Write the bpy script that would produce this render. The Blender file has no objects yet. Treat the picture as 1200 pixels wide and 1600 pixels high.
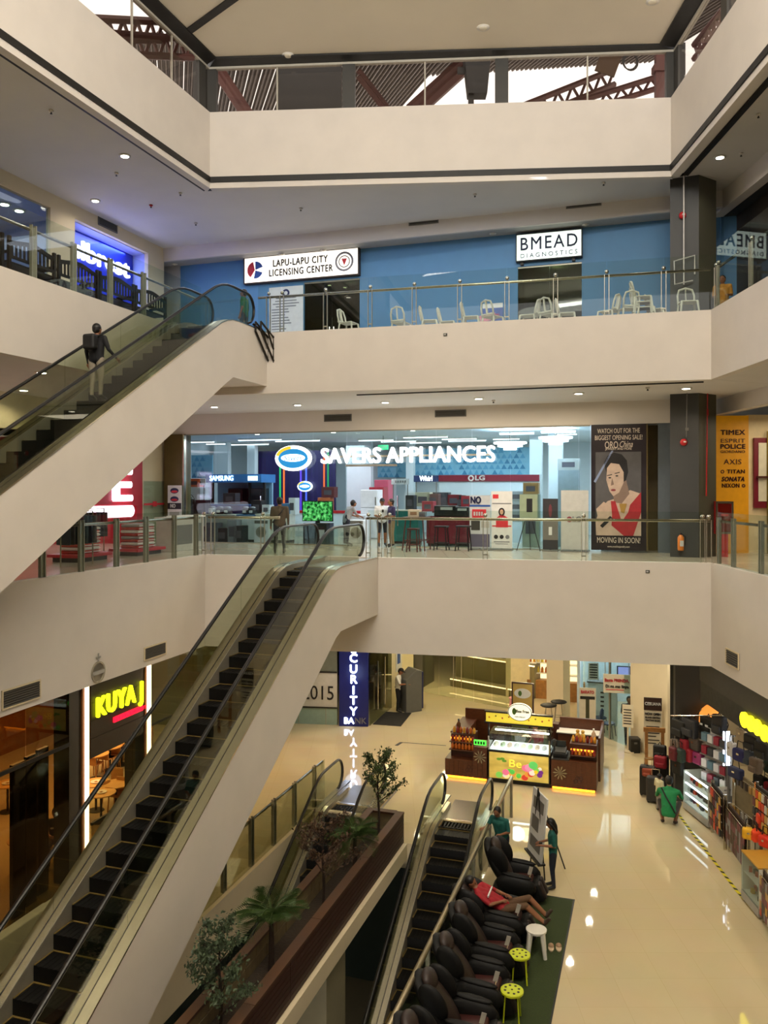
import bpy, bmesh, math, random
from mathutils import Vector, Matrix, Quaternion
random.seed(11)
S = bpy.context.scene
COL = S.collection
PI = math.pi
R = math.radians

# ------------------------------------------------------------ camera
F, EZ, HY = 1294.0, 8.5, 765.0          # focal length in px of the 1200x1600 frame, eye height, horizon row
cam = bpy.data.cameras.new('camera')
cam.sensor_fit = 'AUTO'; cam.sensor_width = 36.0
cam.lens = F / 1600 * 36.0
cam.shift_y = -(800 - HY) / 1600
cam.clip_end = 300
camo = bpy.data.objects.new('camera', cam); COL.objects.link(camo)
camo.location = (0, 0, EZ); camo.rotation_euler = (PI/2, 0, 0)
S.camera = camo

# ------------------------------------------------------------ sky, exposure
w = bpy.data.worlds.new('sky'); S.world = w; w.use_nodes = True
bg = w.node_tree.nodes['Background']
bg.inputs[0].default_value = (1.0, 0.94, 0.90, 1); bg.inputs[1].default_value = 2.6
S.view_settings.view_transform = 'Standard'
S.view_settings.look = 'None'
S.view_settings.gamma = 1.0
S.view_settings.use_curve_mapping = False
S.view_settings.exposure = 0.0

def light(kind, loc, power, color=(1, .9, .75), size=.2, size_y=None, rot=(0, 0, 0), spot=None, name='lamp', parent=None):
    d = bpy.data.lights.new(name, kind); d.energy = power; d.color = color
    if kind == 'AREA':
        d.size = size
        if size_y: d.shape = 'RECTANGLE'; d.size_y = size_y
    else:
        d.shadow_soft_size = size
    if spot: d.spot_size = spot; d.spot_blend = .6
    o = bpy.data.objects.new(name, d); COL.objects.link(o)
    o.location = loc; o.rotation_euler = rot
    if parent: o.parent = parent
    return o

WARM = (1, .86, .66); NEUT = (1, .93, .84); COOL = (.80, .90, 1)
# unseen fill panels added to brighten the atrium, its ceiling and the walkways
light('AREA', (1.5, 11, 20.5), 430, (1, .9, .74), 9, 14, name='atrium_fill')
light('AREA', (1.0, 1.0, 20.5), 1750, (1, .97, .93), 14, .3, (R(112), 0, 0), name='daylight_fill')  # added fill standing in for daylight from the viewer's side
light('AREA', (0, 5, 19.4), 2200, (1, .96, .90), 14, 3, (R(155), 0, 0), name='daylight_fill')  # added upward fill that brightens the atrium ceiling
light('AREA', (3.0, 24.5, 11.05), 200, WARM, 8, 1.5, (0, 0, R(-18)), name='walkway_fill')
light('AREA', (-1.0, 25.5, 17.2), 230, (.78, .84, 1), 12, 1.5, (0, 0, R(-18)), name='walkway_fill')  # bluish fill added to tint the upper walkway

# ------------------------------------------------------------ frames of the building
CA, SA = math.cos(R(18)), math.sin(R(18))
def W(u, v, z=0.0):                      # building frame (u along the shopfronts, v away) -> world
    return (u*CA + v*SA, -u*SA + v*CA, z)
def UV(x, y): return (x*CA - y*SA, x*SA + y*CA)
def at_z(px, py, z):                     # sight line met with a level plane -> (u, v)
    Y = (EZ - z)*F/(py - HY); return UV((px - 600)/F*Y, Y)
def at_v(px, py, v):                     # sight line met with a plane parallel to the shopfronts -> (u, z)
    r = (px - 600)/F; t = v/(SA*r + CA); return (t*(CA*r - SA), EZ - (py - HY)/F*t)
def at_u(px, py, u):                     # sight line met with a plane parallel to the side walkway -> (v, z)
    r = (px - 600)/F; t = u/(CA*r - SA); return (t*(SA*r + CA), EZ - (py - HY)/F*t)

# ------------------------------------------------------------ materials
def lin(c):
    if isinstance(c, str): c = [int(c[i:i+2], 16)/255 for i in (0, 2, 4)]
    return tuple((x/12.92 if x <= .04045 else ((x+.055)/1.055)**2.4) for x in c) + (1,)
MATS = {}
def mat(name, col, rough=.6, metal=0.0, var=.06, scale=6.0, bump=0.0, emit=0.0, spec=.5, stretch=None, coat=0.0):
    """Procedural paint / metal / cloth: noise drives colour, roughness and a fine relief."""
    if name in MATS: return MATS[name]
    m = bpy.data.materials.new(name); m.use_nodes = True
    nt = m.node_tree; N = nt.nodes; L = nt.links
    b = N['Principled BSDF']; c = lin(col)
    b.inputs['Metallic'].default_value = metal
    b.inputs['Specular IOR Level'].default_value = spec
    if coat: b.inputs['Coat Weight'].default_value = coat; b.inputs['Coat Roughness'].default_value = .05
    tc = N.new('ShaderNodeTexCoord'); no = N.new('ShaderNodeTexNoise')
    no.inputs['Scale'].default_value = scale; no.inputs['Detail'].default_value = 4
    if stretch:
        mp = N.new('ShaderNodeMapping'); mp.inputs['Scale'].default_value = stretch
        L.new(tc.outputs['Object'], mp.inputs[0]); L.new(mp.outputs[0], no.inputs['Vector'])
    else: L.new(tc.outputs['Object'], no.inputs['Vector'])
    cr = N.new('ShaderNodeValToRGB')
    cr.color_ramp.elements[0].position = .3; cr.color_ramp.elements[1].position = .7
    cr.color_ramp.elements[0].color = tuple(max(0, x*(1-var)) for x in c[:3]) + (1,)
    cr.color_ramp.elements[1].color = tuple(min(1, x*(1+var)) for x in c[:3]) + (1,)
    L.new(no.outputs['Fac'], cr.inputs[0]); L.new(cr.outputs[0], b.inputs['Base Color'])
    mr = N.new('ShaderNodeMapRange'); mr.inputs[3].default_value = max(0, rough*.85); mr.inputs[4].default_value = min(1, rough*1.15)
    L.new(no.outputs['Fac'], mr.inputs[0]); L.new(mr.outputs[0], b.inputs['Roughness'])
    if bump:
        bp = N.new('ShaderNodeBump'); bp.inputs['Strength'].default_value = bump; bp.inputs['Distance'].default_value = .02
        L.new(no.outputs['Fac'], bp.inputs['Height']); L.new(bp.outputs[0], b.inputs['Normal'])
    if emit:
        L.new(cr.outputs[0], b.inputs['Emission Color']); b.inputs['Emission Strength'].default_value = emit
    MATS[name] = m
    return m

def glass_mat(name, tint, refl=1.0, rough=.0):
    if name in MATS: return MATS[name]
    m = bpy.data.materials.new(name); m.use_nodes = True
    nt = m.node_tree; N = nt.nodes; L = nt.links
    for n in list(N): N.remove(n)
    o = N.new('ShaderNodeOutputMaterial'); mx = N.new('ShaderNodeMixShader')
    tr = N.new('ShaderNodeBsdfTransparent'); gl = N.new('ShaderNodeBsdfGlossy')
    tr.inputs[0].default_value = lin(tint); gl.inputs['Roughness'].default_value = rough
    lw = N.new('ShaderNodeLayerWeight'); lw.inputs[0].default_value = .5
    pw = N.new('ShaderNodeMath'); pw.operation = 'POWER'; pw.inputs[1].default_value = 4.5
    mr = N.new('ShaderNodeMapRange'); mr.inputs[3].default_value = .035*refl; mr.inputs[4].default_value = .9*refl
    no = N.new('ShaderNodeTexNoise'); no.inputs['Scale'].default_value = 2
    m3 = N.new('ShaderNodeMapRange'); m3.inputs[3].default_value = .9; m3.inputs[4].default_value = 1.1
    m2 = N.new('ShaderNodeMath'); m2.operation = 'MULTIPLY'
    L.new(lw.outputs['Facing'], pw.inputs[0]); L.new(pw.outputs[0], mr.inputs[0])
    L.new(no.outputs['Fac'], m3.inputs[0]); L.new(mr.outputs[0], m2.inputs[0]); L.new(m3.outputs[0], m2.inputs[1])
    L.new(m2.outputs[0], mx.inputs[0]); L.new(tr.outputs[0], mx.inputs[1]); L.new(gl.outputs[0], mx.inputs[2])
    L.new(mx.outputs[0], o.inputs[0])
    MATS[name] = m
    return m

def tile_mat(name, col, joint, size, rough, off=0):
    """Polished floor tile: fine joints and a soft mottling."""
    m = bpy.data.materials.new(name); m.use_nodes = True
    nt = m.node_tree; N = nt.nodes; L = nt.links; b = N['Principled BSDF']
    tc = N.new('ShaderNodeTexCoord'); mp = N.new('ShaderNodeMapping'); mp.inputs['Rotation'].default_value = (0, 0, R(off))
    br = N.new('ShaderNodeTexBrick'); br.offset = 0
    br.inputs['Scale'].default_value = 1; br.inputs['Brick Width'].default_value = size; br.inputs['Row Height'].default_value = size
    br.inputs['Mortar Size'].default_value = .004; br.inputs['Color1'].default_value = lin(col)
    br.inputs['Color2'].default_value = tuple(x*.97 for x in lin(col)[:3]) + (1,); br.inputs['Mortar'].default_value = lin(joint)
    no = N.new('ShaderNodeTexNoise'); no.inputs['Scale'].default_value = 1.3; no.inputs['Detail'].default_value = 6
    mx = N.new('ShaderNodeMixRGB'); mx.blend_type = 'MULTIPLY'; mx.inputs[0].default_value = .12
    L.new(tc.outputs['Object'], mp.inputs[0]); L.new(mp.outputs[0], br.inputs['Vector']); L.new(tc.outputs['Object'], no.inputs['Vector'])
    L.new(br.outputs['Color'], mx.inputs[1]); L.new(no.outputs['Color'], mx.inputs[2]); L.new(mx.outputs[0], b.inputs['Base Color'])
    b.inputs['Roughness'].default_value = rough; b.inputs['Specular IOR Level'].default_value = .6
    MATS[name] = m
    return m

WHITE = mat('white_paint', 'd8d0c6', .75, var=.03, scale=1.5, bump=.03)
CEIL = mat('ceiling_paint', 'd4cfc8', .8, var=.03, scale=1.0, bump=.02)
CREAM = mat('cream_paint', 'd8c9a8', .7, var=.03, scale=1.5)
BLACK = mat('black_paint', '15130f', .55)
DGREY = mat('dark_grey_paint', '34322e', .6)
GREY = mat('grey_paint', '6d6a64', .6)
LGREY = mat('light_grey_paint', 'a8a59e', .6)
STEEL = mat('brushed_steel', 'cfc6b2', .22, 1.0, .04, 6)
DSTEEL = mat('dull_steel', 'a09a8a', .4, .55, .05, 8)
CHROME = mat('chrome', 'd8d4cc', .1, 1.0, .03)
RUBBER = mat('black_rubber', '121110', .35, var=.1)
STEPM = mat('step_metal', '141311', .5, .5, .2, 40, bump=.1)
EDGE = mat('step_edging', '8d7640', .4, .5)
GLASS = glass_mat('clear_glass', 'f3f8f5', .6)
SHOPGL = glass_mat('shop_glass', 'e9f2f2', .8)
GREENGL = glass_mat('green_glass', 'e2e6da', 1.0)
SMOKEGL = glass_mat('smoked_glass', '8d9080', 1.0)
TILE1 = tile_mat('ivory_floor_tile', 'd3c29c', 'c8b68e', .8, .035, -18)
TILE2 = tile_mat('grey_floor_tile', 'c9c0ac', 'a39a88', .6, .15, -18)
WOOD = mat('brown_wood', '5a2d16', .45, var=.25, scale=8, stretch=(1, 1, 8))
DWOOD = mat('dark_wood', '2a1a12', .5, var=.3, scale=6)
LWOOD = mat('light_wood', 'a8743c', .5, var=.2, scale=8)
PLAST = mat('white_plastic', 'e2ddd2', .45, var=.02)
SKINM = mat('skin', '8a5a3c', .55, var=.05, scale=12)
HAIRM = mat('black_hair', '0d0a09', .5, var=.2, scale=40)

# ------------------------------------------------------------ mesh helpers
class MB:
    def __init__(s): s.v = []; s.f = []; s.m = []; s.k = 0
    def add(s, vs, fs):
        o = len(s.v); s.v += [tuple(p) for p in vs]
        for f in fs: s.f.append([i+o for i in f]); s.m.append(s.k)
        return s
    def box(s, x0, y0, z0, x1, y1, z1):
        return s.add([(x0,y0,z0),(x1,y0,z0),(x1,y1,z0),(x0,y1,z0),(x0,y0,z1),(x1,y0,z1),(x1,y1,z1),(x0,y1,z1)],
                     [(0,3,2,1),(4,5,6,7),(0,1,5,4),(1,2,6,5),(2,3,7,6),(3,0,4,7)])
    def cbox(s, c, d): return s.box(c[0]-d[0]/2, c[1]-d[1]/2, c[2]-d[2]/2, c[0]+d[0]/2, c[1]+d[1]/2, c[2]+d[2]/2)
    def prism(s, poly, ax, a, b):
        def P(p, t): return (p[0], p[1], t) if ax == 'z' else ((p[0], t, p[1]) if ax == 'y' else (t, p[0], p[1]))
        n = len(poly)
        return s.add([P(p, a) for p in poly] + [P(p, b) for p in poly],
                     [tuple(range(n)), tuple(range(2*n-1, n-1, -1))] + [(i, (i+1) % n, n+(i+1) % n, n+i) for i in range(n)])
    def ring(s, pts, r, n=8, flat=1.0, closed=False, cap=True):
        return s.tube(pts, r, n, closed, cap, flat)
    def tube(s, pts, r, n=8, closed=False, cap=True, flat=1.0):
        P = [Vector(p) for p in pts]; k = len(P); vs = []; prev = None
        for i in range(k):
            a = P[i-1] if (i > 0 or closed) else P[i]; b = P[(i+1) % k] if (i < k-1 or closed) else P[i]
            t = b - a
            if t.length < 1e-9: t = Vector((0, 0, 1))
            t.normalize()
            if prev is None:
                q = Vector((0, 0, 1)) if abs(t.z) < .95 else Vector((1, 0, 0))
                nx = t.cross(q).normalized()
            else:
                nx = prev - t*prev.dot(t)
                nx = nx.normalized() if nx.length > 1e-6 else t.orthogonal().normalized()
            prev = nx; ny = t.cross(nx)
            rr = r[i] if isinstance(r, (list, tuple)) else r
            for j in range(n):
                an = 2*PI*j/n; vs.append(P[i] + nx*(math.cos(an)*rr) + ny*(math.sin(an)*rr*flat))
        fs = []
        for i in range(k if closed else k-1):
            for j in range(n):
                a, b = i*n+j, i*n+(j+1) % n; c, d = ((i+1) % k)*n+(j+1) % n, ((i+1) % k)*n+j
                fs.append((a, b, c, d))
        if cap and not closed: fs += [tuple(range(n-1, -1, -1)), tuple(range((k-1)*n, k*n))]
        return s.add(vs, fs)
    def lathe(s, prof, n=16, c=(0, 0, 0), ax='z'):
        vs = []
        for r, h in prof:
            for j in range(n):
                an = 2*PI*j/n; x, y = math.cos(an)*r, math.sin(an)*r
                vs.append((c[0]+x, c[1]+y, c[2]+h) if ax == 'z' else ((c[0]+x, c[1]+h, c[2]+y) if ax == 'y' else (c[0]+h, c[1]+x, c[2]+y)))
        k = len(prof); fs = [(i*n+j, i*n+(j+1) % n, (i+1)*n+(j+1) % n, (i+1)*n+j) for i in range(k-1) for j in range(n)]
        fs += [tuple(range(n-1, -1, -1)), tuple(range((k-1)*n, k*n))]
        return s.add(vs, fs)
    def ell(s, c, r, n=12, m=8, t0=0.0, t1=PI, mtx=None):
        vs = []
        for i in range(m+1):
            t = t0 + (t1-t0)*i/m
            for j in range(n):
                a = 2*PI*j/n; p = Vector((r[0]*math.sin(t)*math.cos(a), r[1]*math.sin(t)*math.sin(a), r[2]*math.cos(t)))
                if mtx: p = mtx @ p
                vs.append((c[0]+p.x, c[1]+p.y, c[2]+p.z))
        return s.add(vs, [(i*n+j, i*n+(j+1) % n, (i+1)*n+(j+1) % n, (i+1)*n+j) for i in range(m) for j in range(n)])
    def mesh(s, name, mats, smooth=False, merge=False):
        me = bpy.data.meshes.new(name); me.from_pydata(s.v, [], s.f)
        for m in (mats if isinstance(mats, (list, tuple)) else [mats]): me.materials.append(m)
        bm = bmesh.new(); bm.from_mesh(me)
        for i, f in enumerate(bm.faces): f.material_index = s.m[i] if i < len(s.m) else 0
        if merge: bmesh.ops.remove_doubles(bm, verts=bm.verts, dist=1e-5)
        bmesh.ops.recalc_face_normals(bm, faces=bm.faces)
        bm.to_mesh(me); bm.free()
        if smooth:
            for p in me.polygons: p.use_smooth = True
        return me
    def build(s, name, mats, parent=None, loc=(0, 0, 0), rot=(0, 0, 0), smooth=False, bevel=0.0, seg=2, merge=False):
        return obj(name, s.mesh(name, mats, smooth, merge), parent, loc, rot, bevel, seg)

def obj(name, me, parent=None, loc=(0, 0, 0), rot=(0, 0, 0), bevel=0.0, seg=2):
    o = bpy.data.objects.new(name, me); COL.objects.link(o)
    o.location = loc; o.rotation_euler = rot
    if parent: o.parent = parent
    if bevel:
        b = o.modifiers.new('bevel', 'BEVEL'); b.width = bevel; b.segments = seg; b.limit_method = 'ANGLE'
    return o

def tag(o, label=None, cat=None, group=None, kind=None):
    if label: o['label'] = label
    if cat: o['category'] = cat
    if group: o['group'] = group
    if kind: o['kind'] = kind
    return o

def thing(name, label, cat, u, v, z=0.0, rz=0.0, group=None, A=True):
    """Empty at the thing's base. A: u, v and rz are in the building frame, else in the world frame."""
    o = bpy.data.objects.new(name, None); COL.objects.link(o)
    o.empty_display_size = .1
    o.location = W(u, v, z) if A else (u, v, z)
    o.rotation_euler = (0, 0, rz - R(18) if A else rz)
    return tag(o, label, cat, group)

def struct(name, mb, mats, label, A=True, smooth=False, bevel=0.0, cat='structure'):
    o = mb.build(name, mats, None, (0, 0, 0), (0, 0, -R(18) if A else 0), smooth, bevel)
    return tag(o, label, cat, kind='structure')

def copy_tree(o, parent=None, label=None):
    c = o.copy(); COL.objects.link(c)
    if parent is not None: c.parent = parent
    if label: c['label'] = label
    for ch in list(o.children): copy_tree(ch, c)
    return c
def dup(o, u, v, z, rz, label=None, A=True):
    c = copy_tree(o, None, label)
    c.location = W(u, v, z) if A else (u, v, z); c.rotation_euler = (0, 0, rz - R(18) if A else rz)
    return c

TX = {}
def text_mesh(body, size, extrude=.01, bold=0.0, shear=0.0, spacing=1.0, align='CENTER', width=None):
    cb, bold = bold, 0.0; key = (body, size, extrude, cb, shear, spacing, align, width)
    if key in TX: return TX[key]
    cu = bpy.data.curves.new('lettering', 'FONT'); cu.body = body; cu.size = size; cu.extrude = extrude
    cu.offset = bold; cu.shear = shear; cu.space_character = spacing; cu.align_x = align; cu.align_y = 'CENTER'
    cu.resolution_u = 3
    o = bpy.data.objects.new('lettering', cu); COL.objects.link(o)
    dg = bpy.context.evaluated_depsgraph_get()
    me = bpy.data.meshes.new_from_object(o.evaluated_get(dg), depsgraph=dg)
    bpy.data.objects.remove(o)
    if width and me.vertices:
        xs = [p.co.x for p in me.vertices]; k = width/(max(xs)-min(xs))
        for p in me.vertices: p.co.x *= k
    if cb:
        bm = bmesh.new()
        for dx, dy in ((-cb, 0), (cb, 0), (0, cb), (0, -cb)):
            k = len(bm.verts); bm.from_mesh(me); bm.verts.ensure_lookup_table()
            for q in bm.verts[k:]: q.co.x += dx; q.co.y += dy
        bm.to_mesh(me); bm.free()
    TX[key] = me
    return me
def text(name, body, size, m, parent, loc, rot=(PI/2, 0, 0), **k):
    """Raised lettering on a sign; stands in the parent's x-z plane facing -y by default."""
    me = text_mesh(body, size, **k).copy(); me.materials.clear(); me.materials.append(m)
    return obj(name, me, parent, loc, rot)

def arc(cx, cz, r, a0, a1, n):
    return [(cx + r*math.cos(a0+(a1-a0)*i/n), cz + r*math.sin(a0+(a1-a0)*i/n)) for i in range(n+1)]
def emis(name, col, e, var=.02): return mat(name, col, .5, var=var, emit=e)

# ============================================================ LARGE STRUCTURE
Z1, Z2, Z3 = 0.0, 6.6, 12.8              # floor levels
C1, C2, C3, C4 = 4.18, 11.2, 17.3, 20.65   # ceiling levels
VB = 26.25                                # line of the shopfronts at the back
UL = -17.0                                # line of the shopfronts along the side walkway
L2c, R2c = (-11.78, 20.25), (1.35, 21.73)
L3c, R3c = (-12.2, 20.95), (1.35, 21.73)
L4c, R4c = (-12.06, 21.0), (0.468, 24.13)
RD = (0.283, -0.959)                      # run of the far side of the atrium, towards the viewer

def ring_polys(Lc, Rc, o=0.0):
    Rq = (Rc[0] + RD[0]*36, Rc[1] + RD[1]*36)
    return [[(Lc[0]-o, Lc[1]), (Lc[0]-o, -14), (Lc[0]-14, -14), (Lc[0]-14, 42), (Lc[0]-o, 42)],
            [(Lc[0]-o, Lc[1]+o), (Rc[0]+o, Rc[1]+o), (22, 42), (Lc[0]-o, 42)],
            [(Rc[0]+o, Rc[1]), (Rq[0]+o, Rq[1]), (30, Rq[1]), (30, 42), (22, 42)]]
def slab(name, Lc, Rc, z0, z1, mats, label):
    mb = MB()
    for p in ring_polys(Lc, Rc, .02): mb.prism(p, 'z', z0, z1)
    me = mb.mesh(name, mats)
    for p in me.polygons: p.material_index = 0 if p.normal.z > .5 else 1
    o = obj(name, me, None, (0, 0, 0), (0, 0, -R(18)))
    return tag(o, label, 'floor', kind='structure')
slab('floor', L2c, R2c, C1, Z2, [TILE2, CEIL], 'grey tiled walkway floor of the middle storey around the atrium')
slab('floor', L3c, R3c, C2, Z3, [TILE2, CEIL], 'walkway floor of the upper storey with the plastic chairs')
slab('ceiling', L4c, R4c, C3, 19.1, [CEIL, CEIL], 'pale ceiling slab over the upper walkway with small downlights')

def fascia(side, Lc, Rc, z0, z1, label, th=.22, m=WHITE):
    Rq = (Rc[0] + RD[0]*34, Rc[1] + RD[1]*34)
    mb = MB()
    if side == 'left': mb.prism([(Lc[0], Lc[1]), (Lc[0], -13), (Lc[0]-th, -13), (Lc[0]-th, Lc[1]+th)], 'z', z0, z1)
    if side == 'back': mb.prism([(Lc[0], Lc[1]), (Rc[0], Rc[1]), (Rc[0]+.05, Rc[1]+th), (Lc[0]-.05, Lc[1]+th)], 'z', z0, z1)
    if side == 'right': mb.prism([(Rc[0], Rc[1]), Rq, (Rq[0]+th, Rq[1]), (Rc[0]+th, Rc[1]+.1)], 'z', z0, z1)
    return struct('wall_' + side, mb, m, label, cat='wall')
for zz, Lc, Rc, a, b, nm in ((2, L2c, R2c, C1-.004, Z2+.1, 'middle'), (3, L3c, R3c, C2-.004, Z3+.1, 'upper')):
    for sd in ('left', 'back', 'right'):
        fascia(sd, Lc, Rc, a, b, 'plain white balcony front of the %s storey, %s side of the atrium' % (nm, {'left': 'escalator', 'back': 'far', 'right': 'column'}[sd]))
for sd in ('left', 'back', 'right'):
    fascia(sd, L4c, R4c, C3-.18, 19.3, 'cream parapet under the clerestory windows, %s side' % {'left': 'escalator', 'back': 'far', 'right': 'column'}[sd])
# stepped dark edges under the top parapet
def off(Lc, Rc, d): return (Lc[0]-d, Lc[1]+d), (Rc[0]+d, Rc[1]+d)
n = 0
for d, z0, z1, m, lab in ((-.03, C3-.02, C3+.14, BLACK, 'black recess line along the foot of the cream parapet'),
                          (.34, C3-.06, C3+.02, BLACK, 'thin black shadow gap in the ceiling edge behind the parapet')):
    for sd in ('left', 'back', 'right'):
        a, b = off(L4c, R4c, d); o = fascia(sd, a, b, z0, z1, lab, .12, m); n += 1; o.name = 'trim_%d' % n; o['category'] = 'trim'

# black gap under the front edge of the middle ceiling, far side
n += 1; mb = MB(); mb.box(-8, 22.1, C2-.03, 1.2, 22.16, C2+.02); struct('trim_%d' % n, mb, BLACK, 'thin dark line in the ceiling edge above the appliance shop walkway', cat='trim')

# atrium ceiling and its black gaps
mb = MB(); mb.prism([(L4c[0]+.35, L4c[1]-.3), (R4c[0]-.3, R4c[1]-.3), (R4c[0]-.3+RD[0]*36, R4c[1]+RD[1]*36), (L4c[0]+.35, -12)], 'z', C4+.03, C4+.1)
struct('ceiling', mb, mat('atrium_ceiling', 'e8dfcd', .8, var=.02, scale=1), 'flat cream ceiling over the atrium', cat='ceiling')
mb = MB()
for p in ring_polys((L4c[0]+.7, L4c[1]-.7), (R4c[0]-.7, R4c[1]-.7)): pass
Lq, Rq = (L4c[0], L4c[1]), (R4c[0], R4c[1])
mb.prism([(Lq[0]-.2, Lq[1]), (Lq[0]-.2, -12), (Lq[0]+.36, -12), (Lq[0]+.36, Lq[1]-.3)], 'z', C4-.02, C4+.25)
mb.prism([(Lq[0]-.2, Lq[1]+.2), (Rq[0]+.2, Rq[1]+.2), (Rq[0]-.3, Rq[1]-.31), (Lq[0]+.36, Lq[1]-.31)], 'z', C4-.02, C4+.25)
mb.prism([(Rq[0]+.2, Rq[1]), (Rq[0]+.2+RD[0]*36, Rq[1]+RD[1]*36), (Rq[0]-.3+RD[0]*36, Rq[1]+RD[1]*36), (Rq[0]-.3, Rq[1]-.3)], 'z', C4-.02, C4+.25)
p0 = at_z(280, 54, C4); p1 = at_z(350, 3, C4)
dx, dy = p1[0]-p0[0], p1[1]-p0[1]; k = 1/math.hypot(dx, dy); dx *= k; dy *= k
mb.prism([p0, (p0[0]+dx*15, p0[1]+dy*15), (p0[0]+dx*15-dy*.22, p0[1]+dy*15+dx*.22), (p0[0]-dy*.22, p0[1]+dx*.22)], 'z', C4-.0, C4+.2)
n += 1; struct('trim_%d' % n, mb, BLACK, 'black recessed gap framing and crossing the atrium ceiling', cat='trim')

# upper storey: bulkhead, soffit and blue wall at the back
mb = MB(); mb.box(UL, VB, 16.83, 2.6, VB+.12, C3); struct('wall_back', mb, WHITE, 'long cream bulkhead with air grilles above the blue wall', cat='wall')
mb = MB(); mb.box(UL-2, VB+.12, 16.83, 8, VB+1.2, 17.2); struct('ceiling', mb, LGREY, 'lowered grey soffit in front of the blue wall', cat='ceiling')
BLUE = mat('blue_paint', '4f7fa6', .6, var=.04, scale=2)
mb = MB(); vB = VB+.75
u0 = at_v(282, 450, vB)[0]
g0, g1 = at_v(475, 500, vB)[0], at_v(562, 500, vB)[0]      # licensing office door
h0, h1 = at_v(809, 480, vB)[0], at_v(909, 480, vB)[0]      # clinic door
ztop = at_v(480, 441, vB)[1]; ztop2 = at_v(860, 413, vB)[1]
mb.box(u0, vB, Z3, g0, vB+.12, 16.83); mb.box(g0, vB, ztop, g1, vB+.12, 16.83); mb.box(g1, vB, Z3, h0, vB+.12, 16.83)
mb.box(h0, vB, ztop2, h1, vB+.12, 16.83); mb.box(h1, vB, Z3, 4.0, vB+.12, 16.83)
struct('wall_back', mb, BLUE, 'sky blue wall behind the upper walkway with two glazed openings', cat='wall')
mb = MB(); mb.box(u0-.7, vB-.1, Z3, u0, vB+.12, 16.83); struct('wall_back', mb, LGREY, 'grey end pier beside the blue wall', cat='wall')
# rooms behind the two doors
ROOMD = mat('office_wall', '4a4c44', .7)
mb = MB()
for a, b in ((g0-.3, g1+.3), (h0-.3, h1+.3)):
    mb.box(a, vB+3.5, Z3, b, vB+3.6, 16.8); mb.box(a-.1, vB+.13, Z3, a, vB+3.6, 16.8); mb.box(b, vB+.13, Z3, b+.1, vB+3.6, 16.8); mb.box(a, vB+.13, 16.2, b, vB+3.6, 16.3)
struct('wall_back', mb, ROOMD, 'dim office walls behind the glazed openings of the blue wall', cat='wall')

# middle storey bulkhead over the shopfront, and the shop behind it
mb = MB(); mb.box(UL, VB, 10.5, 1.6, VB+.15, C2); struct('wall_back', mb, WHITE, 'cream bulkhead above the appliance shop glass', cat='wall')
SHOPW = mat('shop_white', 'cfd8dc', .6, var=.02)
us0, us1 = at_v(290, 700, VB)[0], at_v(925, 700, VB)[0]
VS = VB + 9.5
mb = MB(); mb.box(UL-1, VB+.16, 10.5, us1+.5, VS+.3, 10.62); struct('ceiling', mb, SHOPW, 'white ceiling of the appliance shop', cat='ceiling')
mb = MB(); mb.box(UL-1, VS, Z2, us1+.5, VS+.15, 10.5); mb.box(UL-1.2, VB+.3, Z2, UL-1, VS, 10.5); mb.box(us1+.25, VB+.3, Z2, us1+.4, VS, 10.5)
struct('wall_back', mb, SHOPW, 'white back and side walls of the appliance shop', cat='wall')

# side wall of the upper walkway with two shop openings
mb = MB(); k = 16.87
mb.box(UL-.15, -10, k, UL, VB+.9, C3); mb.box(UL-.15, 20.3, Z3, UL, 21.4, k); mb.box(UL-.15, 25.3, Z3, UL, VB+.05, k); mb.box(UL-.15, -10, Z3, UL, 15.5, k)
struct('wall_left', mb, CREAM, 'cream shopfront wall with two openings along the upper side walkway', cat='wall')
BLUEW = mat('blue_shop_wall', '1f37c8', .5, var=.05); LAV = mat('lavender_wall', 'a9b2e0', .6)
mb = MB(); mb.box(UL-.75, 21.36, Z3, UL-.66, 25.34, 16.84); struct('wall_left', mb, BLUEW, 'royal blue back wall inside the upper corner shop', cat='wall')
mb = MB(); mb.box(UL-3.1, 25.35, Z3, UL-.15, 25.5, 16.87); mb.box(UL-3.1, 21.2, Z3, UL-.15, 21.35, 16.87); mb.box(UL-3.1, 10, Z3, UL-3.0, 20.2, 16.87)
struct('wall_left', mb, LAV, 'lavender partition walls inside the upper side shops', cat='wall')
mb = MB(); mb.box(UL-3.2, 10, 16.85, UL-.15, 26.4, 16.95); struct('ceiling', mb, LAV, 'lavender lit ceiling of the upper side shops', cat='ceiling')

# side wall of the middle walkway, red shop and brown column
REDW = mat('red_shop_panel', 'b01728', .45, var=.05)
mb = MB(); mb.box(UL-.2, 24.9, Z2, UL, VB+.1, C2); mb.box(UL-.2, -10, 10.2, UL, 24.9, C2); struct('wall_left', mb, CREAM, 'cream pier and bulkhead of the middle side walkway', cat='wall')
mb = MB(); mb.box(UL-.1, 24.55, Z2, UL+.04, 24.9, 10.2); mb.box(UL-3.0, 12, Z2, UL-2.9, 24.9, 10.2); mb.box(UL-2.9, 24.7, Z2, UL-.1, 24.9, 10.2)
struct('wall_left', mb, REDW, 'red panels and back wall of the shop on the middle side walkway', cat='wall')
mb = MB(); a = at_v(259, 700, VB)[0]; b = at_v(287, 700, VB)[0]
mb.box(a, VB-.12, Z2, b, VB+.5, 10.5)
OLIVE = mat('olive_brown_panel', '5d4c22', .4, var=.12, scale=3)
struct('pillar', mb, [OLIVE], 'olive brown square pillar at the corner of the appliance shop', bevel=.01, cat='pillar')
mb = MB(); mb.box(b, VB-.1, Z2, b+.07, VB+.05, 10.5); n += 1; struct('trim_%d' % n, mb, STEEL, 'steel edge strip on the olive brown pillar', cat='trim')

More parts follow.
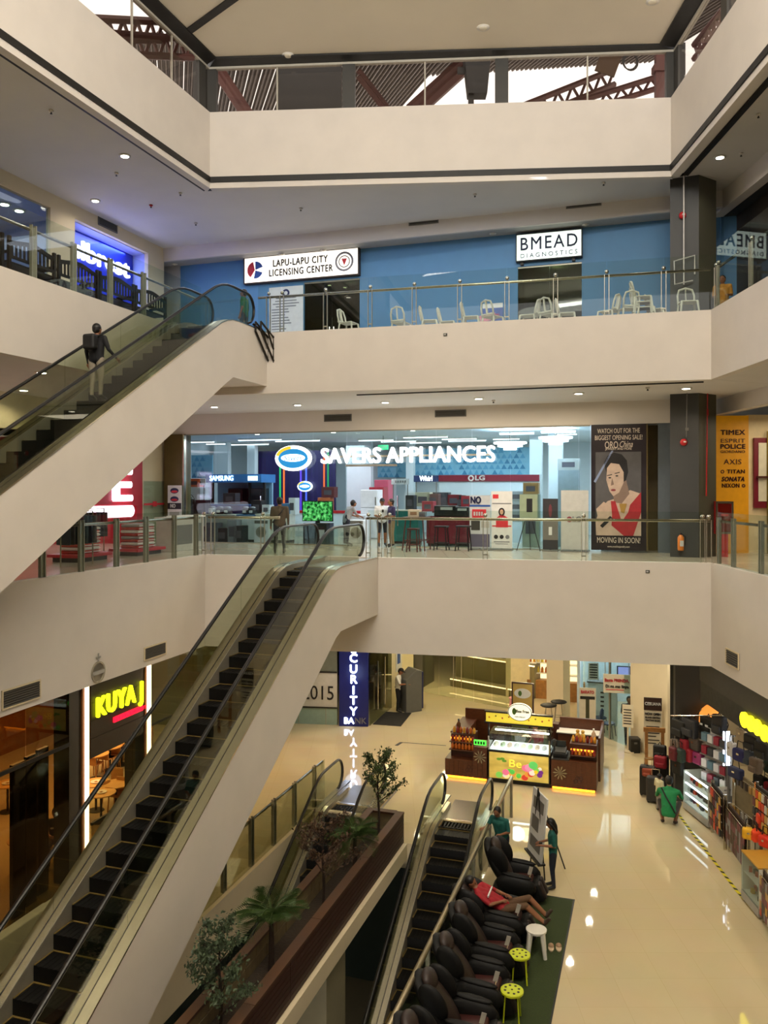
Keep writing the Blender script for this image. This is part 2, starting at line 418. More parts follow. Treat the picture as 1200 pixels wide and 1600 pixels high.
# far side walkway: bulkheads in line with the column side
for z0, z1, lab in ((10.75, C2, 'middle'), (16.75, C3, 'upper')):
    mb = MB(); mb.prism([(9.95, 25.2), (9.95, 24.9), (10.4, -6), (10.7, -6), (10.25, 25.2)], 'z', z0, z1)
    struct('wall_right', mb, WHITE, 'cream bulkhead above the shops of the %s walkway, column side' % lab, A=False, cat='wall')
mb = MB(); mb.box(10.3, -6, 16.75, 16, 29, 16.85); struct('ceiling', mb, DGREY, 'dark soffit of the upper shops, column side', A=False, cat='ceiling')
mb = MB(); mb.box(10.2, 25.05, Z3, 15, 25.2, 16.75); struct('wall_right', mb, BLUE, 'short blue wall behind the tall column', A=False, cat='wall')
mb = MB(); mb.box(10.62, 14, Z3, 10.72, 25.0, 16.75); struct('wall_right', mb, mat('dark_brown_wall', '3a3128', .5), 'dark brown shop wall of the upper walkway, column side', A=False, cat='wall')

# the tall column through all storeys
COLM = mat('charcoal_column', '3a3a38', .55, var=.08, scale=2); COLS = mat('olive_lit_column_side', '4c4a3c', .5, var=.1, scale=2)  # second tone puts the light falling on one column side into its colour
def cpt(px, Y): return ((px-600)/F*Y, Y)
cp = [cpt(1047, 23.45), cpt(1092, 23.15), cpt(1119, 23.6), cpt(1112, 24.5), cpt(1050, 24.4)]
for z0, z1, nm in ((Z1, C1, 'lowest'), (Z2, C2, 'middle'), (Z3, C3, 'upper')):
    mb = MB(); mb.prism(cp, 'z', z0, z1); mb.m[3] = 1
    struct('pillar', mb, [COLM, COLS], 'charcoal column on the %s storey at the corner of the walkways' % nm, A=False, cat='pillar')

# ---- lowest floor with the escalator well, basement below
WU0, WU1, WV0, WV1 = -8.5, -3.62, 5.5, 20.35
mb = MB()
mb.box(-40, WV1, -.5, 30, 48, 0); mb.box(-40, -14, -.5, 30, WV0, 0); mb.box(-40, WV0, -.5, WU0, WV1, 0); mb.box(WU1, WV0, -.5, 30, WV1, 0)
mb.box(-6.95, 19.1, -.5, -5.35, WV1, -.001)
me = mb.mesh('floor', [TILE1, CREAM])
for p in me.polygons: p.material_index = 0 if p.normal.z > .5 else 1
tag(obj('floor', me, None, (0, 0, 0), (0, 0, -R(18))), 'glossy ivory tiled floor of the lowest mall storey', 'floor', kind='structure')
BW = mat('basement_wall', '8a8266', .7, var=.06); TEAL = mat('teal_grey_wall', '3c4a48', .7)
mb = MB(); mb.box(WU0-.3, WV0, -1.25, WU0, WV1+.3, -.5); mb.box(WU1, WV0, -1.25, WU1+.3, WV1, -.5); mb.box(WU0, WV1, -1.2, WU1, WV1+.3, -.5)
struct('wall_left', mb, CREAM, 'cream edge beam around the escalator well', cat='wall')
mb = MB(); mb.box(WU0-2.2, WV0, -5.2, WU0-2.1, WV1+2, -1.25); mb.box(WU0-2, WV1+1.5, -5.2, WU1+2, WV1+1.6, -.5); mb.box(WU1+2.0, WV0, -5.2, WU1+2.1, WV1+2, -.5)
struct('wall_left', mb, TEAL, 'dim teal grey basement walls below the escalator well', cat='wall')
mb = MB(); mb.box(WU0-3, WV0-2, -5.3, WU1+3, WV1+3, -5.2); struct('floor', mb, mat('basement_floor', '6f6a58', .5), 'basement floor under the descending escalators', cat='floor')
mb = MB()
for v in (17.3, 12.6, 8): mb.box(-8.6, v-.35, -5.2, -8.36, v+.35, -1.25)
for v in (15.0, 10.0): mb.box(-6.45, v-.5, -5.2, -5.85, v+.5, -.35)
struct('pillar', mb, BW, 'beige basement piers beneath the planter and well edge', cat='pillar')

# ---- lowest storey walls at the back
def wallseg(mb, x0, y0, x1, y1, z0, z1, th=.15):
    dx, dy = x1-x0, y1-y0; k = th/math.hypot(dx, dy); nx, ny = -dy*k, dx*k
    return mb.prism([(x0, y0), (x1, y1), (x1+nx, y1+ny), (x0+nx, y0+ny)], 'z', z0, z1)
def fl(px, py, z=0.0):
    Y = (EZ-z)*F/(py-HY); return ((px-600)/F*Y, Y)
PB = [fl(785, 1104), fl(905, 1133)]; PC = fl(985, 1168); PE = fl(1043, 1190)
mb = MB()
a, b = fl(808, 1110), fl(832, 1117)
c, d = fl(888, 1128), fl(906, 1134)
wallseg(mb, *PC, *PE, 0, C1); wallseg(mb, *PE, PE[0]+3, PE[1]-.6, 0, C1)
q0 = fl(854, 1121); q1 = fl(880, 1128)
wallseg(mb, *q0, *q1, 0, C1, .4)
struct('wall_back', mb, CREAM, 'cream piers between the shops at the back of the lowest storey', A=False, cat='wall')
mb = MB(); mb.box(-6, 44, 0, 20, 44.2, C1); struct('wall_back', mb, CREAM, 'cream far wall behind the lowest shops', A=False, cat='wall')

# enclosing outer walls of the mall
OUT = mat('outer_wall', '8f8672', .7)
mb = MB(); mb.box(-30, -14.2, -.5, 30, -14, 19.1); struct('wall_front', mb, OUT, 'plain beige wall closing the mall behind the viewer', cat='wall')
mb = MB(); mb.box(-26.2, -14, -.5, -26, 45, 17.3); struct('wall_left', mb, OUT, 'plain outer wall beyond the side shops', cat='wall')
mb = MB(); mb.box(26, -14, -.5, 26.2, 45, 17.3); struct('wall_right', mb, OUT, 'plain outer wall beyond the column side shops', cat='wall')
mb = MB(); mb.box(-26, 41.8, -.5, 26, 42, 17.3); struct('wall_back', mb, OUT, 'plain outer wall beyond the back shops', cat='wall')

# ============================================================ CLERESTORY WINDOWS AND THE ROOF OUTSIDE
FRAME = mat('window_frame', '3d3b36', .5); FLIGHT = mat('pale_frame', 'b9b3a4', .5); WGLASS = glass_mat('window_glass', 'e4e0dc', .8)
def window(name, label, P, Q, z0, z1, posts, thin):
    """Glazed band from P to Q (building frame): sill, head, wide posts at the given fractions, thin joints, one pane per bay."""
    d = Vector((Q[0]-P[0], Q[1]-P[1], 0)); Ln = d.length; ang = math.atan2(d.y, d.x)
    o = thing(name, label, 'window', P[0], P[1], z0, ang); o['kind'] = 'structure'
    h = z1-z0
    m = MB(); m.box(0, -.05, h-.06, Ln, .08, h); m.build('window_head', FLIGHT, o)
    m = MB(); m.box(0, -.02, 0, Ln, .08, .04); m.build('window_sill', FRAME, o)
    cuts = sorted([0] + [t*Ln for t in posts] + [t*Ln for t in thin] + [Ln])
    for t in posts:
        m = MB(); m.box(t*Ln-.18, -.04, 0, t*Ln+.18, .16, h); m.build('window_post', FRAME, o)
    for t in thin:
        m = MB(); m.box(t*Ln-.02, -.0, .04, t*Ln+.02, .05, h-.06); m.build('mullion', FLIGHT, o)
    for i in range(len(cuts)-1):
        if cuts[i+1]-cuts[i] > .1:
            m = MB(); m.box(cuts[i]+.02, .01, .04, cuts[i+1]-.02, .022, h-.06); m.build('pane', WGLASS, o)
    return o
wz0, wz1 = 19.28, C4-.02
Lq, Rq = (L4c[0]-.1, L4c[1]+.1), (R4c[0]+.1, R4c[1]+.1)
def frac(px): 
    r = (px-600)/F
    ax, ay, _ = W(*Lq); bx, by, _ = W(*Rq)
    # parameter where X/Y = r along the window line
    return (r*ay-ax)/((bx-ax)-r*(by-ay))
window('window_1', 'long clerestory window over the far parapet with the steel roof outside', Lq, Rq, wz0, wz1,
       [.004, frac(545), frac(784), .996], [frac(433), frac(664), frac(918)])
window('window_2', 'clerestory window over the parapet on the escalator side', (Lq[0], -6), Lq, wz0, wz1, [.004, .35, .65, .985], [.2, .5, .78, .865, .93])
Rf = (Rq[0]+RD[0]*28, Rq[1]+RD[1]*28)
window('window_3', 'clerestory window over the parapet on the column side', Rq, Rf, wz0, wz1, [.008, .13, .4, .7], [.27, .55, .85])

CORR = mat('corrugated_sheet', '6d625a', .55, .3, .15, 3)
RED = mat('red_oxide_steel', '5e3a34', .6, var=.15, scale=4)
def corrugated(name, label, c, ax, ay, nx, wave=.16, amp=.05):
    """Profiled sheet: ax runs across the ridges, ay along them (world vectors)."""
    o = thing(name, label, 'roof', c[0], c[1], c[2], 0, A=False)
    ax, ay = Vector(ax), Vector(ay); nz = ax.cross(ay).normalized(); k = int(ax.length/wave)
    per = 26
    for s in range(per):
        m = MB(); vs = []; i0, i1 = s*k//per*4, (s+1)*k//per*4
        for i in range(i0, i1+1):
            t = min(i, i1-.7)/(k*4); hgt = amp*(1 if (i % 4) in (1, 2) else -1)
            for q in (0, 1): vs.append(ax*t + ay*q + nz*hgt)
        n_ = i1-i0
        m.add(vs, [(2*i, 2*i+2, 2*i+3, 2*i+1) for i in range(n_)])
        m.build('roof_sheet', CORR, o)
    return o
corrugated('corrugated_roof', 'ribbed steel roof sheeting seen through the far clerestory window, dark half', (-9.6, 26.4, 22.9), (12.6, -1.4, 0), (-5, 20, 3), 0)
corrugated('corrugated_roof', 'ribbed steel roof sheeting seen through the far clerestory window, bright half', (3.0, 25.0, 22.9), (8, -1, 0), (-1.5, 5.6, .9), 0)
def truss(label, p, q, drop=1.2, nweb=8, r=.13):
    o = thing('roof_truss', label, 'roof truss', p[0], p[1], p[2], 0, A=False)
    d = Vector(q)-Vector(p)
    m = MB(); m.tube([(0,0,0), d], r, 6); m.build('top_chord', RED, o)
    m = MB(); m.tube([Vector((0,0,-drop)), d+Vector((0,0,-drop))], r, 6); m.build('bottom_chord', RED, o)
    m = MB()
    for i in range(nweb):
        a, b = d*(i/nweb), d*((i+.5)/nweb)+Vector((0,0,-drop)); c = d*((i+1)/nweb)
        m.tube([a, b], r*.5, 5); m.tube([b, c], r*.5, 5)
    m.build('web_bracing', RED, o)
    return o
def tp(px, py, Y): return ((px-600)/F*Y, Y, EZ-(py-HY)/F*Y)
truss('rusty red roof beam slanting behind the first pane of the far window', tp(338, 100, 27), tp(392, 182, 27), .25, 4, .16)
truss('rusty red roof beam slanting across the middle pane of the far window', tp(735, 86, 28), tp(640, 172, 28), .3, 5, .2)
truss('dark red roof truss at the edge of the middle pane of the far window', tp(560, 110, 28), tp(612, 176, 29), .2, 4, .1)
truss('arched looking red roof truss in the bright pane of the far window', tp(800, 172, 28), tp(960, 108, 30), .55, 7, .11)
truss('red roof truss low in the bright pane of the far window, near the red post', tp(900, 160, 29), tp(1040, 116, 29), .4, 6, .1)
truss('pinkish roof truss outside the escalator side clerestory window, lower one', tp(165, 52, 20), tp(300, 62, 23), .5, 6, .1)
truss('pinkish roof truss outside the escalator side clerestory window, upper one', tp(120, 28, 19), tp(255, 34, 22), .5, 6, .1)
truss('pale red roof truss outside the column side clerestory window', tp(1085, 70, 24), tp(1130, 15, 22), .4, 4, .1)
o = thing('dark_screen', 'near black panel hung outside the second pane of the far window', 'panel', *tp(484, 142, 25.4), 0, A=False); m = MB(); m.box(-.98, 0, -.9, .98, .06, .95); m.build('panel_sheet', mat('dark_panel', '24221f', .6), o)
for x in (-.9, .9): m = MB(); m.tube([(x, .03, .9), (x, .03, 2.2)], .02, 5); m.build('hanger', BLACK, o)
o = thing('roof_post', 'red steel post outside the far window beside its column side corner', 'post', *tp(1037, 165, 25.2), 0, A=False)
m = MB(); m.box(-.26, -.1, -1.3, .26, .1, 2.6); m.build('post_shaft', RED, o); m = MB(); m.box(-.33, -.15, 1.0, .33, .15, 1.2); m.build('collar', RED, o)
o = thing('hanging_duct', 'black tapered metal duct hanging outside the middle pane of the far window', 'duct', *tp(745, 150, 25.6), 0, A=False)
m = MB(); m.add([(-.28,-.2,0),(.3,-.2,0),(.3,.25,0),(-.28,.25,0),(-.42,-.25,1.3),(.42,-.25,1.3),(.42,.3,1.3),(-.42,.3,1.3)], [(0,3,2,1),(4,5,6,7),(0,1,5,4),(1,2,6,5),(2,3,7,6),(3,0,4,7)]); m.build('duct_body', BLACK, o)
m = MB(); m.box(-.26, -.1, -.5, -.1, .1, 0); m.build('duct_leg', BLACK, o); m = MB(); [m.tube([(x, .1, 1.3), (x, .1, 2.6)], .02, 5) for x in (-.3, .3)]; m.build('hanger', BLACK, o); m = MB(); m.box(-.6, 0, .7, -.3, .08, .9); m.build('bracket', BLACK, o)
o = thing('hanging_board', 'tilted brown board dangling outside the bright pane of the far window', 'board', *tp(950, 100, 25.6), 0, A=False)
m = MB(); m.box(-.32, 0, -.3, .32, .08, .4); b_ = m.build('board_panel', mat('brown_board', '4a3520', .7), o, rot=(0, R(20), 0)); m = MB(); m.tube([(-.2, .04, .3), (-.3, .04, 1.5)], .02); m.build('hanger', BLACK, o)
o = thing('cable_coil', 'loose coil of cable hanging beside the tilted brown board outside', 'cable', *tp(984, 96, 25.7), 0, A=False)
m = MB()
for i in range(3): m.tube([(.22*math.cos(t*PI/8)+.03*i, .03*i, .25*math.sin(t*PI/8)) for t in range(16)], .02, 5, closed=True)
m.build('cable_loops', DGREY, o); m = MB(); m.tube([(0, 0, .25), (-.1, 0, .6), (-.2, 0, 1.4)], .02); m.build('cable_tail', DGREY, o)

# ============================================================ BALUSTRADES
def rail(name, label, A, B, z, ts, kind='twin', hr=1.03, gl=1.38, group=None, glm=None, side=1, z2=None):
    """Glass balustrade from A to B (building frame), posts at the metre marks ts."""
    glm = glm or GLASS
    d = Vector((B[0]-A[0], B[1]-A[1], 0)); Ln = d.length
    o = thing(name, label, 'balustrade', A[0], A[1], z, math.atan2(d.y, d.x), group)
    m = MB(); m.tube([(0, side*.07, hr), (Ln, side*.07, hr)], .035, 8); m.build('handrail', STEEL, o, smooth=True)
    pm = bm_ = None
    for t in ts:
        if pm is None:
            m = MB()
            if kind == 'twin':
                for s in (-.055, .055): m.box(s-.006, -.03+side*.02, -.1, s+.006, .03+side*.02, hr+.02)
                m.box(-.06, -.02+side*.02, .1, .06, .02+side*.02, .13)
            elif kind == 'flat':
                m.box(-.075, .0, -.08, -.045, .07*side, hr+.1); m.box(.045, .0, -.08, .075, .07*side, hr+.1); m.box(-.045, .02*side, -.05, .045, .05*side, hr+.05)
            else: m.box(-.05, -.04, 0, .05, .04, hr+.02)
            pm = m.mesh('post', DSTEEL)
            m = MB(); m.ell((0, 0, 0), (.055, .055, .055), 10, 6); bm_ = m.mesh('post_cap', CHROME, True)
        p = obj('post', pm, o, (t, 0, 0))
        if kind == 'twin': obj('post_cap', bm_, p, (0, side*.05, hr+.1))
    e = [0.02] + list(ts) + [Ln-.02]
    e = sorted(set(e))
    for i in range(len(e)-1):
        if e[i+1]-e[i] > .15:
            m = MB(); m.box(e[i]+.01, -.006, .0, e[i+1]-.01, .006, gl); m.build('glass_pane', glm, o)
    return o
def along(A, B, px):                      # metre mark on the line A-B under an image column
    ax, ay, _ = W(*A); bx, by, _ = W(*B); r = (px-600)/F
    return (r*ay-ax)/((bx-ax)-r*(by-ay))*math.hypot(B[0]-A[0], B[1]-A[1])
def lerp(A, B, px):
    t = along(A, B, px)/math.hypot(B[0]-A[0], B[1]-A[1]); return (A[0]+(B[0]-A[0])*t, A[1]+(B[1]-A[1])*t)
def inset(c, d=.11): return (c[0], c[1]+d)
# upper storey
A, B = inset(L3c), inset(R3c)
A1 = lerp(A, B, 402)
rail('glass_balustrade', 'glass balustrade with ball capped twin posts along the upper walkway, far side', A1, B, Z3+.1, [along(A1, B, p) for p in (419, 440, 508, 578, 647, 718, 792, 868, 948, 1037, 1120)], side=1)
q = (L3c[0]-.11, L3c[1])
rail('glass_balustrade', 'glass balustrade in front of the dark slatted benches, upper storey', q, (q[0], -4), Z3+.1, [along(q, (q[0], -4), p) for p in (226, 174, 117, 54, -15, -90)] , 'flat', side=-1)
q = (R3c[0]+.11, R3c[1]); q2 = (q[0]+RD[0]*20, q[1]+RD[1]*20)
rail('glass_balustrade', 'glass balustrade reflecting the clinic sign, upper storey, column side', q, q2, Z3+.1, [.05, 2.0, 4.2, 6.4, 9, 12], side=1, gl=1.5)
# middle storey
A, B = inset(L2c), inset(R2c)
A1 = lerp(A, B, 436); A2 = lerp(A, B, 572)
rail('glass_balustrade', 'short glass balustrade between the side walkway corner and the middle escalator', A, A1, Z2+.1, [along(A, A1, p) for p in (318, 332, 410)], gl=1.25)
rail('glass_balustrade', 'long glass balustrade in front of the appliance shop, beyond the escalator head', A2, B, Z2+.1, [along(A2, B, p) for p in (575, 593, 608, 758, 912, 1098, 1108)], gl=1.25)
q = (L2c[0]-.11, L2c[1])
rail('glass_balustrade', 'glass balustrade with wide steel posts in front of the red shop, middle storey', q, (q[0], -4), Z2+.1, [along(q, (q[0], -4), p) for p in (308, 274, 230, 184, 129, 68, 0)], 'flat', side=-1, gl=1.22)
q = (R2c[0]+.11, R2c[1]); q2 = (q[0]+RD[0]*20, q[1]+RD[1]*20)
rail('glass_balustrade', 'glass balustrade before the orange panel shop, middle storey, column side', q, q2, Z2+.1, [.1, 1.0, 2.5, 4.2, 6, 8.5], 'flat', side=1, gl=1.25)
# escalator well on the lowest storey
q = (-8.6, 21.2)
rail('glass_balustrade', 'glass balustrade with steel posts along the escalator well beside the planter trees', q, (-8.6, 6), 0.0, [along(q, (-8.6, 6), p) for p in (493, 462, 430, 395, 352)] + [9, 11.5], 'flat', side=-1, hr=1.0, gl=1.08, glm=GREENGL)
o = thing('pipe_railing', 'thick steel pipe railing with glass panes behind the massage chairs', 'railing', -3.5, 21.5, 0, -PI/2)
m = MB(); m.tube([(0, 0, 1.02), (13, 0, 1.02)], .048, 10); m.build('handrail', mat('aged_steel', '9a8f76', .4, .9), o, smooth=True)
for t in (.05, 1.3, 3.0, 4.8, 6.6, 8.4, 10.2):
    m = MB(); m.box(-.035, -.035, 0, .035, .035, 1.0); m.build('post', DSTEEL, o, (t, 0, 0))
for a, b in ((.1, 1.25), (1.35, 2.95), (3.05, 4.75), (4.85, 6.55), (6.65, 8.35), (8.45, 10.15)):
    m = MB(); m.box(a, -.006, .08, b, .006, .9); m.build('glass_pane', GREENGL, o)

# ============================================================ ESCALATORS
def esc_profile(rise, t, Rr):
    al = R(30); c = Rr*math.sin(al); d1 = Rr*(1-math.cos(al)); ls = (rise-2*d1)/math.tan(al); Lt = t + c + ls + c + t
    def h(s):
        if s <= t: return 0.0
        if s <= t+c: return -(Rr - math.sqrt(Rr*Rr-(s-t)**2))
        if s <= t+c+ls: return -d1-(s-t-c)*math.tan(al)
        if s <= t+2*c+ls: return -rise + (Rr - math.sqrt(max(0, Rr*Rr-(t+2*c+ls-s)**2)))
        return -rise
    return h, Lt, t, c, ls
def escalator(label, u, v, z, rise, t=2.3, Rr=2.0, clad=WHITE, group=None, thick=1.65, flat=1.4, extra=None):
    o = thing('escalator', label, 'escalator', u, v, z, 0, group)
    h, Lt, t, c, ls = esc_profile(rise, t, Rr)
    dk = .12
    def samples(a, b, st=.25):
        n_ = max(2, int((b-a)/st)); return [a+(b-a)*i/n_ for i in range(n_+1)]
    S_ = samples(0, Lt, .3)
    def strip(x0, x1, lo, hi, a=0.0, b=None):
        ss = samples(a, Lt if b is None else b, .3)
        m = MB(); top = [(-s, h(s)+hi) for s in ss]; bot = [(-s, h(s)+lo) for s in ss]
        vs = [(x0, p[0], p[1]) for p in top] + [(x1, p[0], p[1]) for p in top] + [(x1, p[0], p[1]) for p in bot] + [(x0, p[0], p[1]) for p in bot]
        k = len(ss); fs = []
        for i in range(k-1):
            for q_ in range(4):
                a_, b_ = q_*k+i, q_*k+i+1; c_, d_ = ((q_+1) % 4)*k+i+1, ((q_+1) % 4)*k+i
                fs.append((a_, b_, c_, d_))
        fs += [(0, k, 2*k, 3*k), (k-1, 2*k-1, 3*k-1, 4*k-1)]
        return m.add(vs, fs)
    # cladding of the truss
    def low(s):
        lin_ = -(s-(t+Rr*math.tan(R(15))))*math.tan(R(30)) + dk - thick
        return max(min(-flat, lin_), -rise-flat)
    for x in (-.80, .76):
        m = MB(); ss = samples(0, Lt, .3)
        vs = [(x, -s, h(s)+dk-.012) for s in ss] + [(x+.04, -s, h(s)+dk-.012) for s in ss] + [(x+.04, -s, low(s)) for s in ss] + [(x, -s, low(s)) for s in ss]
        k = len(ss); fs = []
        for i in range(k-1):
            for q_ in range(4): fs.append((q_*k+i, q_*k+i+1, ((q_+1) % 4)*k+i+1, ((q_+1) % 4)*k+i))
        fs += [(0, k, 2*k, 3*k), (k-1, 2*k-1, 3*k-1, 4*k-1)]
        m.add(vs, fs); m.build('truss_cladding', clad, o)
    m = MB(); ss = samples(0, Lt, .3)
    vs = [(-.76, -s, low(s)+.03) for s in ss] + [(.76, -s, low(s)+.03) for s in ss] + [(.76, -s, low(s)) for s in ss] + [(-.76, -s, low(s)) for s in ss]
    k = len(ss); fs = [(q_*k+i, q_*k+i+1, ((q_+1) % 4)*k+i+1, ((q_+1) % 4)*k+i) for i in range(k-1) for q_ in range(4)]
    m.add(vs, fs); m.build('underside_panel', clad, o)
    nend = 1.05                                         # newel centre from the ends
    rn = .40; top = dk+.90
    for sx in (-1, 1):
        a, b = sorted((sx*.645, sx*.81)); strip(a, b, dk-.03, dk).build('outer_deck', STEEL, o)
        a, b = sorted((sx*.52, sx*.625)); strip(a, b, dk-.03, dk-.005, .5, Lt-.5).build('inner_deck', STEEL, o)
        a, b = sorted((sx*.51, sx*.52)); strip(a, b, -.35, dk-.005, .5, Lt-.5).build('skirt', DSTEEL, o)
        a, b = sorted((sx*.625, sx*.645)); strip(a, b, dk-.03, dk-.004).build('glass_gasket', RUBBER, o)
        # handrail loop
        pts = []
        for an in arc(0, 0, rn, -PI/2*.9, PI/2, 9): pts.append((-nend-.0+an[0], dk+.90-rn+an[1]))
        for s in samples(nend+.2, Lt-nend-.2, .3): pts.append((-s, h(s)+top))
        for an in arc(0, 0, rn, PI/2, PI*1.5*.97, 9): pts.append((-(Lt-nend)+an[0], -rise+top-rn+an[1]))
        m = MB(); m.tube([(sx*.635, p[0], p[1]) for p in pts], .042, 8, flat=.75); m.build('handrail', RUBBER, o, smooth=True)
        # glass panels
        cuts = samples(nend, Lt-nend, 1.9)
        for i in range(len(cuts)-1):
            ss = samples(cuts[i], cuts[i+1], .3)
            poly = [(-s, h(s)+top-.03) for s in ss] + [(-s, h(s)+dk-.01) for s in reversed(ss)]
            if i == 0: poly = [(-nend+p[0], top-rn+p[1]) for p in arc(0, 0, rn-.03, -PI/2, PI/2, 8)][:] + poly
            if i == len(cuts)-2:
                kk = len(poly)-len(ss); poly = poly[:kk] + [(-(Lt-nend)+p[0], -rise+top-rn+p[1]) for p in arc(0, 0, rn-.03, PI/2, PI*1.5, 8)] + poly[kk:]
            x = sx*.635; m = MB(); m.prism(poly, 'x', x-.005, x+.005); m.build('glass_panel', GREENGL, o)
    # landing plates and combs
    for s0, s1, zz in ((0, t-.55, 0), (Lt-t+.55, Lt, -rise)):
        m = MB(); m.box(-.51, -s1, zz-.06, .51, -s0, zz+.008); m.build('landing_plate', mat('landing_plate', '8b8474', .3, .9, .08, 25), o)
        e = s1 if zz == 0 else s0
        m = MB(); m.box(-.50, -e-.05, zz-.03, .50, -e+.05, zz+.012); m.build('comb', STEEL, o)
    # steps
    m = MB(); m.box(-.5, -.40, -.23, .5, .0, 0)
    for i in range(12): m.box(-.48+i*.084, -.40, .0, -.44+i*.084, .0, .006)
    sm = m.mesh('step', STEPM)
    m = MB(); m.box(-.5, -.40, .006, -.475, 0, .014); m.box(-.5, -.03, .006, .5, -.0, .014); m.box(.475, -.4, .006, .5, 0, .014)
    em = m.mesh('step_edge', EDGE)
    s = t-.45
    while s < Lt-t+.4:
        zt = h(min(s+.4, Lt)) if s > t-.3 else 0
        st = obj('step', sm, o, (0, -s, zt)); obj('step_edge', em, st)
        s += .40
    return o, h, Lt
escL, hL, LtL = escalator('lower long escalator climbing from the lowest floor to the middle storey, dark steps in view', -7.72, 20.78, Z2, 6.6, 2.55, 2.0)
escU, hU, LtU = escalator('upper escalator with white side rising to the upper storey, carrying a person in black', -11.1, 21.25, Z3, 6.2, 1.85, 2.0)
escA, hA, LtA = escalator('descending escalator to the basement between the planter and the pipe railing', -4.65, 22.2, Z1, 5.0, 1.95, 1.5, LGREY, thick=1.3, flat=1.1)
escB, hB, LtB = escalator('descending escalator to the basement half hidden behind the planter trees', -7.66, 22.4, Z1, 5.0, 1.95, 1.5, LGREY, thick=1.3, flat=1.1)
# bracket at the head of the upper escalator
m = MB(); BR = mat('dark_bronze', '2c2620', .45, .6)
P_ = [(0, .25), (0, .05), (.55, -.25), (.55, -.75)]
for y in (0, .35):
    m.tube([(.80, -1.0+y*0, .18), (.80, -.0, -.02)], .04, 4)
for x in (.84, 1.0):
    m.tube([(x, -.95, .25), (x, -.15, -.05)], .035, 4); m.tube([(x, -.95, .0), (x, -.15, -.72)], .035, 4)
    m.tube([(x, -.95, .25), (x, -.95, 0)], .03, 4); m.tube([(x, -.15, .0), (x, -.15, -.75)], .045, 4); m.tube([(x, -.6, .14), (x, -.15, -.4)], .03, 4)
m.build('corner_bracket', BR, escU)

# ============================================================ CEILING FITTINGS, GRILLES
LENS = emis('lamp_lens', 'fff3dc', 12)
DULLLENS = mat('unlit_lens', 'cfc6b0', .4)
_m = MB(); _m.lathe([(.115, -.012), (.115, 0), (.08, 0), (.08, -.018)], 16); RING_ME = _m.mesh('trim_ring', PLAST, True)
_m = MB(); _m.lathe([(.072, -.026), (.078, -.016)], 14); LENS_ME = _m.mesh('lens', LENS); 
_m = MB(); _m.ell((0, 0, -.015), (.075, .075, .03), 12, 6); DULL_ME = _m.mesh('lens', DULLLENS, True)
def downlight(label, u, v, z, power=0, col=WARM, lit=True, group=None, sc=1.0, spot=None):
    o = thing('downlight', label, 'ceiling light', u, v, z, 0, group)
    obj('trim_ring', RING_ME, o); obj('lens', LENS_ME if lit else DULL_ME, o)
    o.scale = (sc, sc, sc)
    if power: light('SPOT', W(u, v, z-.04), power, col, .08, spot=R(150), name='downlight_lamp')
    return o
SPOTS = [('upper', C3, [(195, 243), (149, 313), (1125, 245)], 70, (1, .9, .78)),
         ('middle', C2, [(335, 635), (465, 632), (602, 628), (748, 622), (904, 614), (1072, 606), (65, 581), (37, 609)], 150, WARM)]
places = {'upper': ['outside the corner shop on the escalator side', 'above the lit blue shop opening', 'beside the top of the charcoal column'],
          'middle': ['first in the row', 'second in the row above the appliance shop', 'third in the row above the appliance shop', 'fourth in the row above the appliance shop', 'fifth in the row above the appliance shop', 'over the charcoal column', 'side walkway, inner one', 'side walkway, outer one']}
for nm, z, pts, pw, col in SPOTS:
    for i, (px, py) in enumerate(pts):
        u, v = at_z(px, py, z); downlight('lit round downlight in the %s walkway ceiling, %s' % (nm, places[nm][i]), u, v, z-.002, pw, col, sc=1.35, group='%s walkway downlights' % nm)
for i, px in enumerate((292, 402, 521, 645, 775)):
    u = at_v(px, 671, VB+.6)[0]
    downlight('small lit downlight just inside the appliance shop glass, %s along' % ['first', 'second', 'third', 'fourth', 'fifth'][i], u, VB+.6, 10.5, 25, (1, .95, .88), group='downlights inside the appliance shop glass')
for i, (px, py) in enumerate(((755, 43), (450, 86), (1020, 2))):
    u, v = at_z(px, py, C4+.03); downlight('unlit round ceiling fitting in the cream atrium ceiling, %s' % ['over the middle window', 'over the dark window pane', 'near the column side window'][i], u, v, C4+.03, 0, lit=False, sc=1.5, group='atrium ceiling fittings')
for i, (px, py) in enumerate(((385, 0), (440, 372), (505, 384), (273, 401), (770, 355), (915, 347))): 
    if py > 100:
        u = at_v(px, py, VB+.45)[0]; downlight('unlit recessed fitting in the soffit before the blue wall, %s' % ['', 'beside the licensing sign', 'above the licensing sign', 'by the dark end pier', 'before the clinic sign', 'beyond the clinic sign'][i], u, VB+.45, 16.825, 0, lit=False, group='soffit fittings')
_m = MB(); _m.lathe([(.05, 0), (.06, -.02), (.03, -.05)], 12); SENS = _m.mesh('sensor_body', mat('sensor_white', 'c9c2b8', .5), True)
_m = MB(); _m.lathe([(.012, -.05), (.03, -.09)], 8); SENT = _m.mesh('sensor_tip', DGREY)
REDP = mat('signal_red', 'b3161a', .4)
def detector(px, py, z, label, red=False):
    u, v = at_z(px, py, z); o = thing('ceiling_sensor', label, 'sensor', u, v, z-.002, 0, 'ceiling sensors')
    obj('sensor_body', SENS, o); obj('sensor_tip', SENT, o)
    if red: o.children[0].data = SENS.copy(); o.children[0].data.materials[0] = REDP
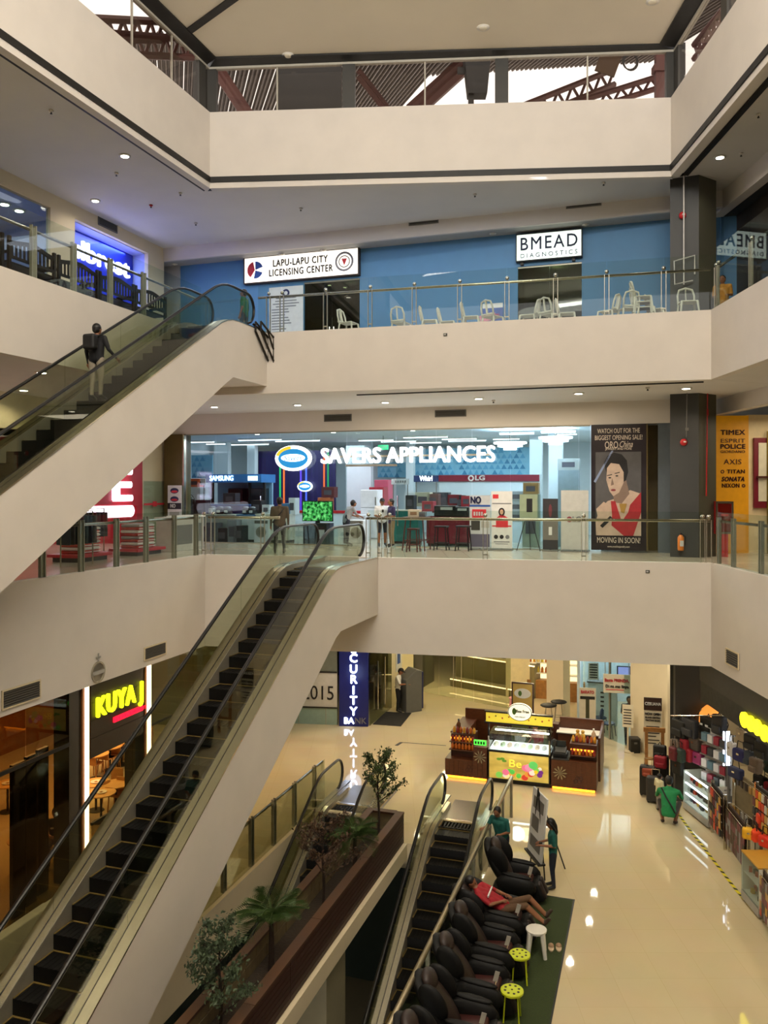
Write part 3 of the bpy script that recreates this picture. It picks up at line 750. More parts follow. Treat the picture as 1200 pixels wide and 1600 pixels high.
for px, py, lab, rd in ((80, 172, 'small pale sprinkler in the upper ceiling near the picture edge above the bench shops', 0), (236, 320, 'small red fire sensor on the upper walkway ceiling', 1), (182, 270, 'small dark sprinkler between the two lit downlights of the upper ceiling', 0), (282, 301, 'small sprinkler near the parapet corner of the upper ceiling', 0), (306, 348, 'small sprinkler above the first bulkhead grille', 0), (470, 325, 'small sprinkler in the upper ceiling over the licensing sign', 0), (742, 303, 'small sprinkler in the upper ceiling before the middle grille', 0), (943, 285, 'small sprinkler in the upper ceiling near the charcoal column', 0), (1185, 178, 'small sprinkler in the upper ceiling on the column side', 0), (1158, 239, 'small sprinkler beside the lit downlight of the column side', 0)):
    detector(px, py, C3, lab, rd)
for px, py, lab in ((771, 625, 'small sprinkler in the middle ceiling beside the fourth downlight'), (1012, 605, 'small sprinkler in the middle ceiling near the charcoal column')): detector(px, py, C2, lab)

def grille(label, u, v, z, wd, ht, rz=0.0, n=5, A=True, m=None):
    """Air grille standing on its lower edge, facing -y of its own frame."""
    m = m or LGREY
    o = thing('air_grille', label, 'air vent', u, v, z, rz, 'air grilles', A)
    b = MB(); b.box(-wd/2, -.01, 0, wd/2, -.004, ht); b.build('vent_backing', DGREY, o)
    b = MB()
    for x0, z0, x1, z1 in ((-wd/2, 0, wd/2, .03), (-wd/2, ht-.03, wd/2, ht), (-wd/2, .03, -wd/2+.03, ht-.03), (wd/2-.03, .03, wd/2, ht-.03)): b.box(x0, -.03, z0, x1, -.002, z1)
    b.build('vent_frame', GREY if m is LGREY else m, o)
    b = MB(); b.box(-wd/2+.03, -.028, -.008, wd/2-.03, -.012, .008); me = b.mesh('slat', mat('slat_grey', '55524c', .6))
    for i in range(n): obj('slat', me, o, (0, 0, .03+(ht-.06)*(i+.5)/n), (R(25), 0, 0))
for px, py, wpx, hpx, v, lab in ((358, 372, 43, 11, VB, 'grille in the upper bulkhead, first beside the licensing sign'), (662, 345, 48, 12, VB, 'grille in the upper bulkhead, middle one'), (912, 318, 54, 12, VB, 'grille in the upper bulkhead next to the column'), (528, 653, 46, 11, VB, 'grille in the middle bulkhead over the glowing oval logo'), (704, 646, 50, 11, VB, 'grille in the middle bulkhead over the glowing lettering')):
    u, z = at_v(px, py, v); Y = -u*SA+v*CA; grille('grey slatted air ' + lab, u, v, z-hpx*Y/F/2, wpx*Y/F, hpx*Y/F)
v, z = at_u(168, 351, UL); grille('dark slatted air grille above the lit blue shop opening', UL, v, z-.15, 1.0, .3, PI/2)
for px, py, wd, ht, lab in ((33, 1085, 1.05, .38, 'large slatted air grille in the middle balcony front near the restaurant'), (242, 1017, .95, .33, 'slatted air grille in the middle balcony front by the glowing restaurant sign')):
    v, z = at_u(px, py, L2c[0]); grille(lab, L2c[0], v, z-ht/2, wd, ht, PI/2, 7, m=CREAM)
grille('small slatted air grille in the balcony front above the bag stall', R2c[0]+RD[0]*1.35, R2c[1]+RD[1]*1.35, 4.45, .75, .38, -PI/2+R(18)-R(1.5), 6, m=CREAM)
# marks on the balcony fronts
for px, py, Lc, Rc, lab in ((696, 523, L3c, R3c, 'small dark junction box on the upper balcony front'), (1012, 893, L2c, R2c, 'small dark junction box on the middle balcony front')):
    p = lerp(Lc, Rc, px); Y = -p[0]*SA+p[1]*CA; o = thing('junction_box', lab, 'box', p[0], p[1], EZ-(py-HY)/F*Y, 0)
    m = MB(); m.box(-.05, -.03, -.035, .05, 0, .035); m.build('box_body', DGREY, o, bevel=.006); m = MB(); m.box(-.035, -.035, -.02, .02, -.03, .02); m.build('box_cover', LGREY, o)
v, z = at_u(153, 1050, L2c[0]); o = thing('wall_emblem', 'round grey emblem with a small cross on the middle balcony front above the restaurant', 'emblem', L2c[0]+.012, v, z, PI/2)
m = MB(); m.lathe([(.24, .01), (.24, -.012), (.2, -.012), (.2, .01)], 20, ax='y'); m.build('ring', mat('emblem_grey', 'a39a86', .6), o)
m = MB(); m.box(-.22, -.012, -.05, .22, .01, .03); m.build('band', LGREY, o); m = MB(); m.box(-.02, -.012, .24, .02, .0, .42); m.box(-.08, -.012, .31, .08, 0, .35); m.build('cross', LGREY, o)

# ============================================================ UPPER STOREY: SIGNS, GLASS, CHAIRS
def board(name, label, cat, px0, px1, py0, py1, v, th, m, frame=None, fr=.05, group=None, emitlamp=0):
    """Flat sign against a plane parallel to the shopfronts; rows are read at its centre column."""
    pc = (px0+px1)/2; u0 = at_v(px0, 500, v)[0]; u1 = at_v(px1, 500, v)[0]; uc, z1 = at_v(pc, py0, v); z0 = at_v(pc, py1, v)[1]
    wd, ht = u1-u0, z1-z0
    o = thing(name, label, cat, (u0+u1)/2, v, z0, 0, group)
    b = MB(); b.box(-wd/2, -th, 0, wd/2, 0, ht); b.build('face_panel', m, o)
    if frame:
        b = MB()
        for x0, z0_, x1, z1_ in ((-wd/2-fr, -fr, wd/2+fr, 0), (-wd/2-fr, ht, wd/2+fr, ht+fr), (-wd/2-fr, 0, -wd/2, ht), (wd/2, 0, wd/2+fr, ht)): b.box(x0, -th-.02, z0_, x1, 0, z1_)
        b.build('frame', frame, o)
    return o, wd, ht
def flat(o, name, poly, y, m, th=.006):
    b = MB(); b.prism(poly, 'y', y-th, y); return b.build(name, m, o)
def disc(cx, cz, rx, rz=None, n=24, a0=0, a1=2*PI): rz = rz or rx; return [(cx+rx*math.cos(a0+(a1-a0)*i/n), cz+rz*math.sin(a0+(a1-a0)*i/n)) for i in range(n)]
def ringpoly(o, name, cx, cz, r0, r1, y, m, n=24):
    b = MB(); vs = []
    for r_ in (r0, r1):
        for i in range(n): vs += [(cx+r_*math.cos(2*PI*i/n), y, cz+r_*math.sin(2*PI*i/n))]
    vs2 = [(p[0], y-.006, p[2]) for p in vs]; nn = 2*n
    b.add(vs+vs2, [(i, (i+1) % n, n+(i+1) % n, n+i) for i in range(n)] + [(nn+i, nn+(i+1) % n, nn+n+(i+1) % n, nn+n+i) for i in range(n)] + [(n+i, n+(i+1) % n, nn+n+(i+1) % n, nn+n+i) for i in range(n)] + [(i, (i+1) % n, nn+(i+1) % n, nn+i) for i in range(n)])
    return b.build(name, m, o)
INK = mat('black_ink', '17151a', .5); NAVY = mat('navy_ink', '1d2450', .5); LITW = emis('lit_white_sign', 'fff4e4', 1.15); LITG = emis('lit_greenish_sign', 'e6f5e8', 1.0)
RINK = mat('red_ink', 'c62a35', .5); BINK = mat('blue_ink', '2a4f98', .5); BRONZE = mat('bronze_frame', '3a2a1c', .5); GINK = mat('grey_ink', '77777c', .5)
o, wd, ht = board('lit_sign', 'white lit signboard of the licensing office with two round emblems', 'sign', 386, 562, 398, 437, vB, .18, LITW, BRONZE, .04)
text('lettering', 'LAPU-LAPU CITY', .34, INK, o, (0, -.2, ht*.68), bold=.006, spacing=1.15, width=wd*.48)
text('lettering', 'LICENSING CENTER', .34, INK, o, (.02, -.2, ht*.30), bold=.006, spacing=1.15, width=wd*.56)
flat(o, 'emblem_blue_wedge', [(-wd*.40, ht*.5)] + disc(-wd*.40, ht*.5, .30, n=12, a0=.3, a1=1.7), -.19, BINK)
flat(o, 'emblem_red_wedge', [(-wd*.405, ht*.5)] + disc(-wd*.405, ht*.5, .30, n=14, a0=1.8, a1=4.3), -.19, RINK)
flat(o, 'emblem_blue_wedge', [(-wd*.40, ht*.48)] + disc(-wd*.40, ht*.48, .29, n=12, a0=4.5, a1=6.1), -.19, BINK)
ringpoly(o, 'seal_ring', wd*.385, ht*.52, .27, .34, -.19, GINK); ringpoly(o, 'seal_ring', wd*.385, ht*.52, .18, .21, -.19, INK); flat(o, 'seal_shield', [(wd*.385-.1, ht*.52+.1), (wd*.385+.1, ht*.52+.1), (wd*.385, ht*.52-.14)], -.19, RINK)
light('AREA', W(at_v(474, 400, vB)[0], vB-.9, 16.7), 5, (1, .9, .75), 3, .3)
o, wd, ht = board('lit_sign', 'white lit signboard of the diagnostics clinic above the olive glass door', 'sign', 809, 909, 366, 406, vB, .2, LITG, DGREY, .03)
text('lettering', 'BMEAD', .58, NAVY, o, (0, -.22, ht*.6), bold=.004, spacing=1.2, width=wd*.88)
text('lettering', 'DIAGNOSTICS', .2, NAVY, o, (0, -.22, ht*.16), width=wd*.88, spacing=1.5)
m = MB(); m.box(-wd/2+.1, -.12, -.12, -wd/2+.2, 0, -.03); m.box(wd/2-.3, -.12, -.12, wd/2-.2, 0, -.03); m.build('mounting_foot', DGREY, o)
# glazed openings
def glazing(name, label, u0, u1, v, z0, z1, n, gm, handle=True, cat='glass door'):
    o = thing(name, label, cat, (u0+u1)/2, v, z0); wd, ht = u1-u0, z1-z0
    for i in range(n):
        a = -wd/2+wd*i/n; b = MB(); b.box(a+.006, .0, 0, a+wd/n-.006, .012, ht); b.build('glass_pane', gm, o)
    b = MB(); b.box(-wd/2, -.02, ht-.05, wd/2, .03, ht); b.build('head_rail', DSTEEL, o)
    if handle:
        b = MB(); b.tube([(-.08, -.05, .8), (-.08, -.05, 1.4)], .02, 6); b.tube([(.08, -.05, .8), (.08, -.05, 1.4)], .02, 6); b.build('pull_handle', CHROME, o)
    return o
OLGL = glass_mat('olive_glass', '9fa58c', .3); DKGL = glass_mat('dark_glass', '7b8474', 1.4)
glazing('glass_door', 'dark glass office door under the licensing signboard', g0, g1, vB+.05, Z3, ztop, 2, DKGL)
glazing('glass_door', 'olive tinted glass front under the clinic signboard', h0, h1, vB+.05, Z3, ztop2, 2, OLGL)
light('POINT', W((h0+h1)/2, vB+2, 16), 45, (.9, 1, .85), .2); light('POINT', W((g0+g1)/2, vB+2, 16), 18, (.9, 1, .9), .2)
for i, (px, py) in enumerate(((550, 446), (497, 455), (510, 475), (527, 498))):
    u, z = at_v(px, py, vB+1.5); downlight('small bright lamp inside the licensing office, %s' % ['highest', 'second highest', 'third', 'lowest'][i], u, vB+.8+.5*i, 16.15, 0, group='licensing office lamps', sc=.9)
PAPER = mat('paper_white', 'd6d6d4', .7)
o, wd, ht = board('notice_board', 'tall grey white requirements list beside the licensing office door', 'poster', 421, 474, 448, 532, vB-.01, .03, PAPER)
ringpoly(o, 'seal', 0, ht*.88, .07, .14, -.031, NAVY)
m = MB()
for i in range(16):
    z = ht*.78-i*.1; l = random.uniform(.5, .95)*wd*.42; m.box(-wd*.42 if i > 3 else -l, -.036, z, -wd*.42+2*l*.8 if i > 3 else l, -.03, z+.035)
m.build('printed_lines', GINK, o)
for px, lab in ((494, 'white notice sheet taped inside the dark office glass'), (520, 'narrow white folder standing behind the dark office glass')):
    u, z = at_v(px, 516, vB+.3); o = thing('notice_sheet', lab, 'paper', u, vB+.3, z-.35); m = MB(); m.box(-.2 if px < 500 else -.06, -.01, 0, .2 if px < 500 else .06, .01, .8); m.build('sheet', PAPER, o); m = MB(); m.box(-.05, -.014, .3, .05, -.01, .34); m.build('print', GINK, o)
u, z = at_v(770, 490, vB-.3); o = thing('standing_poster', 'blue and white upright poster announcing an opening beside the clinic glass', 'poster', u, vB-.3, Z3)
m = MB(); m.box(-.33, -.02, .1, .33, 0, 1.75); m.build('poster_panel', BINK, o); m = MB(); m.box(-.33, -.025, 1.6, .33, -.02, 1.75); m.build('white_header', PAPER, o)
m = MB(); m.box(-.25, -.03, 1.2, .28, -.022, 1.42); m.build('pink_label', mat('pink_label', 'd48a9a', .6), o, rot=(0, R(-8), 0)); text('lettering', 'NOW OPEN', .16, RINK, o, (.0, -.035, 1.32), rot=(PI/2, R(-8), 0), width=.45)
m = MB(); m.box(-.3, -.15, 0, .3, .15, .03); m.box(-.02, -.01, .03, .02, .01, .12); m.build('base', GREY, o)

# white plastic chair
def plastic_chair():
    o = thing('plastic_chair', '', 'chair', 0, 0, 0)
    b = MB(); b.box(-.21, -.2, .41, .21, .22, .44); b.build('seat', PLAST, o, bevel=.012)
    for sx in (-1, 1):
        for sy in (-1, 1):
            b = MB(); b.tube([(sx*.19, sy*.19, .42), (sx*.235, sy*.24-.01*(sy < 0), 0)], [.028, .02], 6); b.build('leg', PLAST, o)
    b = MB(); b.tube([(-.2, .2, .42), (-.205, .25, .65), (-.16, .285, .80), (0, .30, .85), (.16, .285, .80), (.205, .25, .65), (.2, .2, .42)], .027, 6); b.build('back_frame', PLAST, o, smooth=True)
    b = MB(); b.tube([(-.0, .22, .45), (0, .27, .66), (0, .295, .83)], [.05, .045, .05], 6, flat=.3); b.build('back_splat', PLAST, o)
    b = MB(); b.tube([(-.2, .23, .47), (.2, .23, .47)], .03, 6); b.build('lower_back_rail', PLAST, o)
    return o
ch0 = plastic_chair(); first = True
lab = ['near the notice on the office glass, sideways', 'alone before the blue wall, first of the loose row', 'second of the loose row before the blue wall, by a post', 'third of the loose row, leaning toward its neighbour', 'turned away just before the opening poster', 'directly in front of the opening poster', 'first of three before the olive clinic glass', 'middle one of three before the olive clinic glass', 'last of three before the olive clinic glass', 'facing the clinic, first beyond its glass', 'second beyond the clinic glass, back to the atrium', 'beside the taller stack near the column', 'between the stack and the charcoal column', 'facing out in front of the charcoal column']
for i, (px, d, rz) in enumerate(((545, .9, 80), (627, 1.3, 170), (672, 1.2, 100), (700, 1.5, 95), (737, 1.0, 95), (770, 1.1, 150), (826, 1.2, 265), (860, 1.2, 150), (886, 1.2, 95), (950, 1.2, 250), (982, 1.0, 200), (1010, 1.0, 90), (1026, 1.3, 80), (1075, .55, 10))):
    p = lerp(inset(L3c, d), inset(R3c, d), px); L_ = 'white plastic armless chair ' + lab[i]
    if first: ch0.location = W(p[0], p[1], Z3); ch0.rotation_euler.z = R(rz)-R(18); ch0['label'] = L_; ch0['group'] = 'white plastic chairs on the upper walkway'; first = False
    else: dup(ch0, p[0], p[1], Z3, R(rz), L_)
p = lerp(inset(L3c, 1.0), inset(R3c, 1.0), 1004)
for k in range(3): dup(ch0, p[0]-.0, p[1]-.02*k, Z3+.14*(k)+.0, R(95), 'white plastic chair in the stack near the column, %s' % ['lowest', 'middle', 'topmost'][k])

# conduit and bells on the column
def bell(px, py, Y, label, r=.1):
    o = thing('fire_alarm_bell', label, 'alarm bell', (px-600)/F*Y, Y, EZ-(py-HY)/F*Y, 0, A=False)
    m = MB(); m.lathe([(r, .0), (r, -.04), (r*.6, -.08), (.01, -.09)], 14, ax='y'); m.build('gong', REDP, o, smooth=True)
    m = MB(); m.box(-.05, 0, -.05, .05, .03, .05); m.build('mount_box', REDP, o); m = MB(); m.box(-.03, -.1, -.01, .04, -.085, .03); m.build('badge', PLAST, o)
bell(1066, 337, 23.29, 'red fire alarm bell on the white conduit of the column, upper storey'); bell(1068, 691, 23.28, 'red fire alarm bell on the column, middle storey')
def onface(px, py, Y=23.2): return ((px-600)/F*Y, Y-.12, EZ-(py-HY)/F*Y)
PIPE = mat('white_conduit', 'cfcac4', .5)
o = thing('wall_conduit', 'white conduit running down the column and around a bare rectangle', 'conduit', 0, 0, 0, A=False)
m = MB(); m.tube([onface(1066, 270), onface(1066, 446)], .02, 6); m.build('riser_pipe', PIPE, o)
m = MB(); m.tube([onface(1083, 430), onface(1083, 401), onface(1051, 410), onface(1052, 446), onface(1080, 440)], .02, 6); m.build('frame_pipe', PIPE, o)
o = thing('wall_conduit', 'thin pale conduit above the alarm bell of the middle storey column', 'conduit', 0, 0, 0, A=False)
m = MB(); m.tube([onface(1071, 615), onface(1070, 684)], .014, 6); m.build('riser_pipe', GREY, o); m = MB(); m.box(*(Vector(onface(1071, 671))-Vector((.04, .02, .04))), *(Vector(onface(1071, 671))+Vector((.04, .02, .04)))); m.build('coupling', GREY, o)
o = thing('red_pipe', 'thin red sprinkler pipe down the edge of the middle storey column', 'pipe', 0, 0, 0, A=False)
m = MB(); m.tube([onface(1103, 612, 23.4), onface(1101, 775, 23.4)], .018, 6); m.build('riser_pipe', REDP, o); m = MB(); m.tube([onface(1103, 640, 23.4), onface(1103, 650, 23.4)], .028, 6); m.build('coupling', REDP, o)

# dark slatted benches along the upper side walkway
def bench():
    o = thing('slatted_bench', '', 'bench', 0, 0, 0)
    Lb = 1.42
    b = MB(); b.box(-.5, -Lb/2, .40, -.05, Lb/2, .44); b.build('seat', DWOOD, o)
    for y in (-Lb/2, Lb/2-.07):
        b = MB(); b.box(-.06, y, 0, .0, y+.07, .95); b.build('back_post', DWOOD, o)
        b = MB(); b.box(-.5, y, 0, -.44, y+.07, .62); b.build('leg', DWOOD, o); b = MB(); b.box(-.52, y, .60, .0, y+.07, .65); b.build('armrest', DWOOD, o)
    top = [(-Lb/2+Lb*i/12, .86+.10*math.sin(PI*(i/12))**2) for i in range(13)]
    b = MB(); b.prism([(y, z) for y, z in top] + [(y, z-.09) for y, z in reversed(top)], 'x', -.05, -.01); b.build('top_rail', DWOOD, o)
    b = MB(); b.box(-.05, -Lb/2, .50, -.01, Lb/2, .56); b.build('lower_rail', DWOOD, o)
    b = MB(); b.box(-.04, -.025, .55, -.02, .025, .86); me = b.mesh('slat', DWOOD)
    for i in range(11): obj('slat', me, o, (0, -Lb/2+.12+i*(Lb-.24)/10, 0))
    return o
b0 = bench(); ords = ['first from the picture edge', 'second from the picture edge', 'third, beneath the lit blue shop', 'fourth, close to the escalator handrail', 'last, behind the escalator glass']
for i, v in enumerate((13.0, 14.55, 16.05, 17.5, 18.95)):
    L_ = 'dark wooden slatted bench with a humped top rail, ' + ords[i]
    if i == 0: b0.location = W(-12.62, v, Z3); b0.rotation_euler.z = -R(18); b0['label'] = L_; b0['group'] = 'dark slatted benches'
    else: dup(b0, -12.62, v, Z3, 0, L_)

# side shops of the upper storey
glazing('shop_window', 'large frameless shop window with red blinds behind, upper side walkway', 15.5, 20.3, 0, Z3, 16.87, 3, SHOPGL, False, 'shop window').location = W(UL-.08, 17.9, Z3)
bpy.data.objects['shop_window'].rotation_euler.z = PI/2-R(18)
GLOW = emis('glowing_white_letters', 'f4f4ff', 3.0)
v, z = at_u(168, 395, UL-3.09)
o = thing('glowing_sign', 'white glowing handwritten style sign on the royal blue shop wall', 'sign', UL-.64, 23.45, 16.2, PI/2)
m = MB(); m.box(-1.8, -.01, -.5, 1.8, .0, .5); m.build('sign_backing', BLUEW, o)
text('lettering', 'ulbrest', .85, GLOW, o, (0, -.04, .02), bold=.018, width=3.1, extrude=.03)
light('AREA', W(UL-.35, 23.4, 16.8), 110, (.25, .35, 1), .4, 3, name='blue_shop_lamp'); light('AREA', W(UL-1.5, 18, 16.7), 70, (.85, .88, 1), 4, 1.5, name='side_shop_lamp')
for px, py in ((141, 362), (7, 306), (30, 313)):
    v, z = at_u(px, py, UL-1.0); downlight('bright downlight inside the %s' % {141: 'royal blue shop', 7: 'red blind shop window, larger one', 30: 'red blind shop window, smaller one'}[px], UL-1.0-.3*(px == 141), v, 16.84, 0, sc=1.6, group='side shop downlights')
BLIND = mat('red_blind', '8f2f35', .6); 
o = thing('roller_blind', 'dusty red roller blind behind the upper shop window', 'blind', UL-.9, 17.6, 13.9, PI/2)
m = MB(); m.box(-1.9, 0, .6, 1.6, .03, 1.9); m.build('blind_cloth', BLIND, o); m = MB(); m.tube([(-1.95, .0, 1.95), (1.65, .0, 1.95)], .07, 8); m.build('blind_roller', DGREY, o); m = MB(); m.box(-.1, -.02, .6, -.06, -.005, 1.9); m.build('seam_strip', PAPER, o)
LEDR = emis('led_red', 'ff3a1c', 3); LEDG = emis('led_green', '36ff7a', 3); LEDB = emis('led_blue', '2a46ff', 3)
o = thing('led_sign', 'small red green and blue LED sign behind the benches', 'LED sign', UL-.5, at_u(31, 400, UL-.5)[0], 13.45, PI/2)
m = MB(); m.box(-.6, 0, 0, .6, .05, .75); m.build('sign_case', BLACK, o); m = MB(); [m.box(-.45+.22*i, -.01, .45+.02*(i%2), -.28+.22*i, 0, .65) for i in range(5)]; m.build('red_segments', LEDR, o)
m = MB(); [m.box(-.5+.15*i, -.01, .25, -.42+.15*i, 0, .4) for i in range(4)]; m.build('green_segments', LEDG, o); m = MB(); m.lathe([(.12, -.01), (.12, 0)], 12, (.25, 0, .18), 'y'); m.build('blue_dot', LEDB, o)
CYAN = emis('cyan_shop_light', '58b8ff', 1.6)
for i, v in enumerate((15.9, 17.2, 22.0, 23.3, 24.6)):
    o = thing('display_counter', 'low glass display counter with cyan lit shelves, %s along the upper side shops' % ['first', 'second', 'third', 'fourth', 'fifth'][i], 'counter', UL-.12, v, Z3, PI/2, 'lit display counters')
    m = MB(); m.box(-.58, 0, 0, .58, .5, .45); m.build('counter_body', LAV, o); m = MB(); m.box(-.56, .02, .45, .56, .48, .9); m.build('glass_case', SHOPGL, o)
    m = MB(); m.box(-.55, .05, .6, .55, .45, .62); m.build('lit_shelf', CYAN, o); m = MB(); m.box(-.58, 0, .9, .58, .5, .93); m.build('counter_top', LAV, o)
cols = ['d8d8e4', '7a2430', 'c03038', '3850a0', 'e0e0e0', 'b03040', '506080', 'e8d0d0']
for i in range(10):
    v = (15.6, 16.2, 17.0, 17.5, 21.8, 22.3, 23.0, 23.6, 24.3, 24.8)[i]; c = cols[i % 8]
    o = thing('product_box', '%s product carton standing on a lit counter, %s along the upper side shops' % (['pale', 'maroon', 'red', 'blue', 'white', 'crimson', 'slate', 'pinkish', 'cream', 'brick red'][i], ['first', 'second', 'third', 'fourth', 'fifth', 'sixth', 'seventh', 'eighth', 'ninth', 'tenth'][i]), 'box', UL-.36, v, Z3+.93, PI/2, 'cartons on the lit counters')
    m = MB(); m.box(-.16, -.12, 0, .16, .12, .36); m.build('carton', mat('carton_'+c, c, .6), o, bevel=.008); m = MB(); m.box(-.1, -.125, .1, .1, -.121, .24); m.build('label_patch', PAPER, o)

# ============================================================ MIDDLE STOREY: APPLIANCE SHOP
cuts = [at_v(p, 760, VB)[0] for p in (291, 336, 386, 437, 488, 541, 618, 681, 737, 797, 856, 904, 922)]
o = thing('glass_shopfront', 'tall frameless glass front of the appliance shop with an open entrance', 'glass shopfront', 0, VB+.06, Z2)
for i in range(len(cuts)-1):
    m = MB(); m.box(cuts[i]+.006, 0, 2.75 if i == 5 else .02, cuts[i+1]-.006, .012, 3.9); m.build('glass_pane', SHOPGL, o)
m = MB(); m.box(cuts[0], -.02, 3.86, cuts[-1], .04, 3.92); m.build('head_rail', DSTEEL, o)
m = MB(); m.box(cuts[0], -.02, 0, cuts[5], .03, .03); m.box(cuts[6], -.02, 0, cuts[-1], .03, .03); m.build('floor_channel', DSTEEL, o)
m = MB(); m.box(cuts[5]-.03, -.04, 2.68, cuts[6]+.03, .05, 2.75); m.build('transom', DSTEEL, o)
m = MB(); m.tube([(cuts[6]+.08, -.08, .7), (cuts[6]+.08, -.08, 1.7)], .02, 6); m.build('pull_handle', CHROME, o)
GLOWW = emis('glowing_shop_letters', 'fafcff', 2.4)
def px_u(px, v): return at_v(px, 760, v)[0]
uL, zL = at_v(633, 712, VB-.1)
o = thing('glowing_sign', 'big white glowing block letters along the appliance shop glass', 'sign', uL, VB-.1, zL)
text('lettering', 'SAVERS APPLIANCES', .72, GLOWW, o, (0, 0, 0), bold=.014, extrude=.05, width=px_u(768, VB-.1)-px_u(498, VB-.1), spacing=1.02)
m = MB(); m.box(-2.9, .05, -.03, 2.9, .07, .03); m.build('mount_rail', DSTEEL, o)
LOGOB = emis('logo_blue', '1f86c8', .8); LOGOY = emis('logo_yellow', 'f2c230', .9)
def oval_sign(u, v, z, rx, rz, label):
    o = thing('oval_sign', label, 'sign', u, v, z)
    m = MB(); m.prism(disc(0, 0, rx, rz, 28), 'y', -.06, 0); m.build('oval_face', GLOWW, o)
    flat(o, 'blue_field', disc(0, -.02*rz, rx*.82, rz*.76), -.062, LOGOB)
    flat(o, 'yellow_arc', disc(0, 0, rx*.97, rz*.95, 14, 1.7, 3.0) + [(p[0], p[1]) for p in reversed(disc(0, 0, rx*.8, rz*.72, 14, 1.7, 3.0))], -.07, LOGOY)
    flat(o, 'white_script_band', disc(0, .02*rz, rx*.66, rz*.3, 18), -.07, GLOWW)
    text('lettering', 'Savers', rz*.62, LOGOB, o, (0, -.08, 0), width=rx*1.0, shear=.2)
u, z = at_v(459, 716, VB-.1); oval_sign(u, VB-.1, z, .68, .44, 'large glowing oval logo beside the appliance shop lettering')
VP_ = VB+6.0
u, z = at_v(477, 760, VP_-.15); oval_sign(u, VP_-.15, z, .34, .22, 'small oval logo on the violet backdrop inside the appliance shop')
o = thing('shop_backdrop', 'violet backdrop with orange and green neon strips inside the appliance shop', 'partition', px_u(463, VP_), VP_, Z2)
VIO = mat('violet_panel', '241a4c', .4, var=.3, scale=2, stretch=(6, 1, .2))
wd = px_u(525, VP_)-px_u(405, VP_)
m = MB(); m.box(-wd/2, 0, 0, wd/2, .1, 3.55); m.build('backdrop_panel', VIO, o)
for i, (f, c) in enumerate(((-.22, '1fa05c'), (-.17, 'e0662a'), (.35, 'd0582a'), (.4, '187a48'), (.05, '5a3cc0'), (.12, '4a60d0'))):
    m = MB(); m.box(f*wd, -.03, .4, f*wd+.07, 0, 3.5); m.build('neon_strip', emis('neon_'+c, c, 1.0), o)
o = thing('shop_counter', 'red and white service counter before the violet backdrop', 'counter', px_u(530, VB+5), VB+5, Z2)
m = MB(); m.box(-3.2, -.3, 0, 2.6, .3, .95); m.build('counter_body', SHOPW, o); m = MB(); m.box(-3.25, -.34, .95, 2.65, .34, 1.05); m.build('counter_top', REDP, o)
# blue triangle wall panels: geometry, three shades
TRI = [mat('triangle_a', '5fa6cc', .5), mat('triangle_b', '86c0dc', .5), mat('triangle_c', '3f86ae', .5)]
def triangles(label, pxa, pxb, pya, pyb, v):
    u0, u1 = px_u(pxa, v), px_u(pxb, v); z1 = at_v((pxa+pxb)/2, pya, v)[1]; z0 = at_v((pxa+pxb)/2, pyb, v)[1]
    o = thing('triangle_panel', label, 'wall panel', (u0+u1)/2, v, z0, 0, 'blue triangle wall panels')
    wd, ht = u1-u0, z1-z0; b = MB(); b.box(-wd/2, 0, 0, wd/2, .04, ht); b.build('panel_base', TRI[1], o)
    b = MB(); s_ = .26; hh = s_*.87
    for r_ in range(int(ht/hh)):
        for c_ in range(int(wd/s_)-1):
            x = -wd/2+c_*s_+(s_/2 if r_ % 2 else 0); z = r_*hh
            b.k = random.choice((0, 0, 1, 2)); b.add([(x+.01, -.012, z+.01), (x+s_-.01, -.012, z+.01), (x+s_/2, -.012, z+hh-.015), (x+.01, 0, z+.01), (x+s_-.01, 0, z+.01), (x+s_/2, 0, z+hh-.015)], [(0, 1, 2), (0, 3, 4, 1), (1, 4, 5, 2), (2, 5, 3, 0)])
    t = b.build('triangle_pattern', TRI, o); t['kind'] = 'stuff'
triangles('blue triangle patterned wall panel above the small grey brand sign, far end of shop', 299, 332, 711, 747, VB+3.3)
triangles('blue triangle patterned wall panel above the long dark red band, widest one', 648, 832, 700, 742, VB+8.4)
triangles('blue triangle patterned wall panel between white piers, behind the shop entrance', 590, 640, 722, 746, VB+9)
# white piers inside the shop
for i, (px, wpx, v) in enumerate(((345, 26, 5), (392, 14, 5.5), (560, 42, 6.5), (640, 12, 7), (837, 18, 4.5), (868, 20, 3))):
    m = MB(); u = px_u(px, VB+v); wd = wpx*(VB+v)/F*1.05; m.box(u-wd/2, VB+v, Z2, u+wd/2, VB+v+.3, 10.5); struct('pillar', m, SHOPW, 'white square pier inside the appliance shop, %s' % ['behind the blue kiosk', 'beside the violet backdrop', 'behind the entrance, wide', 'at the end of the red band', 'ending the red band', 'behind the white cloth banner'][i], cat='pillar')
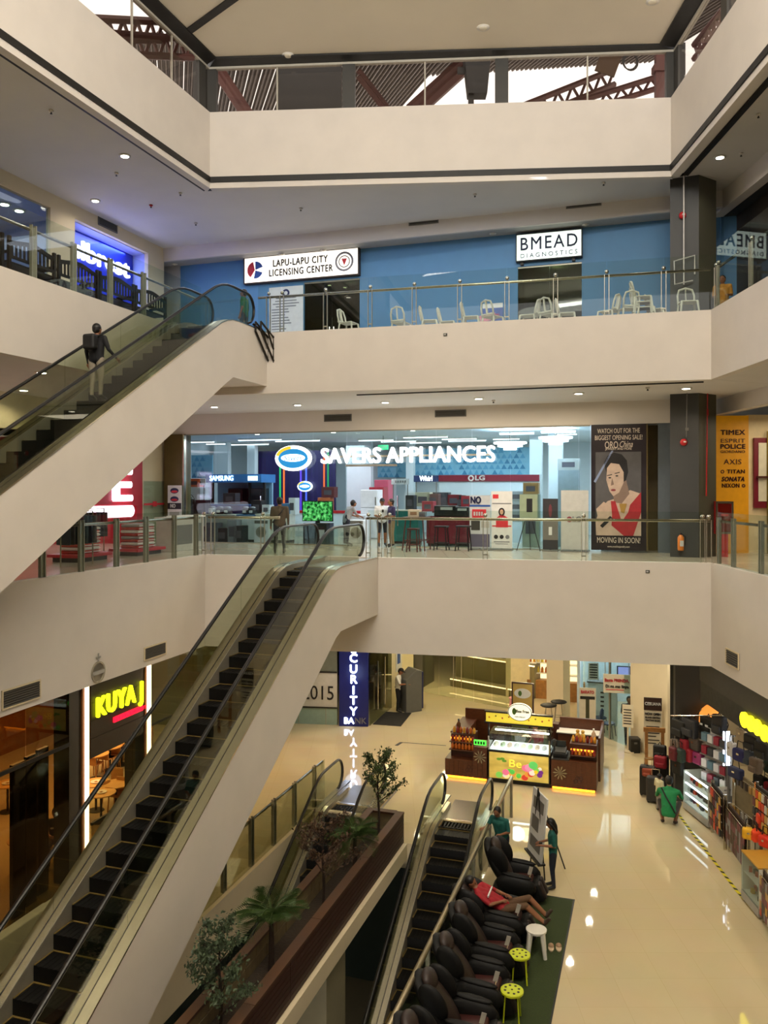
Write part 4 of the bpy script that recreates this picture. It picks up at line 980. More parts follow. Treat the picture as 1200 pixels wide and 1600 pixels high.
# ceiling tubes
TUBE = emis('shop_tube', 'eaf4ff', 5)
k = 0
for i, (pa, pb, v) in enumerate(((292, 335, 3.2), (322, 352, 4.6), (292, 330, 6.0), (372, 440, 2.6), (350, 420, 5.4), (430, 500, 3.6), (560, 615, 4.2), (595, 650, 5.2), (630, 700, 3.0), (690, 745, 4.4), (700, 760, 5.6), (640, 690, 6.4), (770, 812, 5.0), (780, 835, 2.2), (845, 900, 1.8), (870, 902, 3.0))):
    ua, ub = px_u(pa, VB+v), px_u(pb, VB+v)
    o = thing('tube_light', 'white ceiling tube light inside the appliance shop, %s' % ['first pair by the pillar', 'behind the first by the pillar', 'deepest by the pillar', 'over the blue kiosk', 'behind the blue kiosk', 'before the violet backdrop', 'over the entrance', 'deeper over the entrance', 'over the red table', 'over the printers', 'deep over the red band', 'deepest over the aisle', 'over the tall standee, deeper', 'over the tall standee, near the glass', 'over the white cloth banner', 'over the carton shelf'][i], 'ceiling light', (ua+ub)/2, VB+v, 10.42, 0, 'appliance shop tube lights')
    m = MB(); m.box((ua-ub)/2, -.05, 0, (ub-ua)/2, .05, .05); m.build('lamp_housing', PLAST, o); m = MB(); m.box((ua-ub)/2+.02, -.035, -.03, (ub-ua)/2-.02, .035, 0); m.build('tube', TUBE, o)
for px, v, wpx, zz in ((797, 1.2, 55, 9.95), (868, 1.3, 55, 10.1)):  # glowing rings added to imitate reflections of lamps
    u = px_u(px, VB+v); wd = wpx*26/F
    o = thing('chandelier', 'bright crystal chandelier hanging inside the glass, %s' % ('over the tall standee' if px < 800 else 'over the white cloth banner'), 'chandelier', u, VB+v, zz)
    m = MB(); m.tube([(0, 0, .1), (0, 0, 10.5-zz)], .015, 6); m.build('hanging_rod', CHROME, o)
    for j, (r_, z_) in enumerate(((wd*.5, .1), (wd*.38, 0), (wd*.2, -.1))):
        m = MB(); m.lathe([(r_, z_-.03), (r_, z_+.03), (r_*.9, z_+.03), (r_*.9, z_-.03)], 18); m.build('reflection_ring', TUBE, o)
light('AREA', W(-13.5, VB+4, 10.35), 300, (.78, .89, 1), 4, 6, (0, 0, R(-18)), name='shop_ceiling_lamps'); light('AREA', W(-5, VB+4, 10.35), 480, (.82, .91, 1), 9, 6, (0, 0, R(-18)), name='shop_ceiling_lamps')
# exit sign
u, z = at_v(599, 699, VB+3); o = thing('exit_sign', 'small green lit exit sign hanging over the shop entrance', 'sign', u, VB+3, z); m = MB(); m.box(-.2, -.03, -.09, .2, 0, .09); m.build('sign_box', emis('exit_green', '3fd08a', 1.0), o); m = MB(); m.box(-.01, -.02, .09, .01, -.01, 10.5-z); m.build('hanger', GREY, o)
text('lettering', 'EXIT', .13, PLAST, o, (0, -.036, 0), width=.3)

BLUES = mat('kiosk_blue', '2f6fae', .4); GLOWB = emis('glow_blue_white', 'dff0ff', 2.0)
def vz(px, py, v): return at_v(px, py, v)
# blue brand kiosk
v = VB+2.2; u0, u1 = px_u(322, v), px_u(409, v); z0 = at_v(365, 754, v)[1]; z1 = at_v(365, 741, v)[1]
o = thing('brand_kiosk', 'blue fronted brand kiosk with glowing white name and dark posts', 'kiosk', (u0+u1)/2, v, Z2)
wd = u1-u0
m = MB(); m.box(-wd/2, -.05, z0-Z2, wd/2, 1.2, z1-Z2); m.build('fascia', BLUES, o)
for x in (-wd/2+.05, wd*.2, wd/2-.1):
    m = MB(); m.box(x, .3, 0, x+.08, .4, z0-Z2); m.build('post', BLACK, o)
m = MB(); m.box(-wd/2, .9, 0, wd/2, 1.0, z0-Z2); m.build('back_panel', mat('kiosk_back', '86a8c4', .5), o)
text('lettering', 'SAMSUNG', .28, GLOWB, o, (-wd*.2, -.08, (z0+z1)/2-Z2), bold=.005, width=wd*.42); m = MB(); [m.box(wd*(.27+.045*q), -.08, (z0+z1)/2-Z2-.09, wd*(.305+.045*q), -.055, (z0+z1)/2-Z2+.09) for q in range(4)]; m.build('glowing_marks', GLOWB, o)
def sign(px0, px1, py0, py1, v, label, m_, body=None, tm=None, size=.2, fill=.7, cat='sign', bold=.006, floor=None):
    o, wd, ht = board('shop_sign', label, cat, px0, px1, py0, py1, v, .05, m_)
    if body: text('lettering', body, size, tm or PLAST, o, (0, -.06, ht/2), bold=bold, width=wd*fill)
    m = MB()
    for x in (-wd*.4, wd*.4): m.box(x-.015, -.03, (floor if floor is not None else Z2)-o.location.z, x+.015, -.005, 0)
    if floor is not False: m.build('support_post', GREY, o)
    return o, wd, ht
CARD = mat('grey_card', 'b9bcc0', .6); ORANGE = mat('orange_card', 'd4602c', .6); DKR = mat('dark_red_band', '7c1228', .5); NAVB = mat('navy_band', '1d2f60', .5); TEALC = mat('teal_counter', '0f6a66', .5)
sign(293, 322, 748, 758, VB+1.8, 'small grey brand sign over an orange box by the pillar', CARD, 'kolin', INK, .16, .5)
v = VB+3.4; o, wd, ht = board('brand_band', 'long dark red brand band on white shelving inside the shop', 'sign', 686, 843, 742, 752, v, .06, DKR); text('lettering', 'LG', .24, PLAST, o, (-wd*.08, -.07, ht/2), bold=.01, width=.34); ringpoly(o, 'logo_ring', -wd*.17, ht/2, .06, .11, -.062, PLAST)
m = MB(); m.box(-wd/2, .0, Z2-o.location.z, wd/2, .4, ht); m.build('shelving_back', SHOPW, o)
sign(647, 686, 743, 753, v, 'navy brand sign joined to the dark red band', NAVB, 'Whirl', GLOWW, .26, .5)
o, wd, ht = sign(612, 640, 748, 757, VB+2.5, 'small pale brand sign above the shop aisle', CARD)
m = MB(); [m.box(-.2+.09*q, -.058, ht*.3, -.14+.09*q, -.05, ht*.7) for q in range(5)]; m.build('grey_marks', GINK, o)
# appliances on the floor and counters
def put(px, v, z=Z2): return px_u(px, VB+v), VB+v, z
def fridge(label, px, v, wd, ht, c, z=Z2):
    u, vv, z = put(px, v, z); o = thing('refrigerator', label, 'refrigerator', u, vv, z, 0, 'appliances on the shop floor'); mm = mat('fridge_'+c, c, .3, .2)
    m = MB(); m.box(-wd/2, 0, 0, wd/2, .6, ht); m.build('cabinet', mm, o, bevel=.015)
    m = MB(); m.box(-wd/2+.01, -.05, .05, wd/2-.01, 0, ht*.62); d = m.build('lower_door', mm, o, bevel=.01); b = MB(); b.box(wd/2-.09, -.08, ht*.35, wd/2-.06, -.05, ht*.58); b.build('door_handle', CHROME, d)
    m = MB(); m.box(-wd/2+.01, -.05, ht*.64, wd/2-.01, 0, ht-.02); d = m.build('upper_door', mm, o, bevel=.01); b = MB(); b.box(wd/2-.09, -.08, ht*.68, wd/2-.06, -.05, ht*.85); b.build('door_handle', CHROME, d)
def washer(label, px, v, c, z=Z2, wd=.58, ht=.82):
    u, vv, z = put(px, v, z); o = thing('washing_machine', label, 'washing machine', u, vv, z, 0, 'appliances on the shop floor'); mm = mat('washer_'+c, c, .35)
    m = MB(); m.box(-wd/2, 0, 0, wd/2, .55, ht); m.build('cabinet', mm, o, bevel=.02)
    m = MB(); m.lathe([(.2, -.03), (.2, 0), (.13, -.02), (.13, -.03)], 18, (0, 0, ht*.45), 'y'); m.build('door_ring', DSTEEL, o); m = MB(); m.lathe([(.13, -.025), (.12, -.02)], 16, (0, 0, ht*.45), 'y'); m.build('door_glass', BLACK, o)
    m = MB(); m.box(-wd/2+.03, -.015, ht-.14, wd/2-.03, 0, ht-.03); m.build('control_panel', GREY, o); m = MB(); m.lathe([(.035, -.04), (.035, 0)], 10, (wd*.3, 0, ht-.085), 'y'); m.build('dial', CHROME, o)
def carton(label, px, v, wd, ht, c, z, dp=.4, name='carton_box', print_=None):
    u, vv, z = put(px, v, z); o = thing(name, label, 'box', u, vv, z, 0, 'cartons in the appliance shop')
    m = MB(); m.box(-wd/2, 0, 0, wd/2, dp, ht); m.build('carton', mat('carton_'+c, c, .6), o, bevel=.006)
    m = MB(); m.box(-wd*.3, -.006, ht*.25, wd*.3, 0, ht*.7); m.build('printed_patch', mat('print_'+(print_ or '555058'), print_ or '555058', .6), o); m = MB(); m.box(-wd/2-.001, .16, ht, wd/2+.001, .22, ht+.003); m.build('packing_tape', LWOOD, o)
def counter(label, px, v, wd, ht, c, top=None, dp=.6):
    u, vv, z = put(px, v); o = thing('display_counter', label, 'counter', u, vv, Z2, 0, 'counters in the appliance shop')
    m = MB(); m.box(-wd/2, 0, .08, wd/2, dp, ht); m.build('counter_body', mat('counter_'+c, c, .4), o, bevel=.01); m = MB(); m.box(-wd/2+.04, .04, 0, wd/2-.04, dp, .08); m.build('plinth', BLACK, o)
    m = MB(); m.box(-wd/2-.02, -.02, ht, wd/2+.02, dp, ht+.04); m.build('counter_top', top or PLAST, o)
    return o
counter('white display counter near the pillar with small cookers on it', 338, .9, 1.5, .95, 'b9bcb8')
counter('white display counter with a blue plinth band under the black cookers', 384, .9, .7, .95, 'cfd4d8', BLUES)
counter('long white front counter beside the man with the shoulder bag', 425, .9, 1.3, .98, 'd8d6cc')
counter('violet lit counter with a glowing brand name under the blue kiosk', 355, 1.9, 1.9, 1.3, '3a3a78', BLUES)
counter('teal fronted counter with white lit top beside the shop aisle', 632, 1.6, 1.0, 1.15, '0f6a66')
counter('dark red draped table with printers behind the glass', 700, .9, 1.5, .95, '7c1228', DKR)
u, vv, z = put(342, 1.85); o = thing('glowing_name', 'small glowing brand name on the violet counter', 'sign', u, vv, Z2+1.06); text('lettering', 'SONY', .2, GLOWB, o, (0, -.02, .05), bold=.01, width=.55); m = MB(); m.box(-.3, 0, 0, .3, .04, .02); m.build('sign_foot', GREY, o)
def cooker(label, px, v, z, c, r=.16):
    u, vv, z = put(px, v, z); o = thing('rice_cooker', label, 'cooker', u, vv+.3, z, 0, 'cookers on the white counters'); mm = mat('cooker_'+c, c, .3)
    m = MB(); m.lathe([(r*.85, 0), (r, .04), (r, .2), (r*.9, .22)], 16); m.build('pot', mm, o, smooth=True); m = MB(); m.lathe([(r*.92, .22), (r*.8, .27), (.03, .29)], 16); m.build('lid', mat('cooker_lid', '8a8c90', .2, .6), o, smooth=True); m = MB(); m.box(-.06, -r-.02, .06, .06, -r+.02, .15); m.build('control_panel', PLAST, o)
for i, (px, c, nm) in enumerate(((326, 'c4c6c8', 'grey'), (338, '1c1c20', 'black'), (350, '30343c', 'slate'), (379, '1a1a1c', 'black'), (389, '26262a', 'charcoal'))):
    cooker('%s rice cooker on the white counter, %s from the pillar' % (nm, ['first', 'second', 'third', 'fourth', 'fifth'][i]), px, .9, Z2+.99, c)
u, vv, z = put(296, .8); o = thing('stand_fan', 'large black stand fan beside the olive pillar inside the glass', 'fan', u, vv, Z2)
m = MB(); m.tube([(0, 0, .03), (0, 0, 1.35)], .025, 8); m.build('pole', BLACK, o); m = MB(); m.lathe([(.22, 0), (.22, .04), (.05, .06)], 16); m.build('base', BLACK, o)
for a in range(3):
    m = MB(); m.ell((0, 0, 0), (.1, .015, .16), 8, 5); m.build('fan_blade', DGREY, o, (.15*math.cos(a*2.094), -.06, 1.45+.15*math.sin(a*2.094)), (0, -a*2.094+PI/2, 0))
m = MB(); 
for r_ in (.1, .2, .3): m.tube([(r_*math.cos(t*PI/8), -.12, 1.45+r_*math.sin(t*PI/8)) for t in range(16)], .012, 5, closed=True)
for t in range(8): m.tube([(0, -.13, 1.45), (.3*math.cos(t*PI/4), -.11, 1.45+.3*math.sin(t*PI/4))], .007, 4)
m.build('guard_grille', BLACK, o); m = MB(); m.lathe([(.07, -.06), (.09, .02), (.04, .14)], 10, (0, 0, 1.45), 'y'); m.build('motor_housing', BLACK, o)
carton('orange carton below the small grey brand sign by the pillar', 302, 1.7, .55, .32, 'd4602c', Z2+2.0, print_='3a2a2a'); carton('white carton stacked under the orange carton by the pillar', 302, 1.7, .6, 2.0, 'c8ccd0', Z2)
fridge('black refrigerator under the blue kiosk, one nearer the pillar', 368, 2.6, .62, 1.95, '17181c'); fridge('dark refrigerator beside the violet backdrop', 400, 2.6, .62, 1.95, '24282c')
fridge('white refrigerator beside the shop entrance', 577, 4.0, .7, 1.9, 'e6e8ea'); fridge('white refrigerator in the aisle behind the two talking men', 560, 3.2, .6, .95, 'd6dade')
fridge('red refrigerator at the far side of the shop aisle', 588, 5.0, .6, 2.0, '9c2430'); fridge('pink topped red refrigerator deeper in the aisle', 596, 5.8, .6, 2.3, 'c05a70')
washer('white front loading washing machine by the man with the shoulder bag', 408, .75, 'd8dadc'); washer('white washing machine next to the shop entrance', 556, 1.4, 'dfe3e6')
# TV with green picture
u, vv, z = put(496, .8, Z2+.75); o = thing('television', 'flat television showing a bright green leafy picture, before the violet backdrop', 'television', u, vv, Z2)
m = MB(); m.box(-.58, 0, .78, .58, .05, 1.5); m.build('bezel', BLACK, o)
mm = bpy.data.materials.new('green_picture'); mm.use_nodes = True; nt = mm.node_tree; b = nt.nodes['Principled BSDF']; vo = nt.nodes.new('ShaderNodeTexNoise'); vo.inputs['Scale'].default_value = 9; vo.inputs['Detail'].default_value = 3; tc = nt.nodes.new('ShaderNodeTexCoord'); cr = nt.nodes.new('ShaderNodeValToRGB')
cr.color_ramp.elements[0].color = lin('06240c'); cr.color_ramp.elements[0].position = .38; cr.color_ramp.elements[1].color = lin('8ff08a'); cr.color_ramp.elements[1].position = .66; e = cr.color_ramp.elements.new(.5); e.color = lin('2fa040')
nt.links.new(tc.outputs['Object'], vo.inputs['Vector']); nt.links.new(vo.outputs['Fac'], cr.inputs[0]); nt.links.new(cr.outputs[0], b.inputs['Emission Color']); b.inputs['Emission Strength'].default_value = 1.3; b.inputs['Base Color'].default_value = (0, 0, 0, 1)
m = MB(); m.box(-.55, -.008, .81, .55, 0, 1.47); m.build('screen', mm, o); m = MB(); m.box(-.5, -.1, 0, .5, .3, .72); m.build('stand_cabinet', mat('tv_stand', '23203a', .4), o); m = MB(); m.box(-.08, .0, .72, .08, .06, .8); m.build('foot', BLACK, o)
carton('tall black speaker carton with white brand letters under the television', 502, .45, .4, .72, '141414', Z2, print_='a8a8a8')
# stools, tables
def bar_table(label, px, v, wd, ht, mm, name='bar_stool', cat='stool'):
    u, vv, z = put(px, v); o = thing(name, label, cat, u, vv, Z2, 0, 'high stools and tables behind the balustrade')
    m = MB(); m.box(-wd/2, -wd/2, ht-.05, wd/2, wd/2, ht); m.build('seat' if cat == 'stool' else 'table_top', mm, o, bevel=.01)
    for sx in (-1, 1):
        for sy in (-1, 1): b = MB(); b.tube([(sx*wd*.38, sy*wd*.38, ht-.05), (sx*wd*.5, sy*wd*.5, 0)], .022, 5); b.build('leg', mm, o)
    m = MB(); m.tube([(sx*wd*.46, sy*wd*.46, ht*.3) for sx, sy in ((-1, -1), (1, -1), (1, 1), (-1, 1))], .014, 5, closed=True); m.build('foot_rail', mm, o)
CHER = mat('cherry_wood', '4a1a14', .4, var=.2); BLK2 = mat('black_lacquer', '121216', .3)
bar_table('tall cherry wood table with a carton on top, outside the shop glass', 651, -1.2, .72, 1.05, CHER, 'high_table', 'table'); bar_table('small cherry wood bar stool under the tall table', 646, -1.9, .34, .72, CHER)
bar_table('black bar stool outside the glass, nearer the cherry table', 690, -.9, .4, .76, BLK2); bar_table('black bar stool with dark backrest, farther from the cherry table', 724, -1.0, .42, .78, BLK2)
u, vv, z = put(645, -1.2, Z2+1.05); carton('pale carton with printed patches on the tall cherry table', 646, -1.3, .36, .22, 'c8bca8', Z2+1.05, .3, print_='8a6a50'); carton('small grey gadget box on the tall cherry table', 659, -1.3, .2, .15, '5a6268', Z2+1.05, .25)
for i, (px, v, wd, ht, c, z, lab) in enumerate(((318, .5, .42, .55, '1c1d22', 0, 'black appliance carton on the floor below the white counter by the pillar'), (330, .4, .5, .7, '5a5c60', 0, 'grey appliance carton on the floor below the white counter'), (346, .45, .45, .5, '232428', 0, 'black carton beside the grey appliance carton'), (362, .5, .4, .8, '8a8c90', 0, 'pale grey upright carton in front of the blue kiosk'), (372, .5, .4, .6, '17181b', 0, 'small black carton in front of the blue kiosk'), (312, 1.5, .5, .5, '202226', 1.0, 'black oven carton on the shelf behind the cookers'), (358, 1.5, .5, .42, '2e3036', 1.35, 'slate oven carton on the violet counter'), (400, 1.3, .4, .5, '1a1a1e', 1.0, 'black blender carton on the long white counter'), (415, 1.3, .3, .34, 'c8cace', 1.0, 'white kettle carton on the long white counter'), (447, 1.2, .34, .4, '4a7aa8', 1.0, 'blue carton on the long white counter end'), (456, 1.2, .25, .6, 'dfe3e8', 1.0, 'white upright purifier carton beside the television'), (506, 2.6, .5, .5, 'c86a3a', 1.1, 'orange carton stack beside the violet backdrop'), (512, 2.6, .5, .4, '6a2a2a', 1.6, 'maroon carton on top of the orange carton stack'), (668, 1.2, .4, .35, 'a83a44', 1.15, 'red carton between the cherry table and the printers'), (676, 3.0, .5, .6, '14161a', 1.2, 'black screen carton deep behind the printers'), (742, 2.6, .5, .5, 'b04048', 1.1, 'red carton stack over the no interest board'), (640, 2.6, .4, .6, 'd0d4d8', 1.2, 'white carton deep over the teal counter'), (700, 3.1, 1.2, .3, '8a1a28', 1.05, 'long dark red display plinth deep behind the printers'))):
    carton(lab, px, v, wd, ht, c, Z2+z)
def printer(label, px, v, z, wd, ht, c):
    u, vv, z = put(px, v, z); o = thing('printer', label, 'printer', u, vv, z, 0, 'machines on the red table'); mm = mat('printer_'+c, c, .35)
    m = MB(); m.box(-wd/2, 0, 0, wd/2, .4, ht); m.build('printer_body', mm, o, bevel=.02); m = MB(); m.box(-wd*.4, -.1, .03, wd*.4, 0, .05); m.build('paper_tray', BLACK, o); m = MB(); m.box(-wd*.2, -.012, ht*.6, wd*.35, 0, ht*.85); m.build('control_panel', LGREY, o)
printer('wide black printer on the dark red table', 695, .9, Z2+1.0, .75, .36, '17181a'); printer('black office machine on the dark red table, by the glass joint', 720, .9, Z2+1.0, .55, .32, '222226')
for i, (px, v, wd, ht, c, z, lab) in enumerate(((640, 1.7, .3, .5, '2c2f34', 1.2, 'black coffee machine carton on the teal counter'), (660, 2.2, .55, .5, 'b8b49a', 1.3, 'beige carton with red and black phone pictures'), (676, 2.2, .4, .45, '6a4a44', 1.3, 'brown carton behind the printers'), (690, 2.6, .5, .6, '3a4048', 1.2, 'slate carton behind the printers'), (708, 2.6, .45, .42, '7a1c24', 1.3, 'dark red carton behind the printers'), (718, 2.6, .3, .5, '202228', 1.2, 'black carton with a yellow price tag'), (728, 2.4, .35, .38, 'a02832', 1.3, 'red carton beside the no interest board'), (806, 1.6, .5, .34, '9aa0a4', 1.5, 'grey carton atop the stack behind the standee'), (806, 1.6, .5, .34, 'a8aeb2', 1.16, 'grey carton in the middle of the stack behind the standee'), (806, 1.6, .5, .34, '90969a', .82, 'grey carton low in the stack behind the standee'), (829, 1.3, .5, .38, 'a07a4a', 1.75, 'brown cardboard box on the easel side stack'), (829, 1.3, .55, 1.75, '8a9080', 0, 'tall olive carton supporting the brown cardboard box'), (888, 1.8, .7, .38, 'a8aaa6', 2.55, 'large grey carton on top of the shelf behind the cloth banner'), (888, 1.8, .68, 2.55, '8e9aa0', 0, 'tall grey shelf carton behind the cloth banner'))):
    carton(lab, px, v, wd, ht, c, Z2+z)
# glass-side standees
def standee(name, label, px, v, wd, ht, mm, base=True, cat='standee'):
    u, vv, z = put(px, v); o = thing(name, label, cat, u, vv, Z2)
    m = MB(); m.box(-wd/2, -.015, .06, wd/2, .015, ht); m.build('panel', mm, o)
    m = MB(); m.box(-wd/2, -.15, 0, wd/2, .15, .03); m.box(-.03, -.01, .03, .03, .01, .08); m.build('base', GREY, o)
    return o
def rect(o, name, x0, z0, x1, z1, m_, y=-.016): b = MB(); b.box(x0, y-.004, z0, x1, y, z1); return b.build(name, m_, o)
o = standee('no_interest_board', 'grey standee with big blue NO lettering and product pictures', 750, -.5, .66, 1.72, CARD)
rect(o, 'blue_band', -.33, 1.36, .33, 1.42, BINK); text('lettering', 'NO', .3, NAVY, o, (-.13, -.03, 1.56), bold=.012, width=.32)
rect(o, 'red_patch', -.25, 1.0, .2, 1.28, RINK); [rect(o, 'white_mark', -.2+.08*q, 1.08, -.15+.08*q, 1.2, CARD, -.021) for q in range(4)]
rect(o, 'product_picture', -.28, .62, 0, .92, DGREY); rect(o, 'product_picture', .04, .7, .3, .9, LGREY); rect(o, 'foot_panel', -.31, .1, .31, .5, mat('dusk_panel', '5a566a', .6))
o = standee('product_standee', 'tall white standee showing a woman in red', 784, -.45, .66, 1.85, PAPER)
rect(o, 'header_patch', -.28, 1.62, -.1, 1.75, RINK); rect(o, 'text_line', -.3, 1.45, .3, 1.48, GINK)
flat(o, 'hair', disc(.0, 1.2, .1, .13), -.017, INK); flat(o, 'face', disc(.0, 1.2, .055, .08), -.024, mat('print_skin', 'c99f83', .6)); flat(o, 'blouse', [(-.18, .72), (.2, .72), (.2, 1.02), (.06, 1.1), (-.06, 1.1), (-.18, 1.0)], -.017, RINK); rect(o, 'red_bar', -.3, .74, .3, .78, RINK)
for x in (-.18, 0, .18): flat(o, 'badge', disc(x, .42, .065), -.017, INK if x <= 0 else GINK)
rect(o, 'text_line', -.25, .25, .25, .28, GINK); rect(o, 'text_line', -.2, .19, .2, .21, GINK)
def easel_board(name, label, px, v, wd, z0, z1, mm):
    u, vv, z = put(px, v); o = thing(name, label, 'easel', u, vv, Z2)
    m = MB(); m.box(-wd/2, -.04, z0, wd/2, -.02, z1); m.build('display_board', mm, o)
    for a, b in (((0, 0, 1.35), (-.36, -.05, 0)), ((0, 0, 1.35), (.36, -.05, 0)), ((0, 0, 1.35), (0, .4, 0))): m = MB(); m.tube([a, b], .014, 5); m.build('tripod_leg', BLACK, o)
    m = MB(); m.box(-wd/2, -.06, z0-.03, wd/2, -.0, z0); m.build('ledge', BLACK, o); return o
o = easel_board('easel', 'black tripod easel holding a pale green phone board', 826, -.4, .55, 1.02, 1.75, mat('mint_board', '8f9c82', .6)); rect(o, 'phone_picture', -.06, 1.2, .12, 1.62, INK, -.041)
o = standee('phone_standee', 'dark narrow standee with a phone picture above a grey lower panel', 860, -.4, .46, 1.62, mat('dark_standee', '2e2c30', .5)); flat(o, 'phone_picture', disc(0, 1.25, .05, .2), -.017, mat('wine_print', '6a3038', .5)); rect(o, 'lower_panel', -.23, .35, .23, .95, GREY); rect(o, 'phone_picture', -.05, .5, .05, .75, PAPER, -.021)
o = standee('cloth_banner', 'white cloth banner standing on a metal foot beside the tall portrait poster', 898, -.35, .82, 1.88, mat('banner_cloth', 'b9b9b4', .8, bump=.3), cat='banner'); text('lettering', 'LG', .22, GINK, o, (.06, -.022, .99), bold=.006, width=.24); flat(o, 'round_logo', disc(-.16, .99, .085), -.017, mat('wine_logo', '8a2038', .5))
# big portrait poster (flat print)
vP = VB-.12; u0, u1 = px_u(924, vP), px_u(1010, vP); POST = mat('poster_black', '1c1218', .35, var=.15)
zt, zb = 10.48, Z2+.06
o = thing('portrait_poster', 'tall dark poster of a woman in red announcing a jeweller opening sale', 'poster', (u0+u1)/2, vP, zb); wd, ht = u1-u0, zt-zb
m = MB(); m.box(-wd/2, -.08, 0, wd/2, .1, ht); m.build('poster_box', POST, o)
POLI = mat('olive_return', '5a4a1e', .4); m = MB(); m.box(wd/2, -.08, 0, wd/2+.04, .75, ht); m.build('side_return', POLI, o)
def P(x, y): return ((x-967.)/86.*wd, (862-y)/205.*ht)       # poster layout, fractions of its own height
SK = mat('print_pale_skin', 'b69f8d', .5, var=.1); SKD = mat('print_shade_skin', '7d675a', .5); LIP = mat('print_lip', '7a2a30', .5); PGREY = mat('print_backdrop', '4d4b4c', .5, var=.1); HAIRP = mat('print_hair', '120e10', .5); REDC = mat('print_red', '9c1a22', .5, var=.15); GOLD = mat('print_gold', '9a7a38', .4)
flat(o, 'photo_field', [P(931, 838), P(1002, 838), P(1002, 702), P(931, 702)], -.081, PGREY)
flat(o, 'shoulder_skin', [P(932, 838), P(1002, 838), P(1002, 770), P(985, 764), P(970, 775), P(950, 782), P(938, 795), P(931, 815)], -.088, SK)
flat(o, 'hair', [P(948, 735), P(944, 720), P(950, 708), P(960, 703), P(972, 706), P(980, 716), P(982, 735), P(976, 757), P(958, 752)], -.088, HAIRP)
flat(o, 'neck', [P(958, 762), P(979, 748), P(984, 770), P(972, 786), P(960, 784)], -.089, SKD)
flat(o, 'face', [P(949, 728), P(955, 720), P(968, 722), P(975, 735), P(975, 752), P(968, 768), P(959, 774), P(953, 766), P(948, 748)], -.095, SK)
for x, y in ((953.5, 744), (964.5, 741)): flat(o, 'eye', disc(*P(x, y), .045, .022, 10), -.101, HAIRP)
for x, y in ((953, 739), (965, 735.5)): flat(o, 'eyebrow', [P(x-4, y+1), P(x+4, y-1), P(x+4, y+.4), P(x-4, y+2.2)], -.101, HAIRP)
flat(o, 'lips', disc(*P(959, 764), .075, .035, 10), -.101, LIP); flat(o, 'nose_shade', [P(957, 744), P(960, 755), P(955, 757)], -.101, SKD)
flat(o, 'dress', [P(955, 838), P(957, 805), P(955, 782), P(962, 782), P(972, 815), P(982, 800), P(985, 788), P(1002, 767), P(1002, 800), P(990, 838)], -.095, REDC)
flat(o, 'forearm', [P(933, 838), P(932, 815), P(945, 812), P(975, 838)], -.1, SK); flat(o, 'hand', [P(932, 795), P(944, 783), P(953, 790), P(952, 812), P(936, 815)], -.1, SK)
flat(o, 'bracelet', [P(938, 822), P(954, 806), P(958, 810), P(942, 826)], -.105, HAIRP); flat(o, 'necklace', [P(968, 786), P(980, 786), P(976, 802), P(971, 800)], -.101, GOLD)
flat(o, 'light_streak', [P(928, 750), P(956, 700), P(959, 700), P(931, 752)], -.088, mat('print_streak', '7a88a8', .4))
PT = mat('poster_letter', 'cdbfae', .5)
for s_, y, w_, sz in (('WATCH OUT FOR THE', 668, .77, .2), ('BIGGEST OPENING SALE!', 679, .86, .2), ('MOVING IN SOON!', 846, .78, .24), ('www.orochinajewelry.com', 856, .4, .09)):
    text('lettering', s_, sz, PT, o, (P(967, y)[0]-.0, -.09, P(967, y)[1]), width=wd*w_)
text('lettering', 'ORO', .3, PT, o, (P(956, 691)[0], -.09, P(956, 691)[1]), width=wd*.24); text('lettering', 'China', .26, PT, o, (P(978, 690)[0], -.09, P(978, 690)[1]), width=wd*.24, shear=.4); text('lettering', 'JEWELRY AND MORE', .1, PT, o, (P(967, 697)[0], -.09, P(967, 697)[1]), width=wd*.48)
m = MB(); m.box(px_u(1028, VB), VB, Z2, px_u(1052, VB), VB+.2, 10.5); struct('wall_back', m, mat('blue_grey_panel', '5c646a', .5), 'blue grey wall strip between the portrait poster and the column', cat='wall')
m = MB(); m.box(px_u(1008, VB), VB+.8, Z2, px_u(1030, VB), VB+1.0, 10.5); struct('wall_back', m, POLI, 'olive wall strip behind the edge of the portrait poster', cat='wall')
# column fittings
o = thing('fire_extinguisher', 'orange fire extinguisher hung low on the middle storey column', 'fire extinguisher', (1063-600)/F*23.15, 23.12, EZ-(860-HY)/F*23.15, 0, A=False)
EXT = mat('extinguisher_orange', 'd87a28', .35); m = MB(); m.lathe([(.07, 0), (.085, .03), (.085, .36), (.05, .42), (.03, .44)], 14); m.build('cylinder', EXT, o, smooth=True); m = MB(); m.box(-.02, -.05, .44, .02, .04, .49); m.build('valve', BLACK, o); m = MB(); m.tube([(.03, -.02, .46), (.12, -.03, .40), (.11, -.03, .15)], .014, 6); m.build('hose', BLACK, o); m = MB(); m.box(-.05, -.09, .12, .05, -.083, .28); m.build('label', PAPER, o); m = MB(); m.box(-.06, .07, .1, .06, .11, .3); m.build('bracket', DGREY, o)
o = thing('hose_cabinet', 'silver framed fire hose cabinet with red side beside the column', 'fire cabinet', 9.6, 23.35, 7.25, R(-6), A=False)
m = MB(); m.box(-.24, 0, 0, .24, .2, .92); m.build('cabinet', REDP, o); m = MB(); [m.box(*b) for b in ((-.24, -.03, 0, -.19, 0, .92), (.19, -.03, 0, .24, 0, .92), (-.19, -.03, 0, .19, 0, .06), (-.19, -.03, .86, .19, 0, .92))]; m.build('door_frame', STEEL, o); m = MB(); m.box(-.19, -.015, .06, .19, -.008, .86); m.build('door_glass', GREENGL, o); m = MB(); m.box(-.1, -.035, .5, .1, -.02, .56); m.build('red_label', REDP, o)
m = MB(); m.box(-.1, .0, -.66, .1, .15, 0); m.build('pedestal', REDP, o)
